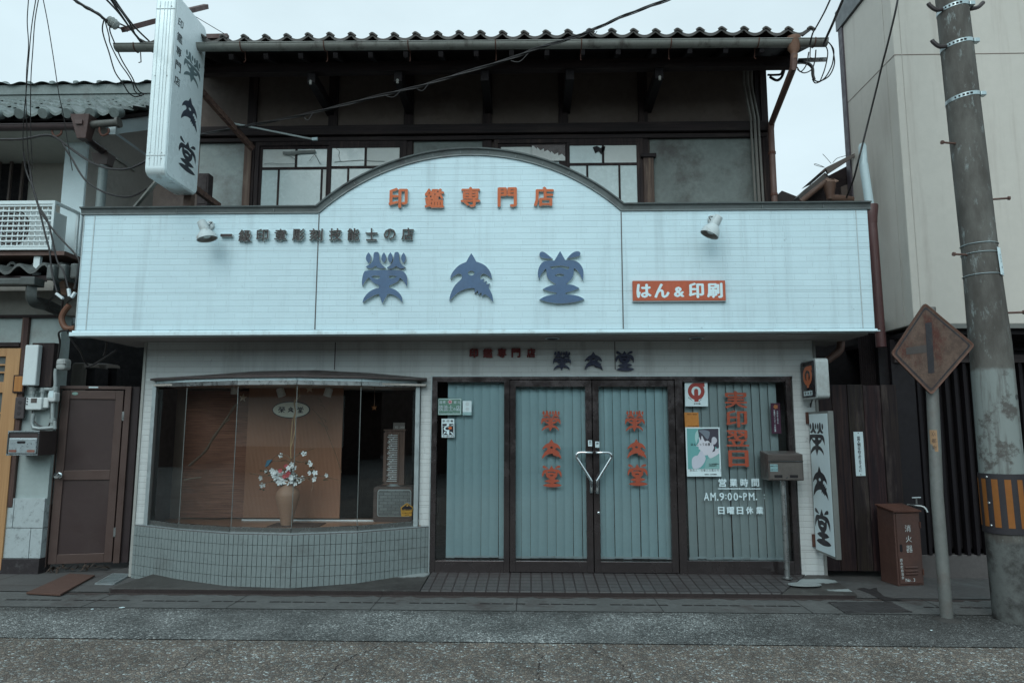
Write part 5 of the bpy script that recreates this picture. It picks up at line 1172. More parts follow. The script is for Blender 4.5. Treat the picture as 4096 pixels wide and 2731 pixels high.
# pale pole lying from the brace to the beam
MB_p = MB().tube([onY(P(0,0,2105,1128), 7.45), onY(P(1,0,520,1280), 7.66)], .011, 7)
pp = thing('slanting_pole', 'pale thin pole slanting below the long beam', 'pole', tuple(onY(P(0,0,2105,1128), 7.45))); MB_p.build('pole_rod', M('pole_pale', (.5, .55, .55), .4), pp)
MB().beam(onY(P(1,0,515,1280), 7.66), onY(P(1,0,566,1277), 7.66), .03, .03).build('end_clip', PAPER, pp)
# ------------------------------------------------------------------ letter box on a post
mb_c = onZ(T2(245, 1490), .09); MX, MY = mb_c.x, 7.02
MX = onY(T2(232, 1200), MY).x
lbx = thing('letter_box', 'brown steel letter box on a round post in front of the right-hand window', 'letter box', (MX, MY, .088))
BRST = M('letterbox_steel', (.10, .09, .083), .4, .45, .15, 6, .12, 45)
MB().lathe([(.05, 0), (.05, .012), (.03, .016)], (MX, MY, .088), 20).build('foot', STEEL, lbx)
MB().tube([(MX, MY, .1), (MX, MY, onY(T2(230, 860), MY).z)], .027, 18).build('post', STEEL, lbx, smooth=True)
fy, by = 6.93, 7.17
mx0, mx1 = onY(T2(120, 760), fy).x, onY(T2(352, 760), fy).x; mz0, mz1 = onY(T2(240, 860), fy).z, onY(T2(240, 686), fy).z
mzt = onY(T2(240, 664), by).z
bd_ = MB().yz([(fy, mz0), (by, mz0), (by, mzt), (fy, mz1)], mx0, mx1).build('box_body', BRST, lbx, bevel=.006)
zmid = onY(T2(240, 735), fy).z
MB().box(mx0+.012, mx1-.012, fy-.006, fy-.0005, zmid+.012, mz1-.012).build('flap', BRST, bd_, bevel=.003)
MB().box(mx0+.004, mx1-.004, fy-.014, fy-.0005, zmid-.002, zmid+.009).build('flap_lip', CHROME, bd_)
MB().box(mx0+.012, mx1-.012, fy-.005, fy-.0005, mz0+.01, zmid-.008).build('embossed_door', M('embossed_steel', (.15, .135, .125), .42, .5, .2, 20, .8, 70), bd_, bevel=.002)
for x0, x1 in ((160,212),(262,315)):
    MB().box(onY(T2(x0, 832), fy).x, onY(T2(x1, 832), fy).x, fy-.008, fy-.0055, onY(T2(240, 841), fy).z, onY(T2(240, 823), fy).z).build('name_slot', BLACK, bd_)
MB().box(onY(T2(236, 840), fy).x, onY(T2(250, 840), fy).x, fy-.010, fy-.0055, onY(T2(240, 843), fy).z, onY(T2(240, 837), fy).z).build('latch', CHROME, bd_)
ss = MB().box(onY(T2(132, 775), fy).x, onY(T2(182, 775), fy).x, fy-.0065, fy-.0055, onY(T2(150, 800), fy).z, onY(T2(150, 752), fy).z).build('notice_sticker', M('notice_blue', (.22, .36, .38), .5), bd_)
mb = MB(); fs_ = facing(fy-.0068); line(mb, '営業のチラシ', fs_, onY(T2(138, 762), fy).x, onY(T2(150, 764), fy).z, .012, .0125); line(mb, 'お断りします', fs_, onY(T2(138, 790), fy).x, onY(T2(150, 788), fy).z, .012, .0125); mb.build('notice_text', INK, ss)

# ================================================================== neighbouring house on the left
def LA(x, y): return (x*.35714, 340+y*.35714)
def LB(x, y): return (x*.42105, 900+y*.42105)
def LC(x, y): return (x*.625, 1340+y*.625)
def ox(p, Y): return onY(p, Y).x
def oz(p, Y): return onY(p, Y).z
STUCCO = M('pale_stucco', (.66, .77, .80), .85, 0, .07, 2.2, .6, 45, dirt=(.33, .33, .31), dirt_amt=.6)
STUCCO_SHADED = M('shaded_stucco', (.46, .435, .395), .85, 0, .1, 2, .6, 45, dirt=(.22, .20, .18), dirt_amt=.6)  # same stucco with the dimmer tone of shaded sides put into its colour
lh = thing('left_house', 'pale stuccoed house with grey tiled roof on the left, timber door at street level', 'building', (-5.4, 7.4, 0))
YUF, YRW = 7.75, 8.4
fx0, fx1 = ox(LA(712, 900), YUF), ox(LA(965, 900), YUF)
zLR = oz((100, 1060), 7.35)                                  # lower roof, at the wall
zE2 = oz(LA(600, 400), 7.2)
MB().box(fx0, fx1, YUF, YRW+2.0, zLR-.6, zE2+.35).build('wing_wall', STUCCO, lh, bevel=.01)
MB().box(fx1+.0005, fx1+.006, YUF+.03, YUF+1.74, zLR-.6, zE2+.3).build('wing_side', STUCCO_SHADED, lh)  # thin skin carrying the shaded tone of the wing's side
MB().box(-9, fx0, YRW, YRW+.1, zLR-.6, zE2+.66).build('upper_wall', STUCCO_SHADED, lh)
MB().box(fx1+.001, fx1+.16, YUF+1.75, YUF+1.9, 3.4, zE2+1.0).build('side_post', DARKWOOD_Z, lh)
MB().box(fx1, -3.2, 9.9, 10, 0, zE2+1.2).build('side_infill', M('brown_infill', (.12, .075, .058), .8, var=.25, scale=2, dirt=(.05, .03, .025)), lh)
MB().box(-9, fx1+.03, 7.35, YRW+.3, zE2-.02, zE2+.03).build('eave_soffit', M('plaster_soffit', (.40, .40, .37), .8, 0, .1, 2, .3), lh)
# barred upper window
wx1 = ox(LA(330, 1000), YRW); wz0, wz1 = oz(LA(200, 1300), YRW), oz(LA(200, 795), YRW)
wn = MB().box(-9, wx1, YRW-.012, YRW-.002, wz0, wz1).build('barred_window', BLACK, lh)
k = wx1
for i in range(6):
    MB().box(k-.045, k-.02, YRW-.09, YRW-.06, wz0-.05, wz1).build('window_bar', M('bar_brown', (.12, .095, .085), .6) if i == 0 else bpy.data.materials['bar_brown'], wn); k -= .155
# tiled roofs
def pantiles(name, mat, x0, x1, y0, ny, zf, parent, TW=.27, CR=.25, amp=.055):
    nx_ = int((x1-x0)/TW); b = MB()
    for c in range(ny):
        a, e = y0+c*CR, y0+(c+1)*CR+.03
        def fn(u, v):
            s = u*nx_; kk = s-math.floor(s); y = a+(e-a)*v; x = x1-(nx_-s)*TW
            return (x, y, zf(y)+.03+amp*math.cos(2*math.pi*(kk-.85))*(1 if kk > .5 else .7)+(1-v)*.05+.008*math.sin(int(s)*5.1+c*3.3))
        b.grid(fn, nx_*9, 1); b.grid(lambda u, v: tuple(Vector(fn(u, 0))-Vector((0, -.003*v, .032*v))), nx_*9, 1)
    return b.build(name, mat, parent, fix=False), nx_
sl2 = .56; zf2 = lambda y: zE2+.05+(y-7.2)*sl2
rx1 = ox(LA(1320, 420), 7.2)
rf, nx_ = pantiles('upper_roof', TILE_GREY, -9.2, rx1+.05, 7.12, 10, zf2, lh)
b = MB(); b.add([(-9.2, 7.2, zf2(7.2)-.05), (rx1, 7.2, zf2(7.2)-.05), (rx1, 9.7, zf2(9.7)-.05), (-9.2, 9.7, zf2(9.7)-.05), (-9.2, 7.2, zf2(7.2)), (rx1, 7.2, zf2(7.2)), (rx1, 9.7, zf2(9.7)), (-9.2, 9.7, zf2(9.7))], [(0,3,2,1),(4,5,6,7),(0,1,5,4),(1,2,6,5),(2,3,7,6),(3,0,4,7)])
b.build('roof_deck', EAVEWOOD, rf)
for i in range(12):       # round end tiles along the eave
    x = rx1+.05-(i+.12)*.27; MB().lathe([(.0, 0), (.055, 0), (.06, .01), (.06, .12)], (x, 7.09, zf2(7.1)+.04), 14, axis=(0,1,.5)).build('eave_end_tile', TILE_GREY, rf, smooth=True)
b = MB(); zr2 = zf2(9.5)
b.box(-9.2, rx1+.02, 9.38, 9.62, zr2-.03, zr2+.10); b.box(-9.2, rx1+.02, 9.36, 9.64, zr2+.105, zr2+.14); b.box(-9.2, rx1+.03, 9.38, 9.62, zr2+.145, zr2+.26)
b.build('ridge_courses', TILE_GREY, rf)
b = MB(); b.grid(lambda u, v: (-9.2+(rx1+9.2)*u, 9.33+.34*v, zr2+.27+.05*math.sin(math.pi*v)+.02*math.sin(u*90)), 200, 6); b.build('ridge_cap', TILE_GREY, rf, smooth=True, fix=False)
x = rx1
while x > -8: MB().lathe([(.05, 0), (.05, .05), (.02, .07)], (x, 9.5, zr2+.31), 10).build('ridge_tile', TILE_GREY, rf); x -= .36
# plaster verge, gutter and downpipe
MB().yz([(YUF, zE2+.3), (9.95, zE2+.3), (9.95, zE2+1.4), (YUF, zE2+.25)], fx1-.12, fx1-.002).build('gable_wall', STUCCO_SHADED, lh)
vg = MB(); vg.yz([(7.2, zf2(7.2)-.22), (7.2, zf2(7.2)-.06), (9.6, zf2(9.6)-.06), (9.6, zf2(9.6)-.28)], rx1-.10, rx1-.02); vg.build('verge_plaster', STUCCO, lh)
zgL = oz(LA(300, 470), 7.12); g = half_round(MB(), (-9.2, 7.1, zgL), (ox(LA(880, 470), 7.1), 7.1, zgL), .055); g.build('gutter', M('gutter_dark', (.055, .044, .044), .5, 0, .2), lh, smooth=True)
hx = ox(LA(945, 450), 7.1)
b = MB(); b.add([(hx-.12, 7.02, zgL+.10), (hx+.10, 7.02, zgL+.10), (hx+.10, 7.18, zgL+.10), (hx-.12, 7.18, zgL+.10), (hx-.04, 7.05, zgL-.17), (hx+.06, 7.05, zgL-.17), (hx+.06, 7.15, zgL-.17), (hx-.04, 7.15, zgL-.17)], [(0,1,2,3),(7,6,5,4),(0,4,5,1),(1,5,6,2),(2,6,7,3),(3,7,4,0)])
hp = b.build('hopper_head', M('hopper_dark', (.07, .045, .04), .6, 0, .2), lh, bevel=.006)
MB().box(hx-.05, hx+.03, 7.012, 7.019, zgL-.02, zgL+.03).build('hopper_panel', bpy.data.materials['hopper_dark'], hp)
ex = ox(LA(1340, 420), 7.1); pz_ = oz(LA(1150, 445), 7.1)
MB().tube([(hx+.08, 7.1, pz_), (ex-.03, 7.1, pz_+.02)], .04, 12).tube([(ex-.03, 7.1, pz_+.02), (ex, 7.1, pz_+.025)], .058, 16).build('gutter_stub', M('mossy_pipe', (.10, .105, .095), .6, 0, .3, 9, .2), lh, smooth=True)
q = [onY(LA(985, 570), 7.15), onY(LA(1000, 630), 7.2), onY(LA(1150, 740), 7.5), onY(LA(1160, 790), 7.55)]
MB().tube(smooth3(q), .045, 10).build('swan_neck', M('black_pipe', (.035, .03, .03), .35), lh, smooth=True)
p0 = onY(LA(1155, 835), 7.55); b = MB(); b.add([(p0.x-.105, 7.48, p0.z+.06), (p0.x+.105, 7.48, p0.z+.06), (p0.x+.105, 7.63, p0.z+.06), (p0.x-.105, 7.63, p0.z+.06), (p0.x-.075, 7.5, p0.z-.08), (p0.x+.085, 7.5, p0.z-.08), (p0.x+.085, 7.61, p0.z-.08), (p0.x-.075, 7.61, p0.z-.08)], [(0,1,2,3),(7,6,5,4),(0,4,5,1),(1,5,6,2),(2,6,7,3),(3,7,4,0)])
b.build('rain_box', M('rainbox', (.085, .07, .066), .5, 0, .2), lh, bevel=.008)
MB().tube([(p0.x+.01, 7.55, p0.z-.07), (p0.x+.01, 7.55, 3.4)], .05, 14).build('downpipe', M('downpipe_grey', (.22, .26, .26), .4, 0, .2, 4, .05, dirt=(.10, .085, .08), streak=True), lh, smooth=True)
for px, py in ((LA(635, 530)), (LA(1165, 520))):
    p = onY((px, py), 7.1); MB().tube(smooth3([p+Vector((-.05, 0, .07)), p+Vector((-.05, 0, .0)), p+Vector((-.01, 0, -.05)), p+Vector((.05, 0, -.02)), p+Vector((.05, 0, .03))]), .011, 6).build('gutter_hook', RUST, lh)
# lower roof over the street front
YGL = 6.95; zgl = oz(LB(150, 530), YGL); zfl = lambda y: zgl+.06+(y-YGL)*.30
lx1 = ox(LB(460, 420), YGL)
lr, _ = pantiles('lower_roof', M('mossy_tile', (.11, .125, .12), .5, 0, .3, 5, .2, dirt=(.05, .045, .04), dirt_amt=.7), -9.2, lx1, YGL-.02, 4, zfl, lh)
MB().add([(-9.2, YGL+.03, zfl(YGL)-.05), (fx1+.25, YGL+.03, zfl(YGL)-.05), (fx1+.25, 8.1, zfl(8.1)-.05), (-9.2, 8.1, zfl(8.1)-.05), (-9.2, YGL+.03, zfl(YGL)), (fx1+.25, YGL+.03, zfl(YGL)), (fx1+.25, 8.1, zfl(8.1)), (-9.2, 8.1, zfl(8.1))], [(0,3,2,1),(4,5,6,7),(0,1,5,4),(1,2,6,5),(2,3,7,6),(3,0,4,7)]).build('lower_deck', DARKWOOD, lr)
COPPER = M('weathered_copper', (.075, .088, .083), .45, .3, .3, 4, .1, dirt=(.05, .04, .037), dirt_amt=.7)
b = MB(); b.box(-9.2, ox(LB(365, 540), YGL), YGL-.12, YGL-.01, oz(LB(150, 572), YGL-.1), oz(LB(150, 505), YGL-.1)); b.build('box_gutter', COPPER, lh, bevel=.015)
bx0_, bx1_ = ox(LB(225, 540), YGL-.1), ox(LB(365, 540), YGL-.1)
b = MB(); b.box(bx0_, bx1_, YGL-.16, YGL+.0, oz(LB(290, 580), YGL-.1), oz(LB(290, 500), YGL-.1)); b.build('gutter_box', COPPER, lh, bevel=.012)
q = [onY(LB(300, 580), YGL-.08), onY(LB(295, 700), YGL-.08), onY(LB(340, 735), YGL), onY(LB(440, 760), 7.15), onY(LB(570, 820), 7.3)]
MB().tube(smooth3(q), .062, 4).build('gutter_outlet', COPPER, lh, smooth=True)
b = MB()
for i in range(5): x = lx1+.02+i*.09; b.box(x, x+.08, YGL-.06+i*.05, YGL+.25+i*.05, zfl(YGL)-.06+.015*i, zfl(YGL)+.10+.02*i)
b.build('verge_tiles', bpy.data.materials['mossy_tile'], lr, bevel=.02)
MB().beam((lx1+.1, YGL+.1, zfl(YGL)-.12), (fx1+.3, 7.6, zfl(7.5)-.05), .06, .16).build('barge_board', wood('barge_wood', (.20, .12, .08), (.07, .045, .035), 'x'), lr, bevel=.005)
MB().box(ox(LB(575, 600), 7.3), ox(LB(760, 600), 7.3), 7.3, 7.34, oz(LB(600, 640), 7.3), oz(LB(600, 470), 7.3)).build('side_boarding', bpy.data.materials['barge_wood'], lh)
# street-level wall
YS = 7.36
sx1 = ox(LB(585, 1000), YS)
MB().box(-9, sx1, YS, YS+.15, .72, oz(LB(300, 860), YS)).build('street_wall', STUCCO_SHADED if False else M('street_stucco', (.36, .42, .415), .9, 0, .12, 2.2, .8, 38, dirt=(.25, .24, .22), dirt_amt=.7), lh)
MB().box(-9, sx1+.25, YS+.01, YS+.16, oz(LB(300, 858), YS), zgl-.02).build('upper_band', M('band_plaster', (.27, .26, .235), .9, 0, .15, 2, .7, 40, dirt=(.14, .12, .105), dirt_amt=.6), lh)
MB().box(-9, sx1+.02, YS-.045, YS-.0005, oz(LB(300, 884), YS), oz(LB(300, 858), YS)).build('band_beam', DARKWOOD, lh, bevel=.005)
MB().box(-9, ox(LB(220, 1140), YS), YS-.06, YS-.0005, oz(LB(100, 1160), YS), oz(LB(100, 1120), YS)).build('door_lintel', DARKWOOD, lh, bevel=.005)
px0, px1 = ox(LB(228, 1000), YS), ox(LB(290, 1000), YS)
MB().box(px0, px1, YS-.04, YS-.0006, .70, oz(LB(260, 882), YS)).build('timber_post', wood('brown_post', (.12, .075, .06), (.045, .028, .026), 'z', worn=(.22, .17, .14)), lh, bevel=.005)
zst, zsb = oz(LC(180, 1040), YS), oz(LC(130, 1425), YS)
GRANITE = M('granite', (.42, .47, .48), .6, 0, .1, 20, .1, 60, dirt=(.16, .17, .175), dirt_amt=.95)
xs = [ox(LC(45, 1200), YS), ox(LC(98, 1150), YS), ox(LC(275, 1150), YS)]
zm_ = oz(LC(160, 1231), YS); xq_ = ox(LC(203, 1320), YS)
for i, (a, c_, z0, z1) in enumerate(((xs[0]-.02, xs[1], zm_, zst), (xs[1], sx1, zm_, zst), (xs[0]-.04, xq_, zsb, zm_), (xq_, sx1, zsb, zm_))):
    MB().box(a+.003, c_-.003, YS-.03, YS+.14, z0+.003, z1-.003).build('granite_slab', GRANITE, lh, bevel=.003)
MB().box(xs[0]-.05, sx1, YS-.045, YS+.14, 0, zsb-.001).build('dark_plinth', M('dark_granite', (.035, .033, .035), .4, 0, .3, 30, .1, 60, dirt=(.12, .12, .12), dirt_amt=.5), lh, bevel=.004)
# timber sliding door
DOORW = wood('cedar_door', (.50, .285, .135), (.40, .215, .10), 'z', .8, .45, .05)
dxr = lambda y: ox(LC(*y), YS-.04)
zd1 = oz(LC(60, 85), YS-.04)
dx1_ = ox(LC(132, 150), YS-.04); dxi = ox(LC(98, 200), YS-.04)
dr = MB(); dr.box(dx1_-.16, dx1_, YS-.05, YS-.002, .05, zd1); dr.box(-9, dx1_-.16, YS-.049, YS-.003, zd1-.09, zd1)
zmid_ = [oz(LC(50, y), YS-.04) for y in (300, 368)]; dr.box(-9, dx1_-.16, YS-.048, YS-.004, zmid_[1], zmid_[0])
dr.box(-9, dx1_-.16, YS-.048, YS-.004, .05, .55)
fd = dr.build('sliding_door', DOORW, lh, bevel=.003)
for y in (190, 238): MB().box(-9, dx1_-.161, YS-.046, YS-.01, oz(LC(40, y+5), YS-.04), oz(LC(40, y-5), YS-.04)).build('glazing_bar', DOORW, fd)
for y in (498, 575, 655, 735, 820): MB().box(-9, dx1_-.161, YS-.046, YS-.01, oz(LC(10, y+5), YS-.04), oz(LC(10, y-5), YS-.04)).build('glazing_bar', DOORW, fd)
MB().box(-9, dx1_-.15, YS-.012, YS-.008, .55, zd1-.08).build('door_glass', M('figured_glass', (.12, .135, .13), .18, 0, .3, 12, .5, 30), fd)
hz = [oz(LC(12, y), YS-.05) for y in (1000, 895)]; MB().box(dx1_-.155, dx1_-.115, YS-.053, YS-.0505, *hz).build('finger_pull', M('pull_grey', (.12, .11, .1), .4, .5), fd)

# things on that wall
YW2 = YS-.002
def wallbox(name, part, label, cat, T, x0, y0, x1, y1, mat, depth, Y=None, bevel=.008, group=None):
    Yb = Y or YW2; Yf = Yb-depth; xc = (x0+x1)/2; yc = (y0+y1)/2
    a, c_ = ox(T(x0, yc), Yf), ox(T(x1, yc), Yf); z0, z1 = oz(T(xc, y1), Yf), oz(T(xc, y0), Yf)
    t = thing(name, label, cat, ((a+c_)/2, Yb, z0), group=group); o = MB().box(a, c_, Yf, Yb, z0, z1).build(part, mat, t, bevel=bevel)
    return t, o, a, c_, z0, z1, Yf
WHITEP = M('white_plastic', (.62, .66, .66), .4, 0, .05, 4, .02, dirt=(.3, .27, .22), dirt_amt=.4)
t, o, a, c_, z0, z1, Yf = wallbox('porch_light', 'diffuser', 'long white porch light mounted upright on a dark backing beside the cedar door', 'lamp', LC, 150, 62, 236, 322, M('opal_cover', (.66, .72, .73), .35, 0, .03, 3, 0), .07, YW2-.09, .012)
MB().box(a+.02, c_+.12, YW2-.085, YW2, z0-.01, z1+.03).build('backing_board', DARKWOOD_Z, t, bevel=.004)
t, o, a, c_, z0, z1, Yf = wallbox('name_board', 'board', 'small orange wooden name board left of the porch light', 'plate', LC, 88, 262, 145, 362, wood('name_wood', (.50, .23, .07), (.34, .14, .045), 'z', 1, .5, .05), .02, YW2-.05)
MB().box(a-.012, c_+.012, Yf+.005, Yf+.022, z0-.012, z1+.012).build('board_frame', DARKWOOD_Z, t)
t, o, a, c_, z0, z1, Yf = wallbox('dark_plaque', 'plaque', 'dark weathered plaque on the brown post under the orange board', 'plaque', LC, 92, 396, 154, 535, M('slate_plaque', (.06, .055, .055), .6, 0, .3, 12, .3), .025, YW2-.045)
mb = MB()
for i in range(3): mb.lathe([(.022, 0), (.02, .003)], ((a+c_)/2, Yf, z0+(z1-z0)*(.25+.25*i)), 12, axis=(0,-1,0))
mb.build('worn_carving', M('carving_dark', (.04, .036, .036), .7), o)
PIPEG = M('galvanised_pipe', (.36, .40, .40), .5, .4, .15, 7, .1, dirt=(.2, .17, .14))
t, o, a, c_, z0, z1, Yf = wallbox('gas_meter', 'meter_case', 'white gas meter with grey pipes above the silver letter box', 'meter', LC, 162, 398, 265, 478, WHITEP, .10, None, .012)
MB().box(c_+.0005, c_+.06, Yf+.02, YW2, z0+.02, z1).build('meter_valve', WHITEP, t, bevel=.01)
MB().box(a+.06, a+.125, Yf-.003, Yf-.0003, z0+.075, z0+.125).build('display', M('meter_display', (.10, .09, .085), .3), o)
mb = MB(); [mb.lathe([(.008, 0), (.008, .004)], (a+.02, Yf, z0+q), 10, axis=(0,-1,0)) for q in (.06, .09, .12)]; mb.build('dials', INK, o)
YP = YW2-.06; Z = lambda x, y: onY(LC(x, y), YP)
for pts in ([(208,398),(210,365),(212,350),(235,345)], [(272,400),(276,360),(290,345),(352,340),(355,250),(360,215)], [(340,430),(338,480),(338,545),(350,548)], [(215,500),(215,592),(355,590)], [(350,548),(352,600)]):
    MB().tube(smooth3([Z(*p) for p in pts], 3), .022, 10).build('pipe', PIPEG, t, smooth=True)
for p in ((210,365),(276,352),(338,548),(355,345)): MB().lathe([(.02, -.028), (.032, -.022), (.032, .022), (.02, .028)], Z(*p), 12).build('pipe_fitting', PIPEG, t)
MB().tube(smooth3([Z(207,482), Z(210,540), Z(260,582), Z(315,575), Z(328,430)]), .007, 6).build('signal_cable', CABLE, t)
t, o, a, c_, z0, z1, Yf = wallbox('regulator_box', 'box', 'small rounded white regulator box right of the gas meter', 'box', LC, 300, 362, 352, 428, WHITEP, .09, YW2-.03, .02)
MB().box(a+.02, a+.07, Yf-.002, Yf-.0003, z0+.05, z0+.12).build('box_label', PAPER, o)
t, o, a, c_, z0, z1, Yf = wallbox('junction_box', 'box', 'rounded grey-white junction box high on the corner, above the brown door', 'box', LC, 352, 148, 416, 222, M('grey_plastic', (.42, .44, .43), .5, 0, .06), .12, YW2-.0, .03)
MB().box(a+.002, c_-.002, Yf-.002, YW2-.02, z0+.06, z0+.064).build('lid_seam', CABLE, o)
# silver letter box
t, o, a, c_, z0, z1, Yf = wallbox('wall_letter_box', 'box_body', 'silver embossed letter box with two reddish slots, under the gas meter', 'letter box', LC, 50, 612, 250, 770, M('box_dark', (.05, .042, .04), .5), .26, None, .004)
FRS = M('polished_steel', (.58, .64, .66), .16, .95, .05, 6, .03)
EMB = M('hammered_steel', (.46, .52, .54), .36, .7, .05, 14, .5, 120)
b = MB(); b.box(a, c_, Yf-.012, Yf-.0005, z1-.02, z1); b.box(a, c_, Yf-.012, Yf-.0005, z0, z0+.012); b.box(a, a+.01, Yf-.012, Yf-.0005, z0+.012, z1-.02); b.box(c_-.01, c_, Yf-.012, Yf-.0005, z0+.012, z1-.02); b.build('front_frame', FRS, t, bevel=.002)
pn = MB().box(a+.02, c_-.015, Yf-.018, Yf-.0006, z0+.02, z1-.075).build('embossed_flap', EMB, t, bevel=.008)
MB().xz(rrect((a+c_)/2-.055, (a+c_)/2+.035, z0+.125, z0+.15, .011), Yf-.020, Yf-.0185).build('flap_slot', BLACK, pn)
for q in (a+.03, c_-.11): MB().xz(rrect(q, q+.085, z0+.035, z0+.06, .011), Yf-.020, Yf-.0185).build('name_slot', M('slot_red', (.25, .10, .075), .5) if 'slot_red' not in bpy.data.materials else bpy.data.materials['slot_red'], pn)

# ------------------------------------------------------------------ air conditioner in a white cage on the lower roof
YA = 7.05
ax1 = ox(LA(625, 1400), YA); az1, az0 = oz(LA(300, 1302), YA), oz(LB(250, 240), YA)
ac = thing('air_conditioner', 'white air-conditioner outdoor unit behind a white slatted cage on the lower roof', 'air conditioner', (ax1-.4, YA+.2, az0))
MB().box(ax1-.95, ax1-.12, YA+.08, YA+.36, az0+.03, az1-.06).build('unit_case', WHITEP, ac, bevel=.01)
fc = onY(LA(130, 1500), YA+.08); fan = MB().lathe([(.215, 0), (.215, .004), (.0, .004)], (fc.x, YA+.079, (az0+az1)/2), 36, axis=(0,-1,0)).build('fan_opening', M('fan_dark', (.06, .045, .042), .6), ac)
for i in range(7): MB().tube([((fc.x+(.03+.028*i)*math.cos(R(k))), YA+.07, (az0+az1)/2+(.03+.028*i)*math.sin(R(k))) for k in range(0, 361, 15)], .0028, 4, False).build('grille_ring', WHITEP, fan)
CAGE = M('cage_white', (.66, .73, .74), .4, 0, .04, 4, .02)
b = MB(); b.box(ax1-1.1, ax1, YA-.02, YA, az1-.04, az1); b.box(ax1-1.1, ax1, YA-.02, YA, az0, az0+.03); b.box(ax1-.03, ax1, YA-.021, YA+.001, az0+.03, az1-.04); b.box(ax1-.03, ax1, YA+.001, YA+.4, az1-.03, az1); b.box(ax1-.03, ax1, YA+.37, YA+.4, az0, az1-.03)
cg = b.build('cage_frame', CAGE, ac, bevel=.003)
n = 9
for i in range(n): z = az0+.045+(az1-az0-.10)*i/(n-1); MB().box(ax1-1.1, ax1-.03, YA-.014, YA-.004, z-.008, z+.008).build('cage_slat', CAGE, cg)
for i in range(16): x = ax1-.085-i*.062; MB().box(x-.005, x+.005, YA-.003, YA+.003, az0+.03, az1-.04).build('cage_rod', CAGE, cg)
for x in (ax1-.2,): MB().box(x-.035, x+.035, YA+.05, YA+.09, az0-.30, az0).build('stand_leg', CAGE, ac, bevel=.003)
MB().box(ax1-1.2, ax1+.12, YA+.02, YA+.42, az0-.05, az0-.005).build('stand_frame', RUST_PIPE, ac)
MB().box(ax1-.32, ax1-.13, YA, YA+.14, az0-.32, az0-.30).build('stand_foot', CAGE, ac)

# ------------------------------------------------------------------ brown metal door across the alley
dl, drr = onY((187, 2263), 7.44), onY((462, 2253), 7.60)
ang = math.atan2(drr.y-dl.y, drr.x-dl.x); dw = math.hypot(drr.x-dl.x, drr.y-dl.y); dh = oz((260, 1543), 7.46)
DBR = M('brown_aluminium', (.098, .069, .060), .45, .2, .10, 3, .05, dirt=(.065, .05, .045), dirt_amt=.5); DBP = M('brown_panel', (.052, .038, .036), .5, .1, .10, 2.2, .15, 120, dirt=(.085, .070, .064), dirt_amt=.35)
gd = thing('alley_door', 'brown aluminium door with a round knob closing the alley left of the shop', 'door', (dl.x, dl.y, 0), ang, local=True)
z0, z1 = .08, dh
b = MB(); b.box(-.05, .0, -.03, .09, z0-.02, z1); b.box(dw-.02, dw+.045, -.03, .09, z0, z1); b.box(.0, dw-.02, -.029, .089, z1-.035, z1); b.build('door_frame', DBR, gd, bevel=.004)
MB().box(dw+.046, dw+.12, .0, .5, z0, z1+.0).build('return_panel', M('return_dark', (.035, .026, .027), .5), gd)
lf = MB(); zm2 = oz((300, 1900), 7.5)
lf.box(.012, .095, -.02, .03, z0+.01, z1-.05); lf.box(dw-.115, dw-.035, -.02, .03, z0+.01, z1-.05); lf.box(.095, dw-.115, -.019, .029, z1-.145, z1-.05); lf.box(.095, dw-.115, -.019, .029, zm2-.05, zm2+.055); lf.box(.095, dw-.115, -.019, .029, z0+.01, z0+.11)
ll = lf.build('door_leaf', DBR, gd, bevel=.004)
MB().box(.095, dw-.115, -.004, .01, zm2+.055, z1-.145).build('panel', DBP, ll); MB().box(.095, dw-.115, -.0041, .0101, z0+.11, zm2-.05).build('panel', DBP, ll)
MB().lathe([(.032, 0), (.032, .006), (.014, .01), (.014, .03), (.03, .045), (.034, .06), (.026, .072), (.0, .074)], (.055, -.02, zm2+.002), 20, axis=(0,-1,0)).build('door_knob', CHROME, gd, smooth=True)
for z in (z1-.33, z0+.33): MB().box(dw-.034, dw-.012, -.032, -.0205, z-.05, z+.05).build('hinge', STEEL, gd)
MB().xz(ell(.145, z1-.085, .03, .017, 20), -.0215, -.0195).build('maker_badge', M('badge_green', (.25, .40, .36), .4), ll)
MB().box(dw*.42, dw*.56, -.0315, -.0295, z1-.022, z1-.006).build('strip_label', PAPER, gd)
# alley behind it
tag(MB().box(-7.5, -4.14, 10.4, 10.5, 0, 3.6).build('alley_end_wall', BLACK), 'wall at the far end of the alley, painted black for the darkness over the brown door', 'wall')  # near-black paint stands in for the shade of the alley
for i, (x0, x1, y0) in enumerate(((668, 800, 1305), (880, 1010, 1312))):
    Yh = 8.0+.35*i; a, c_ = ox(LB(x0, 1400), Yh), ox(LB(x1, 1400), Yh); zt_ = oz(LB((x0+x1)/2, y0), Yh)
    t = thing('water_heater', ('beige heater casing above the brown door, the nearer of the two', 'dim heater casing above the brown door, the farther one in the dark')[i], 'heater', (a, Yh, zt_-.6), group='heater casings in the alley')
    MB().box(a, c_, Yh, Yh+.3, zt_-.62, zt_).build('casing', M('heater_beige', (.22, .185, .165), .55, 0, .1) if i == 0 else bpy.data.materials['heater_beige'], t, bevel=.03)
    MB().box(c_-.0, c_+.12, Yh+.02, Yh+.28, zt_-.6, zt_-.06).build('side_vent', BLACK, t)
    for q in range(3): MB().box(a+.03+q*.07, a+.06+q*.07, Yh-.004, Yh-.0005, zt_-.55, zt_-.08).build('casing_rib', bpy.data.materials['heater_beige'], t)
tag(MB().tube(smooth3([onY(LB(*p), 7.0) for p in ((660,760),(610,820),(585,890),(610,960),(650,985),(715,980))]), .03, 10).build('corrugated_conduit', M('orange_conduit', (.17, .075, .045), .6, 0, .2)), 'curved rusty orange conduit at the left end of the fascia', 'conduit')
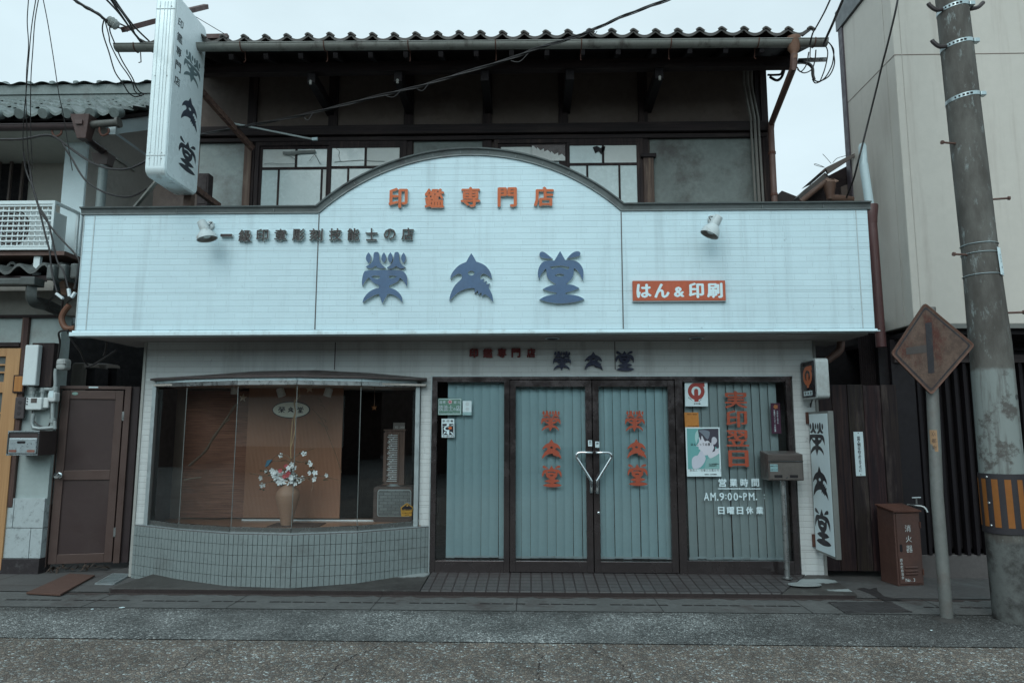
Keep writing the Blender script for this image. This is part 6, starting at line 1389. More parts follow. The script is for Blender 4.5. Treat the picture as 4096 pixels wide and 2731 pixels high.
# litter of dry leaves under the door
lv = MB(); rnl = random.Random(5)
for i in range(60):
    u = rnl.uniform(.1, .95); c = Vector((dl.x+(drr.x-dl.x)*u, dl.y+(drr.y-dl.y)*u-rnl.uniform(.0, .12), .03+rnl.uniform(0, .04))); d = Vector((rnl.uniform(-1, 1), rnl.uniform(-.5, .5), rnl.uniform(-.3, .6))).normalized()*rnl.uniform(.03, .07); s = Vector((-d.y, d.x, .3*d.z))*.25
    lv.quad(c-d, c+s, c+d, c-s)
tag(lv.build('dry_leaves', M('dry_leaf', (.075, .058, .045), .8, 0, .4, 20, 0)), 'dry brown leaves gathered under the brown alley door', 'leaves', kind='stuff')
mt = [onZ(P(0,3,*q), .03) for q in ((240,735),(555,752),(872,575),(640,560))]
mo = MB(); mo.prism([(p.x, p.y) for p in mt], lambda u, v, w_: (u, v, .014+w_), .018)
tag(mo.build('door_mat', M('mat_brown', (.095, .055, .042), .95, 0, .15, 8, .8, 200), bevel=.004), 'reddish brown ribbed mat lying before the alley door', 'mat')
gt = [onZ(P(0,3,*q), .02) for q in ((880,655),(1040,658),(1200,570),(1040,566))]
gr0 = thing('drain_grate', 'small galvanised grate in the pavement right of the brown mat', 'grate', tuple(gt[0]))
A, B, C_, D = [Vector((p.x, p.y, .02)) for p in gt]
b = MB()
for p, q in ((A, B), (B, C_), (C_, D), (D, A)): b.beam(p, q, .02, .014)
b.build('grate_frame', ALU, gr0)
b = MB()
for i in range(1, 9): u = i/9; b.beam(A.lerp(B, u), D.lerp(C_, u), .006, .01)
for i in range(1, 7): u = i/7; b.beam(A.lerp(D, u), B.lerp(C_, u), .006, .012)
b.build('grate_bars', ALU, gr0)
b = MB(); b.quad(*[(p.x, p.y, .0135) for p in gt]); b.build('grate_pit', BLACK, gr0)

# small dark box beside the projecting sign, on the roof of the fascia
YBX = 7.3
xa_, xb_ = ox((790, 730), YBX), ox((834, 730), YBX); za_, zb_ = oz((812, 830), YBX), oz((812, 692), YBX)
t = thing('switch_box', 'dark rusty switch box behind the projecting sign, before the pale plaster', 'box', ((xa_+xb_)/2, YBX, za_))
MB().box(xa_, xb_, YBX, YBX+.12, za_, zb_).build('box_case', M('switch_dark', (.035, .028, .028), .7, .1, .3, 12, .3), t, bevel=.012)
MB().box(xa_+.02, xb_-.02, YBX-.006, YBX-.0005, za_+.04, zb_-.03).build('box_door', bpy.data.materials['switch_dark'], t, bevel=.003)

# ================================================================== building, planks, poles and boxes on the right
def RA(x, y): return (3080+x*.30612, 520+y*.30612)
def RB(x, y): return (3260+x*.51007, 1200+y*.51007)
def RC(x, y): return (3380+x*.35711, 1960+y*.35711)
BEIGE = M('beige_render', (.56, .52, .47), .85, 0, .06, 1.5, .5, 70, dirt=(.40, .35, .31), dirt_amt=.5, streak=True)
YR = 7.0
rcx = onY((3612, 683), YR).x
zov = oz((3760, 1296), YR)
ybk = onX((3375, 400), rcx).y
ztop = onX((3351, 113), rcx).z
rb = thing('right_building', 'plain beige rendered building overhanging a dark slatted street front, at the right', 'building', (6, 7.4, 0))
MB().box(rcx, 12, YR, ybk, zov, ztop-.06).build('upper_block', BEIGE, rb, bevel=.01)
MB().box(rcx-.03, 12, YR-.03, ybk+.03, ztop-.059, ztop+.2).build('parapet_coping', M('coping_grey', (.13, .14, .145), .5), rb)
MB().box(rcx-.02, rcx-.0005, ybk-.1, ybk, 3.0, ztop-.06).build('edge_flashing', M('flashing_dark', (.07, .065, .075), .5), rb)
zj = oz((3700, 219), YR); JT = M('render_joint', (.20, .155, .13), .8); JL = M('render_joint_pale', (.46, .42, .38), .8)
b = MB(); b.box(rcx-.002, 12, YR-.003, YR-.0005, zj-.004, zj+.004); b.box(rcx-.003, rcx-.0005, YR, ybk-.1, zj-.004, zj+.004); b.build('horizontal_joint', JT, rb)
jx_ = ox((3612, 300), YR); MB().box(jx_, jx_+.005, YR-.0035, YR-.0004, zov, ztop).build('vertical_joint', JL, rb)
jy_ = onX((3549, 300), rcx).y; MB().box(rcx-.0035, rcx-.0004, jy_, jy_+.005, zov, ztop).build('vertical_joint', JL, rb)
MB().box(rcx, 12, YR-.012, YR+.05, zov-.045, zov-.0005).build('drip_edge', M('drip_grey', (.16, .16, .15), .6), rb)
MB().box(rcx+.02, 12, YR+.05, 9, zov-.10, zov-.05).build('overhang_underside', EAVEWOOD, rb)
# slatted street front
YSL = 7.47
SLATB = M('black_boarding', (.008, .006, .008), .7, 0, .2)
MB().box(rcx-.12, 12, YSL+.05, YSL+.12, .30, zov-.1).build('dark_boarding', SLATB, rb)
zb1 = oz(RC(1300, 722), YSL); MB().box(rcx-.02, 12, YSL-.02, YSL+.1, 0, zb1).build('concrete_plinth', M('plinth_concrete', (.105, .10, .097), .85, 0, .15, 3, .6, 60), rb, bevel=.006)
zt1 = oz(RB(1350, 492), YSL); zt2 = oz(RB(1350, 432), YSL)
MB().box(rcx, 12, YSL-.05, YSL+.049, zt1, zt2).build('head_rail', wood('grey_rail', (.07, .06, .058), (.035, .03, .03), 'x'), rb)
x = ox(RB(840, 1200), YSL); SLW = wood('slat_wood', (.012, .009, .012), (.006, .0045, .006), 'z')
MB().box(ox(RB(640, 1200), YSL), ox(RB(818, 1200), YSL), YSL-.015, YSL+.04, zb1+.001, zov-.1).build('corner_board', M('corner_board', (.009, .0065, .009), .6), rb)
while x < 7.5: MB().box(x-.017, x+.017, YSL-.03, YSL+.03, zb1+.001, zt1-.001).build('slat', SLW, rb); x += .0985
b = MB()
for i in range(4): b.box(rcx+.3, 12, YSL-.02, YSL+.04, zt2+.05+.1*i, zt2+.08+.1*i)
b.build('upper_louvres', SLW, rb)
# planked hoarding closing the passage
YPK = 7.43
pk = thing('plank_hoarding', 'weathered dark plank hoarding between the shop and the right-hand building', 'hoarding', (3.4, YPK, 0))
zpt, zpb = oz(RB(380, 668), YPK), oz(RC(200, 905), YPK)
bxs_ = [3.0] + [ox(RB(q, 1100), YPK) for q in (150, 275, 400, 540, 665)]
for i in range(len(bxs_)-1):
    c0 = (.032+.010*(i % 2), .020+.004*(i % 3), .019); m = wood('plank_wood', c0, (.010, .006, .009), 'z', 1.2, .65, .35, worn=(.15, .115, .105), worn_amt=.35 if i > 1 else .1)
    MB().box(bxs_[i]+.003, bxs_[i+1]-.003, YPK+.004*(i % 2), YPK+.03, zpb, zpt+.004*(i % 3)).build('plank', m, pk, bevel=.003)
MB().box(3.0, bxs_[-1], YPK+.031, YPK+.07, zpb+.2, zpb+.3).build('batten', DARKWOOD, pk)
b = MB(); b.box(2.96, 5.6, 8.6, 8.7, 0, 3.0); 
tag(b.build('passage_wall', BLACK), 'black wall filling the dark void of the passage above the plank hoarding', 'wall')  # near-black wall fills the shaded void over the planks
cs = MB(); x0_, x1_ = ox(RB(350, 500), 7.6), ox(RB(625, 500), 7.6)
cs.grid(lambda u, v: (x0_+(x1_-x0_)*u, 7.6+.012*math.sin(u*2*math.pi*16), 1.9+.85*v), 128, 1)
tag(cs.build('corrugated_sheet', M('dark_corrugated', (.035, .03, .032), .5, .3, .3, 4, .05, dirt=(.07, .06, .055)), fix=False), 'dark corrugated sheet above the plank hoarding', 'sheet')
# paper slip
YN = YPK-.004
fnn = face([RB(301, 1032), RB(374, 1031), RB(397, 1376), RB(322, 1378)], YN); t, s = card('paper_slip', 'long white paper slip with brushed vertical writing on the planks', 'notice', fnn, PAPER)
mb = MB(); f = lambda u, v, w_: fnn(.5+u*1.0, .87+v*.19, .002); line(mb, '世界人類が平和でありますように', f, 0, 0, .32, .283, True, .03, 1.15); mb.build('brush_writing', INK, s)
mb = MB(); [mb.lathe([(.006, 0), (.004, .003)], fnn(.5, q, .0015), 8, axis=(0,-1,0)) for q in (.03, .97)]; mb.build('pins', M('pin_dark', (.08, .06, .06), .4), s)

# lean-to roof in the gap behind the fascia
YLT = 8.0
lt = thing('lean_to_roof', 'old brown lean-to roof in the gap right of the upper storey', 'roof', tuple(onY(RA(700, 900), YLT)))
def cut(poly, Y, th, mat, name, parent=lt): b = MB(); b.xz([(onY(RA(*p), Y).x, onY(RA(*p), Y).z) for p in poly], Y, Y+th); return b.build(name, mat, parent, bevel=.004)
cut([(725,492),(1170,270),(1310,150),(1312,232),(1180,300),(762,572)], YLT, .04, M('barge_grey', (.13, .115, .105), .6, 0, .15, 5), 'barge_board')
cut([(618,588),(720,495),(745,530),(700,548)], YLT+.02, .5, M('flashing_brown', (.08, .06, .055), .5), 'flashing')
cut([(365,868),(450,778),(575,680),(720,556),(770,600),(640,715),(400,922)], YLT+.05, .9, TILE_ROOF, 'tile_edge')
cut([(70,872),(157,792),(405,888),(380,960),(70,960)], YLT+.3, 1.2, M('tar_roof', (.04, .034, .032), .7, 0, .2), 'small_gable')
cut([(400,930),(760,600),(1180,380),(1240,420),(1260,960),(400,960)], YLT+.25, .1, DARKWOOD, 'dark_gable_wall')
cut([(930,740),(1080,690),(1085,960),(940,960)], YLT+.2, .04, PLASTER_DARK, 'plaster_remnant')
BRN = M('pale_brown_pipe', (.12, .07, .05), .55, 0, .12, 5)
q = lambda x, y, Y=YLT-.05: onY(RA(x, y), Y)
MB().tube([q(400,940), q(560,810), q(760,650)], .034, 10).build('sloping_gutter', BRN, lt, smooth=True)
MB().lathe([(.04, -.18), (.05, -.12), (.07, -.03), (.075, .02)], q(775,720), 14).build('hopper', BRN, lt, smooth=True)
MB().tube(smooth3([q(790,770), q(795,850), q(820,895), q(870,895), q(1080,920)]), .045, 10).build('elbow_pipe', BRN, lt, smooth=True)
fl = MB(); c = q(815, 640, YLT-.08)
for i in range(7):
    a_ = R(200+20*i); fl.beam(c, c+Vector((math.cos(a_)*.085, 0, math.sin(a_)*.05)), .02, .012)
fl.build('fluted_cup', M('terracotta', (.34, .22, .17), .6), lt)
# two-tone pipe beside the fascia
dp2 = thing('side_downpipe', 'pale blue plastic downpipe running into a brown pipe beside the fascia', 'pipe', (3.5, 7.3, 2.5))
a_, c_, e_ = onY(RA(1208, 225), 7.3), onY(RA(1305, 995), 7.3), onY((3512, 1320), 7.3)
MB().lathe([(.0, .04), (.03, .035), (.042, .0), (.042, -.25)], a_, 14).build('pipe_cap', M('pvc_blue', (.52, .63, .66), .4, 0, .06), dp2, smooth=True)
MB().tube([a_+Vector((0,0,-.2)), c_], .046, 14).build('plastic_pipe', bpy.data.materials['pvc_blue'], dp2, smooth=True)
RBP = M('red_brown_pipe', (.088, .042, .040), .45, 0, .12, 4, dirt=(.05, .02, .025))
MB().lathe([(.07, 0), (.075, -.01), (.058, -.14), (.055, -.2)], (c_.x+.01, 7.3, c_.z+.01), 16).build('socket', RBP, dp2, smooth=True)
MB().tube([(c_.x+.01, 7.3, c_.z-.18), (c_.x+.02, 7.3, zov-.2)], .052, 14).build('brown_pipe', RBP, dp2, smooth=True)
q_ = [onY(P(3,2,*p), 7.3) for p in ((665,-40),(668,40),(650,90),(600,130),(540,175))]
MB().tube(smooth3(q_), .04, 10).build('lower_elbow', RUST_PIPE, dp2, smooth=True)

# ------------------------------------------------------------------ extinguisher cabinet
fl_, fr_ = onZ(RC(597, 1070), .02), onZ(RC(905, 1058), .02)
fl_ = onY(RC(597, 1070), 7.06); fr_ = onY(RC(905, 1058), 7.12)
angx = math.atan2(fr_.y-fl_.y, fr_.x-fl_.x); wx = math.hypot(fr_.x-fl_.x, fr_.y-fl_.y)*.94
hF = oz(RC(525, 245), 7.06); 
ex_ = thing('extinguisher_cabinet', 'rusty red-brown fire extinguisher cabinet standing before the planks', 'cabinet', (fl_.x, fl_.y, .012), angx, local=True)
RUSTR = M('rusty_red', (.100, .056, .045), .65, .1, .22, 4, .25, 50, dirt=(.075, .055, .05), dirt_amt=.8)
hF -= .012
MB().yz([(0, 0), (.24, 0), (.24, hF+.04), (0, hF)], 0, wx).build('cabinet_body', RUSTR, ex_, bevel=.004)
MB().yz([(-.02, hF+.0005), (.25, hF+.042), (.25, hF+.056), (-.02, hF+.013)], -.012, wx+.012).build('lid', RUST, ex_)
dd = MB().box(.018, wx-.018, -.010, -.0005, .02, hF-.02).build('cabinet_door', RUSTR, ex_, bevel=.003)
def bf(u, v, w_): return (u, -.0112-w_, v)
uu = lambda x, y: (wx*((x-(525+72*(y-250)/820))/306.), hF*(1-(y-250)/815.))
for z in (hF*.18, hF*.82): MB().tube([(wx-.008, -.012, z-.03), (wx-.008, -.012, z+.03)], .007, 8).build('hinge', RUST, ex_)
mb = MB()
for ch, x0, y0, x1, y1 in (('消',655,395,722,470),('火',668,512,738,585),('器',675,622,750,698)): a0, a1 = uu(x0, y1), uu(x1, y0); m0, m1 = uu(x0, (y0+y1)/2), uu(x1, (y0+y1)/2); put(mb, ch, bf, m0[0], m1[0], a0[1], a1[1], 0, .0)
for i, ch in enumerate('西本町自治会'):
    p = uu(617+4.5*i, 778+38.5*i); line(mb, ch, bf, p[0], p[1], .030, bold=.015)
p = uu(700, 990); line(mb, 'No.3', bf, p[0]-.012, p[1]-.008, .045, .027, bold=.01)
mb.build('cabinet_text', M('text_pale', (.58, .62, .62), .6), dd)
for y in (862, 902, 934): p, q2 = uu(664, y), uu(810, y); MB().tube([(p[0], -.012, p[1]), (q2[0], -.012, p[1])], .009, 8).build('louvre', RUSTR, dd, smooth=True)
p = uu(614, 648); MB().xz(rrect(p[0]-.014, p[0]+.014, p[1]-.037, p[1]+.037, .012), -.0125, -.0105).build('hand_hole', BLACK, dd)
# tap
tp_ = thing('water_tap', 'chrome tap on a standpipe behind the rusty cabinet', 'tap', (onY(RC(800, 150), 7.3).x, 7.3, .012))
c = onY(RC(800, 150), 7.3)
MB().tube([(c.x-.05, 7.36, .012), (c.x-.05, 7.36, c.z-.02)], .02, 8).build('standpipe', PIPEG, tp_)
MB().tube(smooth3([(c.x-.06, 7.36, c.z-.02), (c.x-.01, 7.3, c.z-.02), (c.x+.05, 7.26, c.z-.03), (c.x+.07, 7.24, c.z-.08)]), .014, 10).build('spout', STEEL, tp_, smooth=True)
MB().tube([(c.x, 7.3, c.z), (c.x, 7.3, c.z+.05)], .011, 8).tube([(c.x-.045, 7.3, c.z+.058), (c.x+.045, 7.3, c.z+.062)], .011, 8).build('handle', STEEL, tp_, smooth=True)

# ------------------------------------------------------------------ junction warning sign on its post
g0 = onZ(RC(1142, 1445), .005); YSG = g0.y; SX = g0.x
sg = thing('road_sign', 'rusty diamond junction sign on a grey round post', 'sign', (SX, YSG, .005))
tpx = ox(RB(950, 740), YSG)
POSTG = M('galvanised_post', (.21, .215, .205), .5, .35, .18, 3, .3, 30, dirt=(.14, .10, .085), dirt_amt=.7)
MB().tube([(SX, YSG, 0), (SX-.005, YSG, 1.0), ((SX+tpx)/2-.0, YSG, 2.0), (tpx, YSG, oz(RB(880, 60), YSG))], .0475, 20).build('post', POSTG, sg, smooth=True)
MB().lathe([(.11, 0), (.06, .02)], (SX, YSG, .003), 20).build('post_collar', CONC_WET, sg)
YFc = YSG-.075
C4 = [onY(RB(*p), YFc) for p in ((860,20),(1253,352),(912,745),(594,421))]
cen = sum(C4, Vector())/4
def dia(k, Y): return [(cen.x+(p.x-cen.x)*k, cen.z+(p.z-cen.z)*k) for p in C4]
def roundc(pts, r=.05, n=4):
    out = []
    for i in range(len(pts)):
        p0, p1, p2 = Vector(pts[i-1]), Vector(pts[i]), Vector(pts[(i+1) % len(pts)]); a_ = p1+(p0-p1).normalized()*r; b_ = p1+(p2-p1).normalized()*r
        for j in range(n+1): t = j/n; out.append(tuple(a_*(1-t)**2+p1*2*t*(1-t)+b_*t*t))
    return out
RS = NT('rusty_sign_face'); n1 = RS.noise(3.2, 9, .72, aniso=(1.2, 1, .55)); n2 = RS.noise(16, 6, .7); n3 = RS.noise(60, 4, .7)
c1_ = RS.mix(RS.ramp(n2, .35, .65), (.082, .052, .041), (.128, .082, .063)); c1_ = RS.mix(RS.ramp(n1, .50, .66, 0, .9), c1_, (.075, .02, .014)); c1_ = RS.mix(RS.ramp(n3, .58, .68, 0, .5), c1_, (.24, .135, .09)); RS.bump(n2, .3, .004); RS.bump(n3, .3, .002)
RSF = RS.fin(c1_, .65, 0, .3)
pl = MB().xz(roundc(dia(1, 0), .03), YFc, YFc+.012).build('sign_plate', RSF, sg)
o_, i_ = roundc(dia(1.0, 0), .03), roundc(dia(.955, 0), .028)
b = MB(); n = len(o_)
for k_, (A_, B_, mat_, w0) in enumerate(((o_, i_, M('rim_rust', (.13, .065, .045), .7, 0, .3, 12, .4), -.006),)):
    for i in range(n): j = (i+1) % n; b.quad((A_[i][0], YFc+w0, A_[i][1]), (A_[j][0], YFc+w0, A_[j][1]), (B_[j][0], YFc+w0+.003, B_[j][1]), (B_[i][0], YFc+w0+.003, B_[i][1])); b.quad((A_[i][0], YFc+w0, A_[i][1]), (A_[i][0], YFc+.012, A_[i][1]), (A_[j][0], YFc+.012, A_[j][1]), (A_[j][0], YFc+w0, A_[j][1]))
b.build('rolled_rim', mat_, pl)
o_, i_ = roundc(dia(.915, 0), .026), roundc(dia(.865, 0), .024); b = MB()
for i in range(n): j = (i+1) % n; b.quad((o_[i][0], YFc-.0015, o_[i][1]), (o_[j][0], YFc-.0015, o_[j][1]), (i_[j][0], YFc-.0015, i_[j][1]), (i_[i][0], YFc-.0015, i_[i][1]))
SBK = M('sign_black', (.022, .022, .026), .5, 0, .3, 10, .1, dirt=(.10, .06, .045), dirt_amt=.6)
b.build('border_line', SBK, pl)
SGR = M('sign_grey', (.06, .055, .05), .55, 0, .2, 8)
rb_ = lambda pts, y: [(onY(RB(*p), y).x, y, onY(RB(*p), y).z) for p in pts]
MB().quad(*rb_([(863,182),(916,172),(938,572),(888,574)], YFc-.0018)).build('main_bar', SBK, pl)
MB().quad(*rb_([(714,374),(873,350),(876,412),(716,428)], YFc-.0017)).build('side_bar', SGR, pl)
MB().box(tpx-.06, tpx+.06, YFc+.0125, YSG-.03, cen.z-.02, cen.z+.02).build('clamp', POSTG, sg)
YSt = YSG-.0485; st_c = [onY(RB(*p), YSt) for p in ((917,1018),(955,1016),(962,1188),(925,1187))]
b = MB(); nseg = 5
def wrap(u, v, w_):
    c0 = (SX-.005+(SX+tpx)/2)/2; xx = st_c[3].x+(st_c[1].x-st_c[3].x)*u - c0; xx = max(-.047, min(.047, xx)); yy = YSG-math.sqrt(max(.0001, (.0485+w_)**2-xx*xx)); return (c0+xx, yy, st_c[3].z+(st_c[0].z-st_c[3].z)*v)
b.grid(lambda u, v: wrap(u, v, .001), 6, 2); s = b.build('prefecture_sticker', M('sticker_ochre', (.36, .215, .12), .7, 0, .2, 14, 0, dirt=(.16, .10, .07)), sg, fix=False)
mb = MB()
for i, ch in enumerate('京都府'): put(mb, ch, lambda u, v, w_: wrap(u, v, .0016), .18, .75, .72-.32*i, .92-.32*i, 0, .0)
mb.build('sticker_text', INK, s)

# ------------------------------------------------------------------ concrete utility pole
YUP = 5.92
def upx(y, xl, xr): a, c_ = onY((xl, y), YUP), onY((xr, y), YUP); return (a.x+c_.x)/2, (c_.x-a.x)/2*.985, a.z
rows = [upx(70, 3756, 3872), upx(683, 3819, 3946), upx(1000, 3853, 3983), upx(1366, 3884, 4034), upx(1894, 3926, 4089)]
PC = NT('pole_concrete'); s_ = PC.n('ShaderNodeSeparateXYZ'); PC.l(PC.pos, s_.inputs[0])
base = PC.mix(PC.ramp(PC.noise(3, 7, .65, aniso=(1.6, 1.6, .5)), .35, .68), (.078, .070, .063), (.145, .138, .126)); base = PC.mix(PC.ramp(PC.noise(14, 6, .75, aniso=(1, 1, .35)), .55, .68, 0, .75), base, (.27, .30, .295))
edge = PC.math('ADD', s_.outputs['Z'], PC.math('MULTIPLY', PC.math('SUBTRACT', PC.noise(5, 4, .6), .5), .12))
pale = PC.mix(PC.ramp(PC.noise(4.5, 7, .7), .52, .62, 0, .85), (.24, .265, .255), (.085, .072, .066)); pale = PC.mix(PC.ramp(PC.noise(1.5, 6, .7, aniso=(9, 9, .7)), .48, .66, 0, .7), pale, (.10, .09, .083))
band = PC.math('MULTIPLY', PC.ramp(edge, .80, .82), PC.ramp(edge, 2.02, 2.06, 1, 0)); base = PC.mix(band, base, pale)
low = PC.math('MULTIPLY', PC.ramp(edge, .62, .66, 1, 0), 1.); base = PC.mix(low, base, PC.mix(PC.ramp(PC.noise(3, 7, .7), .42, .62), (.045, .042, .040), (.13, .135, .13)))
PC.bump(PC.noise(50, 4), .35, .004); PCM = PC.fin(base, .85, 0, .25)
x0_, r0_, z0_ = rows[0]; x4, r4, z4 = rows[4]
up_ = thing('utility_pole', 'thick concrete utility pole with a striped guard at the right edge', 'utility pole', (x4, YUP, 0))
RW = sorted((z, x, r) for x, r, z in rows); RW[0] = (RW[0][0], RW[0][1], RW[0][2]*.98)
def _lerp(z, i):
    for (za, *A_), (zb2, *B_) in zip(RW, RW[1:]):
        if z <= zb2 or zb2 == RW[-1][0]: return A_[i]+(B_[i]-A_[i])*(z-za)/(zb2-za)
xa = lambda z: _lerp(z, 0) if z > z4 else x4+.012*(z4-z)
ra = lambda z: _lerp(z, 1) if z > z4 else RW[0][2]
zs_ = [0, .6] + [q[0] for q in RW] + [z0_+2.5]
MB().tube([(xa(z), YUP, z) for z in zs_], [ra(z) for z in zs_], 36).build('pole_shaft', PCM, up_, smooth=True)
# bands, steps, plate
BND = M('band_steel', (.40, .46, .47), .4, .7, .1, 8)
def ringband(z, h, tilt, name='steel_band'):
    b = MB(); r = ra(z)+.003; n = 40
    b.grid(lambda u, v: (xa(z)+r*math.cos(2*math.pi*u), YUP+r*math.sin(2*math.pi*u), z+tilt*math.cos(2*math.pi*u)+h*(v-.5)), n, 1)
    return b.build(name, BND, up_, smooth=True, fix=False)
for py, tl in ((157, .0), (372, .0), (8, 0)):
    z = oz((3830, py), YUP-.13); bb_ = ringband(z, .035, .02)
    MB().box(xa(z)+ra(z)*.72, xa(z)+ra(z)*.72+.05, YUP-ra(z)*.8, YUP-ra(z)*.8+.05, z-.01, z+.03).build('buckle', BND, bb_, bevel=.006)
    for i in range(5): a_ = R(215+i*13); MB().box(xa(z)+(ra(z)+.0045)*math.cos(a_)-.010, xa(z)+(ra(z)+.0045)*math.cos(a_)+.010, YUP+(ra(z)+.0045)*math.sin(a_)-.003, YUP+(ra(z)+.0045)*math.sin(a_), z-.008+.02*math.cos(a_), z+.006+.02*math.cos(a_)).build('band_hole', BLACK, bb_)
z = oz((3830, 157), YUP-.13)
for zz in (z, oz((3830, 8), YUP-.13)):
    MB().tube(smooth3([(xa(zz)-ra(zz), YUP-.05, zz-.02), (xa(zz)-ra(zz)-.06, YUP-.06, zz-.03), (xa(zz)-ra(zz)-.11, YUP-.06, zz+.01), (xa(zz)-ra(zz)-.125, YUP-.06, zz+.035)]), .018, 8).build('cable_hook', M('hook_dark', (.07, .065, .065), .5, .4) if 'hook_dark' not in bpy.data.materials else bpy.data.materials['hook_dark'], up_, smooth=True)
zz = oz((3830, 8), YUP-.13); MB().tube(smooth3([(xa(zz)+ra(zz), YUP-.05, zz-.02), (xa(zz)+ra(zz)+.06, YUP-.06, zz-.01), (xa(zz)+ra(zz)+.11, YUP-.06, zz+.035)]), .018, 8).build('cable_hook', bpy.data.materials['hook_dark'], up_, smooth=True)
for py, sd_, c_, r_ in ((580, -1, 3, 0), (803, 1, 3, 1), (1023, -1, 3, 1), (1254, 1, 3, 1)):
    z = oz((3900, py), YUP); x = xa(z)+sd_*ra(z)*.9
    MB().tube([(x, YUP-.03, z), (x+sd_*.13, YUP-.06, z)], .0095, 8).tube([(x+sd_*.13, YUP-.06, z), (x+sd_*.145, YUP-.063, z)], .018, 8).build('step_bolt', RUST_PIPE, up_)
def onpole(u, v, w_, z0, z1, a0, a1):
    z = z0+(z1-z0)*v; a_ = a0+(a1-a0)*u; r = ra(z)+w_; return (xa(z)+r*math.cos(a_), YUP+r*math.sin(a_), z)
for py in (965, 1002, 1090): z = oz((3900, py), YUP-.15); MB().tube([(xa(z)+(ra(z)+.003)*math.cos(2*math.pi*i/40), YUP+(ra(z)+.003)*math.sin(2*math.pi*i/40), z) for i in range(41)], .0045, 5, False).build('tie_wire', BND, up_)
zp0, zp1 = oz((3975, 1096), YUP-.16), oz((3955, 985), YUP-.16)
fpl = lambda u, v, w_: onpole(u, v, .012+w_, zp0, zp1, R(-68), R(-42))
b = MB(); b.grid(lambda u, v: fpl(u, v, 0), 6, 1); s = b.build('pole_plate', PAPER, up_, fix=False)
mb = MB()
for i, ch in enumerate('ホンマチ'): put(mb, ch, lambda u, v, w_: fpl(u, v, .001), .34, .66, .70-.085*i, .765-.085*i, 0, 0)
put(mb, '4', lambda u, v, w_: fpl(u, v, .001), .38, .62, .23, .32, 0, 0); line(mb, '91-09', lambda u, v, w_: fpl(u, v*.4+.05, .001), .42, .0, .13, .11)
mb.build('plate_text', INK, s)
b = MB(); b.grid(lambda u, v: onpole(u, v, .008, zp0, zp1-.02, R(-42), R(-22)), 5, 1); b.build('grey_plate', M('plate_violet', (.16, .15, .20), .5), up_, fix=False)
# small round number mark
zn = oz((4029, 1587), YUP-.16); fnn2 = lambda u, v, w_: onpole(.5, .5, .002+w_, zn, zn, R(-58), R(-58)) if 0 else onpole(u, v, .002+w_, zn-.022, zn+.022, R(-61), R(-47))
b = MB(); ringp = [(.5+.5*math.cos(2*math.pi*i/20), .5+.5*math.sin(2*math.pi*i/20)) for i in range(20)]; b.tube([fnn2(u, v, 0) for u, v in ringp+ringp[:1]], .0016, 4, False); put(b, '2', fnn2, .2, .47, .25, .75, 0, 0); put(b, '0', fnn2, .53, .8, .25, .75, 0, 0); b.build('number_mark', INK, up_)
# striped guard
zg1, zg0 = oz((4005, 1896), YUP-.18), oz((4030, 2140), YUP-.18)
b = MB(); b.tube([(xa(zg0), YUP, zg0), (xa(zg1), YUP, zg1)], [ra(zg0)+.012, ra(zg1)+.012], 40, False); gdr = b.build('striped_guard', M('guard_black', (.030, .030, .034), .6, 0, .15, 8, .1), up_, smooth=True, fix=False)
GOR = M('guard_orange', (.27, .10, .024), .45, 0, .15, 5, .05, dirt=(.30, .09, .02), dirt_amt=.5)
for i in range(12):
    a_ = R(-150+i*30); b = MB(); b.grid(lambda u, v: onpole(u, v, .0135, zg0+.05, zg1-.045, a_, a_+R(15)), 4, 1); b.build('stripe', GOR, gdr, smooth=True, fix=False)
b = MB()
for a_, z in ((R(-162), zg1-.03), (R(-162), zg0+.06), (R(-162), (zg0+zg1)/2)): p = onpole(0, 0, .012, z, z, a_, a_); b.lathe([(.012, 0), (.008, .006)], p, 8, axis=(math.cos(a_), math.sin(a_), 0))
b.build('guard_rivets', STEEL, gdr)
# steel covers in the drain and the round cover
cv_ = [onZ(P(3,3,*q), .012) for q in ((540,822),(1135,822),(1335,918),(705,925))]
cvr = thing('drain_cover', 'rectangular steel drain cover at the kerb below the plank hoarding', 'cover', tuple(cv_[3]))
mb = MB(); mid = [(cv_[0]+cv_[3])/2, (cv_[1]+cv_[2])/2]
for q4 in ((cv_[0], cv_[1], mid[1], mid[0]), (mid[0], mid[1], cv_[2], cv_[3])):
    cc = sum(q4, Vector())/4; mb.prism([(cc.x+(p.x-cc.x)*.97, cc.y+(p.y-cc.y)*.93) for p in q4], lambda u, v, w_: (u, v, .008+w_), .007)
mb.build('cover_plates', M('chequer_steel', (.085, .09, .09), .45, .4, .15, 6, .6, 90), cvr)
mb = MB(); 
for p in cv_[:2]+cv_[2:]: d = sum(cv_, Vector())/4-p; c = p+d*.14; mb.xy(ell(c.x, c.y, .045, .014, 12), .0151, .0156)
mb.build('lift_slots', SLOT, cvr)
mc = [onZ(T2(360, 1541), .085)]; mc = mc[0]
tag(MB().xy(ell(mc.x, mc.y, .155, .075, 28), .076, .084).build('round_cover', M('pale_iron', (.32, .35, .35), .6, .2, .2, 20, .5, 90, dirt=(.12, .12, .12))), 'round pale meter cover set in the ramp below the blade sign', 'cover')

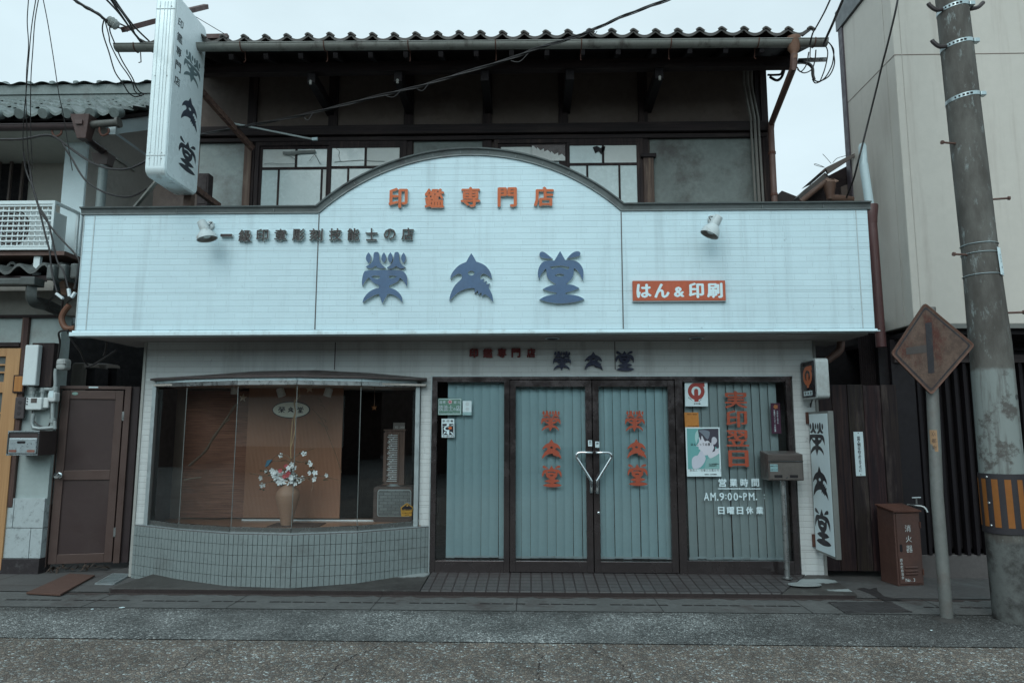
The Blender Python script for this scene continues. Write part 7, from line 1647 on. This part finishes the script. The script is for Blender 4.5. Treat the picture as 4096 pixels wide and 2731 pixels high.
# ================================================================== overhead cables
def cable(label, pts, r=.009, group='overhead cables at the upper left', extra=None):
    """pts: (photo pixel, Y) - a cable hung between real points at real distances"""
    w3 = [onY(p, Y) for p, Y in pts]
    if pts[0][0][1] < 0 or pts[0][0][0] < 0: w3 = [w3[0]+(w3[0]-w3[1])*k for k in (13, 8, 5, 3, 2, 1)] + w3     # runs on towards the next pole
    q = smooth3(w3, 5); b = MB(); b.tube(q, r, 6)
    if extra: extra(b, q)
    return tag(b.build('overhead_cable', CABLE), label, 'cable', group)
def twist(n, r, rr):
    def f(b, q):
        for k in range(n):
            b.tube([p+Vector((0, math.sin(i*.55+k*2.1)*rr, math.cos(i*.55+k*2.1)*rr)) for i, p in enumerate(q)], r, 5)
    return f
P2 = lambda c, x, y: P(c, 0, x, y)
main = [((2760,-40),5.2), (P2(2,1430,0),5.4), (P2(2,1050,140),5.7), (P2(2,720,285),5.95), (P2(2,480,372),6.1), (P2(2,230,445),6.3), (P2(2,0,535),6.4), (P2(1,1840,692),6.55), (P2(1,1500,795),6.65), (P2(1,1130,882),6.8), (P2(1,700,992),6.95), (P2(1,370,1070),7.1), (P2(1,0,1142),7.25), (P2(0,2130,1182),7.4), (P2(0,1830,1240),7.5)]
cable('long twisted cable crossing in front of the roof and the dark eaves', main, .006, 'overhead cables', twist(3, .0045, .012))
b = MB(); 
for (c, x0, y0, dx, dy) in ((1,1190,880,150,-60),(2,700,300,80,-10),(2,150,490,-160,70),(1,1480,820,110,-60),(1,440,1080,80,-40)):
    p, q_ = onY(P2(c, x0, y0), 6.5), onY(P2(c, x0+dx, y0+dy), 6.5); m_ = (p+q_)/2+Vector((0, 0, -.05)); b.tube(smooth3([p, m_, q_]), .004, 5)
tag(b.build('loose_strands', CABLE), 'loose thin strands drooping from the long twisted cable', 'strands')
L = lambda x, y: P(0, 0, x, y)
cable('thick cable entering at the top left and ending at the ribbed insulator', [(L(640,-40),5.6), (L(690,5),5.8), (L(800,75),6.1), (L(905,135),6.3), (L(970,185),6.4), (L(1030,215),6.45)], .013, extra=twist(2, .006, .015))
cable('cable from the insulator to the rusty arm', [(L(1060,205),6.45), (L(1110,225),6.5), (L(1165,250),6.5)], .008)
cable('cable under the insulator to the end of the rusty arm', [(L(1060,245),6.45), (L(1115,265),6.5), (L(1170,290),6.5)], .008)
for i, (a, m, e) in enumerate((((960,-20),(1090,120),(1360,445)), ((1005,-20),(1120,150),(1345,440)), ((1040,-20),(1150,140),(1370,380)), ((1020,-20),(1180,200),(1330,440)))):
    cable(('steep cable on the left of the bundle beside the projecting sign', 'second steep cable in the bundle beside the projecting sign', 'steep cable on the right of the bundle beside the projecting sign', 'lowest steep cable in the bundle beside the projecting sign')[i], [(L(*a),5.5), (L(*m),6.0), (L((m[0]+e[0])/2-8, (m[1]+e[1])/2+6),6.4), (L(*e),6.8)], .009)
ins = onY(L(1045,220), 6.45); t = thing('insulator', 'ribbed pale insulator where the thick cable meets the rusty arm', 'insulator', tuple(ins))
MB().lathe([(.02, -.07), (.045, -.06), (.03, -.045), (.055, -.03), (.035, -.015), (.055, 0), (.035, .015), (.05, .03), (.02, .045)], ins, 14, axis=(.8, .2, -.6)).build('ribbed_body', M('insulator_grey', (.45, .46, .44), .3), t, smooth=True)
for i, pts in enumerate((((955,185),(940,260),(955,345),(1000,480),(1055,660),(1130,770),(1180,850),(1240,890),(1320,870)), ((965,195),(1000,330),(1015,410),(1100,580),(1170,680),(1215,760),(1240,840),(1300,885)), ((1010,230),(1010,290),(1045,380),(1085,480),(1130,575),(1215,715),(1250,800),(1290,850),(1350,865)))):
    cable(('beaded drop wire farthest left below the insulator', 'beaded drop wire in the middle below the insulator', 'beaded drop wire on the right below the insulator')[i], [(L(*p), 6.4+.08*k) for k, p in enumerate(pts)], .0065)
for i, pts in enumerate((((262,-10),(250,200),(262,420),(245,640),(238,860),(225,1000),(212,1200),(215,1400),(240,1560)), ((330,-10),(290,250),(262,560),(245,780),(238,900),(245,1130),(250,1280),(270,1560)), ((355,-10),(320,200),(300,480),(285,700),(280,1000),(285,1300),(300,1560)), ((395,-10),(440,220),(490,530),(540,860),(580,1050),(620,1300),(665,1568)))):
    cable(('thin wire hanging farthest left in front of the grey roof', 'kinked wire hanging second from the left in front of the grey roof', 'straight wire hanging third from the left in front of the grey roof', 'pale wire slanting right in front of the white wing wall')[i], [(L(*p), 5.6+.13*k) for k, p in enumerate(pts)], .004, 'wires hanging before the left house')
cable('thick black cable sagging from the left house to the projecting sign, the upper one', [(LA(-30,612),6.9), (LA(250,608),6.9), (LA(500,565),6.95), (LA(640,600),7.0), (LA(850,755),7.0), (LA(1050,880),6.95), (LA(1250,940),6.9), (LA(1450,935),6.85), (LA(1640,850),6.8)], .013, 'cables sagging to the projecting sign')
cable('thinner cable sagging from the left house to the projecting sign, the lower one', [(LA(700,660),7.0), (LA(800,820),7.0), (LA(950,1060),6.95), (LA(1150,1195),6.9), (LA(1350,1250),6.85), (LA(1500,1240),6.85), (LA(1680,1140),6.8)], .010, 'cables sagging to the projecting sign')
for i, pts in enumerate(((LA(265,760),LA(300,980),LA(380,1180),LA(440,1400),LB(440,130),LB(470,240),LB(490,420),LB(520,560),LB(545,640)), (LA(320,850),LA(370,1150),LA(430,1350),LA(540,1540),LB(540,330),LB(600,430),LB(640,570),LB(650,610)), (LA(440,1400),LB(500,40),LB(610,165),LB(700,260),LB(750,340),LB(740,450),LB(705,610)))):
    cable(('cable running down past the white cage to the left white connector', 'cable running down past the white cage to the middle connector', 'cable curving round the wing wall to the fascia end')[i], [(p, 6.75) for p in pts], .009, 'cables running down past the cage')
for i, pts in enumerate((((600,700),(590,780),(575,850)), ((690,690),(640,740),(600,800)), ((530,670),(470,720),(470,790),(520,830),(570,830)), ((640,1000),(690,1110),(760,1200),(800,1290),(850,1345)), ((1110,1185),(980,1270),(880,1330),(840,1340)), ((1015,1115),(1000,1200),(985,1240)), ((650,1000),(560,1020),(570,1120),(550,1260)))):
    cable(('short dark lead left of the orange conduit', 'short lead from the connectors to the orange conduit', 'looped lead under the gutter outlet of the left house', 'dark cable drooping into the alley from the fascia end', 'thin cable rising from the alley to the soffit', 'short cable hanging from the soffit over the alley', 'cable from the orange conduit down to the junction box')[i], [(LB(*p), 6.95+.08*k) for k, p in enumerate(pts)], .010, 'leads at the left end of the fascia')
for i, (x0, y0, x1, y1, l) in enumerate(((535,650,600,700,'white cable connector under the gutter, the largest and slanting'), (652,605,662,680,'white upright cable connector in the middle'), (680,690,715,640,'white cable connector nearest the fascia, slanting up'))):
    b = MB(); b.beam(onY(LB(x0,y0), 6.72), onY(LB(x1,y1), 6.72), .03, .025); tag(b.build('cable_connector', M('connector_white', (.70, .76, .78), .4) if i == 0 else bpy.data.materials['connector_white'], bevel=.004), l, 'connector', 'cable connectors at the fascia end')
# right-hand cables
Rr = lambda x, y: P(3, 0, x, y)
RG = 'overhead cables at the right end of the roof'
cable('thin cable from the sky to the right end of the roof, left of the pair', [(Rr(580,-20),5.6), (Rr(520,110),5.9), (Rr(455,230),6.2), (Rr(410,310),6.4), (Rr(385,410),6.6)], .008, RG)
cable('thicker cable from the sky to the right end of the gutter', [(Rr(700,-30),5.6), (Rr(640,110),5.9), (Rr(590,230),6.2), (Rr(540,340),6.4), (Rr(510,420),6.6)], .013, RG, twist(2, .005, .014))
for i, pts in enumerate((((530,370),(580,420),(605,510),(608,600),(560,700),(470,750),(420,735)), ((510,390),(545,460),(545,530),(520,640),(480,745)), ((540,375),(600,450),(600,540),(580,620),(520,720),(440,765),(408,730)), ((440,460),(430,560),(400,640),(330,672),(270,640)), ((375,480),(350,600),(300,660),(268,620)))):
    cable(('outer wire loop hanging right of the roof corner', 'inner wire loop hanging right of the roof corner', 'widest wire loop hanging right of the roof corner', 'wire loop hanging under the gutter end', 'left wire loop under the rainwater head')[i], [(Rr(*p), 6.65+.03*k) for k, p in enumerate(pts)], .0065, RG)
cable('thick black lead bending down from the eave corner', [(Rr(255,580),7.2), (Rr(350,580),6.9), (Rr(405,620),6.8), (Rr(412,690),6.75), (Rr(425,735),6.75)], .017, RG)
cable('upper black lead curling from the dark wall under the rainwater head', [(Rr(0,690),7.6), (Rr(70,690),7.5), (Rr(120,680),7.4), (Rr(140,620),7.3)], .013, RG)
cable('lower black lead curling from the dark wall under the rainwater head', [(Rr(20,710),7.6), (Rr(80,740),7.5), (Rr(125,710),7.4), (Rr(150,640),7.3)], .016, RG)
b = MB(); b.beam(onY(Rr(280,558), 7.1), onY(Rr(540,548), 6.9), .035, .035); tag(b.build('cable_bracket', STEEL), 'short steel cable arm sticking out from the eave corner', 'bracket')
cable('brown cable running down the side wall of the beige building', [(Rr(1195,-20),6.5), (Rr(1165,130),6.55), (Rr(1100,400),6.7), (Rr(1050,590),6.85), (Rr(1000,800),7.0), (Rr(920,1120),7.15), (Rr(870,1320),7.22), (RA(1150,420),7.28), (RA(1090,650),7.6), (RA(1000,880),7.9)], .010, 'overhead cables')
# dry grass stems on the roof edges
b = MB()
for pts, Y in (((P2(2,570,345),P2(2,590,365),P2(2,600,350)), 6.7), ((P2(2,2035,345),P2(2,2070,310),P2(2,2120,300)), 6.7), ((P2(1,1155,405),P2(1,1150,380),P2(1,1142,366)), 6.7), ((RA(800,440),RA(740,370),RA(688,315)), 8.0), ((RA(820,430),RA(880,370),RA(1005,335)), 8.0), ((RA(715,490),RA(640,475),RA(580,455),RA(600,445),RA(700,482)), 8.0)):
    b.tube(smooth3([onY(p, Y) for p in pts]), .0035, 4)
tag(b.build('dry_stems', M('dry_stem', (.12, .11, .10), .8)), 'dry grass stems growing from the roof edges', 'stems', kind='stuff')

# ================================================================== row across the street (closes the street behind the camera; seen in the glass)
op = thing('opposite_row', 'dark timber row across the street, seen only as a reflection in the glass', 'building', (0, -9, 0))
MB().box(-22, 22, -9.2, -9, 0, 3.4).build('wall', wood('opposite_boards', (.075, .055, .045), (.035, .027, .024), 'z', .6), op)
b = MB(); b.add([(-22, -8.3, 3.25), (22, -8.3, 3.25), (22, -12.5, 5.0), (-22, -12.5, 5.0), (-22, -8.3, 3.4), (22, -8.3, 3.4), (22, -12.5, 5.15), (-22, -12.5, 5.15)], [(0,3,2,1),(4,5,6,7),(0,1,5,4),(1,2,6,5),(2,3,7,6),(3,0,4,7)]); b.build('roof', TILE_ROOF, op)
PLB = M('added_pale_plaster', (.42, .42, .40), .8)
for x, w_ in ((-13, 2.2), (-6.6, 1.2), (1.0, 1.6), (10, 2.4), (-19, 2)): MB().box(x, x+w_, -9, -8.96, .9, 2.6).build('added_pale_bay', PLB, op)  # pale panels added to brighten what the glass reflects
LG = M('lattice_grey', (.16, .15, .14), .6)
for x in (-9, -5, -1.2, 3.1, 7.4): MB().box(x, x+1.8, -9, -8.97, .1, 2.0).build('lattice_door', LG, op)
for x0, x1, l in ((-34, -26, 'tall dark house added far to the left, out of view, to darken the glass reflections'), (26, 34, 'tall dark house added far to the right, out of view, to darken the glass reflections')):  # unseen houses added to keep bright sky out of the glass
    t = thing('added_far_house', l, 'building', ((x0+x1)/2, 4, 0)); MB().box(x0, x1, -12, 22, 0, 7).build('wall', bpy.data.materials['opposite_boards'], t); MB().box(x0-.4, x1+.4, -12.4, 22.4, 7, 7.4).build('roof', TILE_ROOF, t)
tag(MB().box(-22, 22, -8.99, -1.46, -.002, .004).build('far_pavement', CONC), kind='structure')

# scraps on the road edge
for i, (p, l) in enumerate(((P(0,3,1122,873), 'larger white scrap lying on the drain edge before the display window'), (P(0,3,848,888), 'tiny white scrap on the road edge left of the larger one'), (P(3,3,1500,1082), 'white scrap on the asphalt strip between the sign post and the utility pole'))):
    q = onZ(p, .012); b = MB(); r = (.022, .010, .010)[i]; b.xy([(q.x-r, q.y-r*.5), (q.x+r*.3, q.y-r*.7), (q.x+r, q.y+r*.2), (q.x-r*.1, q.y+r*.6)], .0105, .016)
    tag(b.build('paper_scrap', PAPER), l, 'litter', 'scraps on the road')
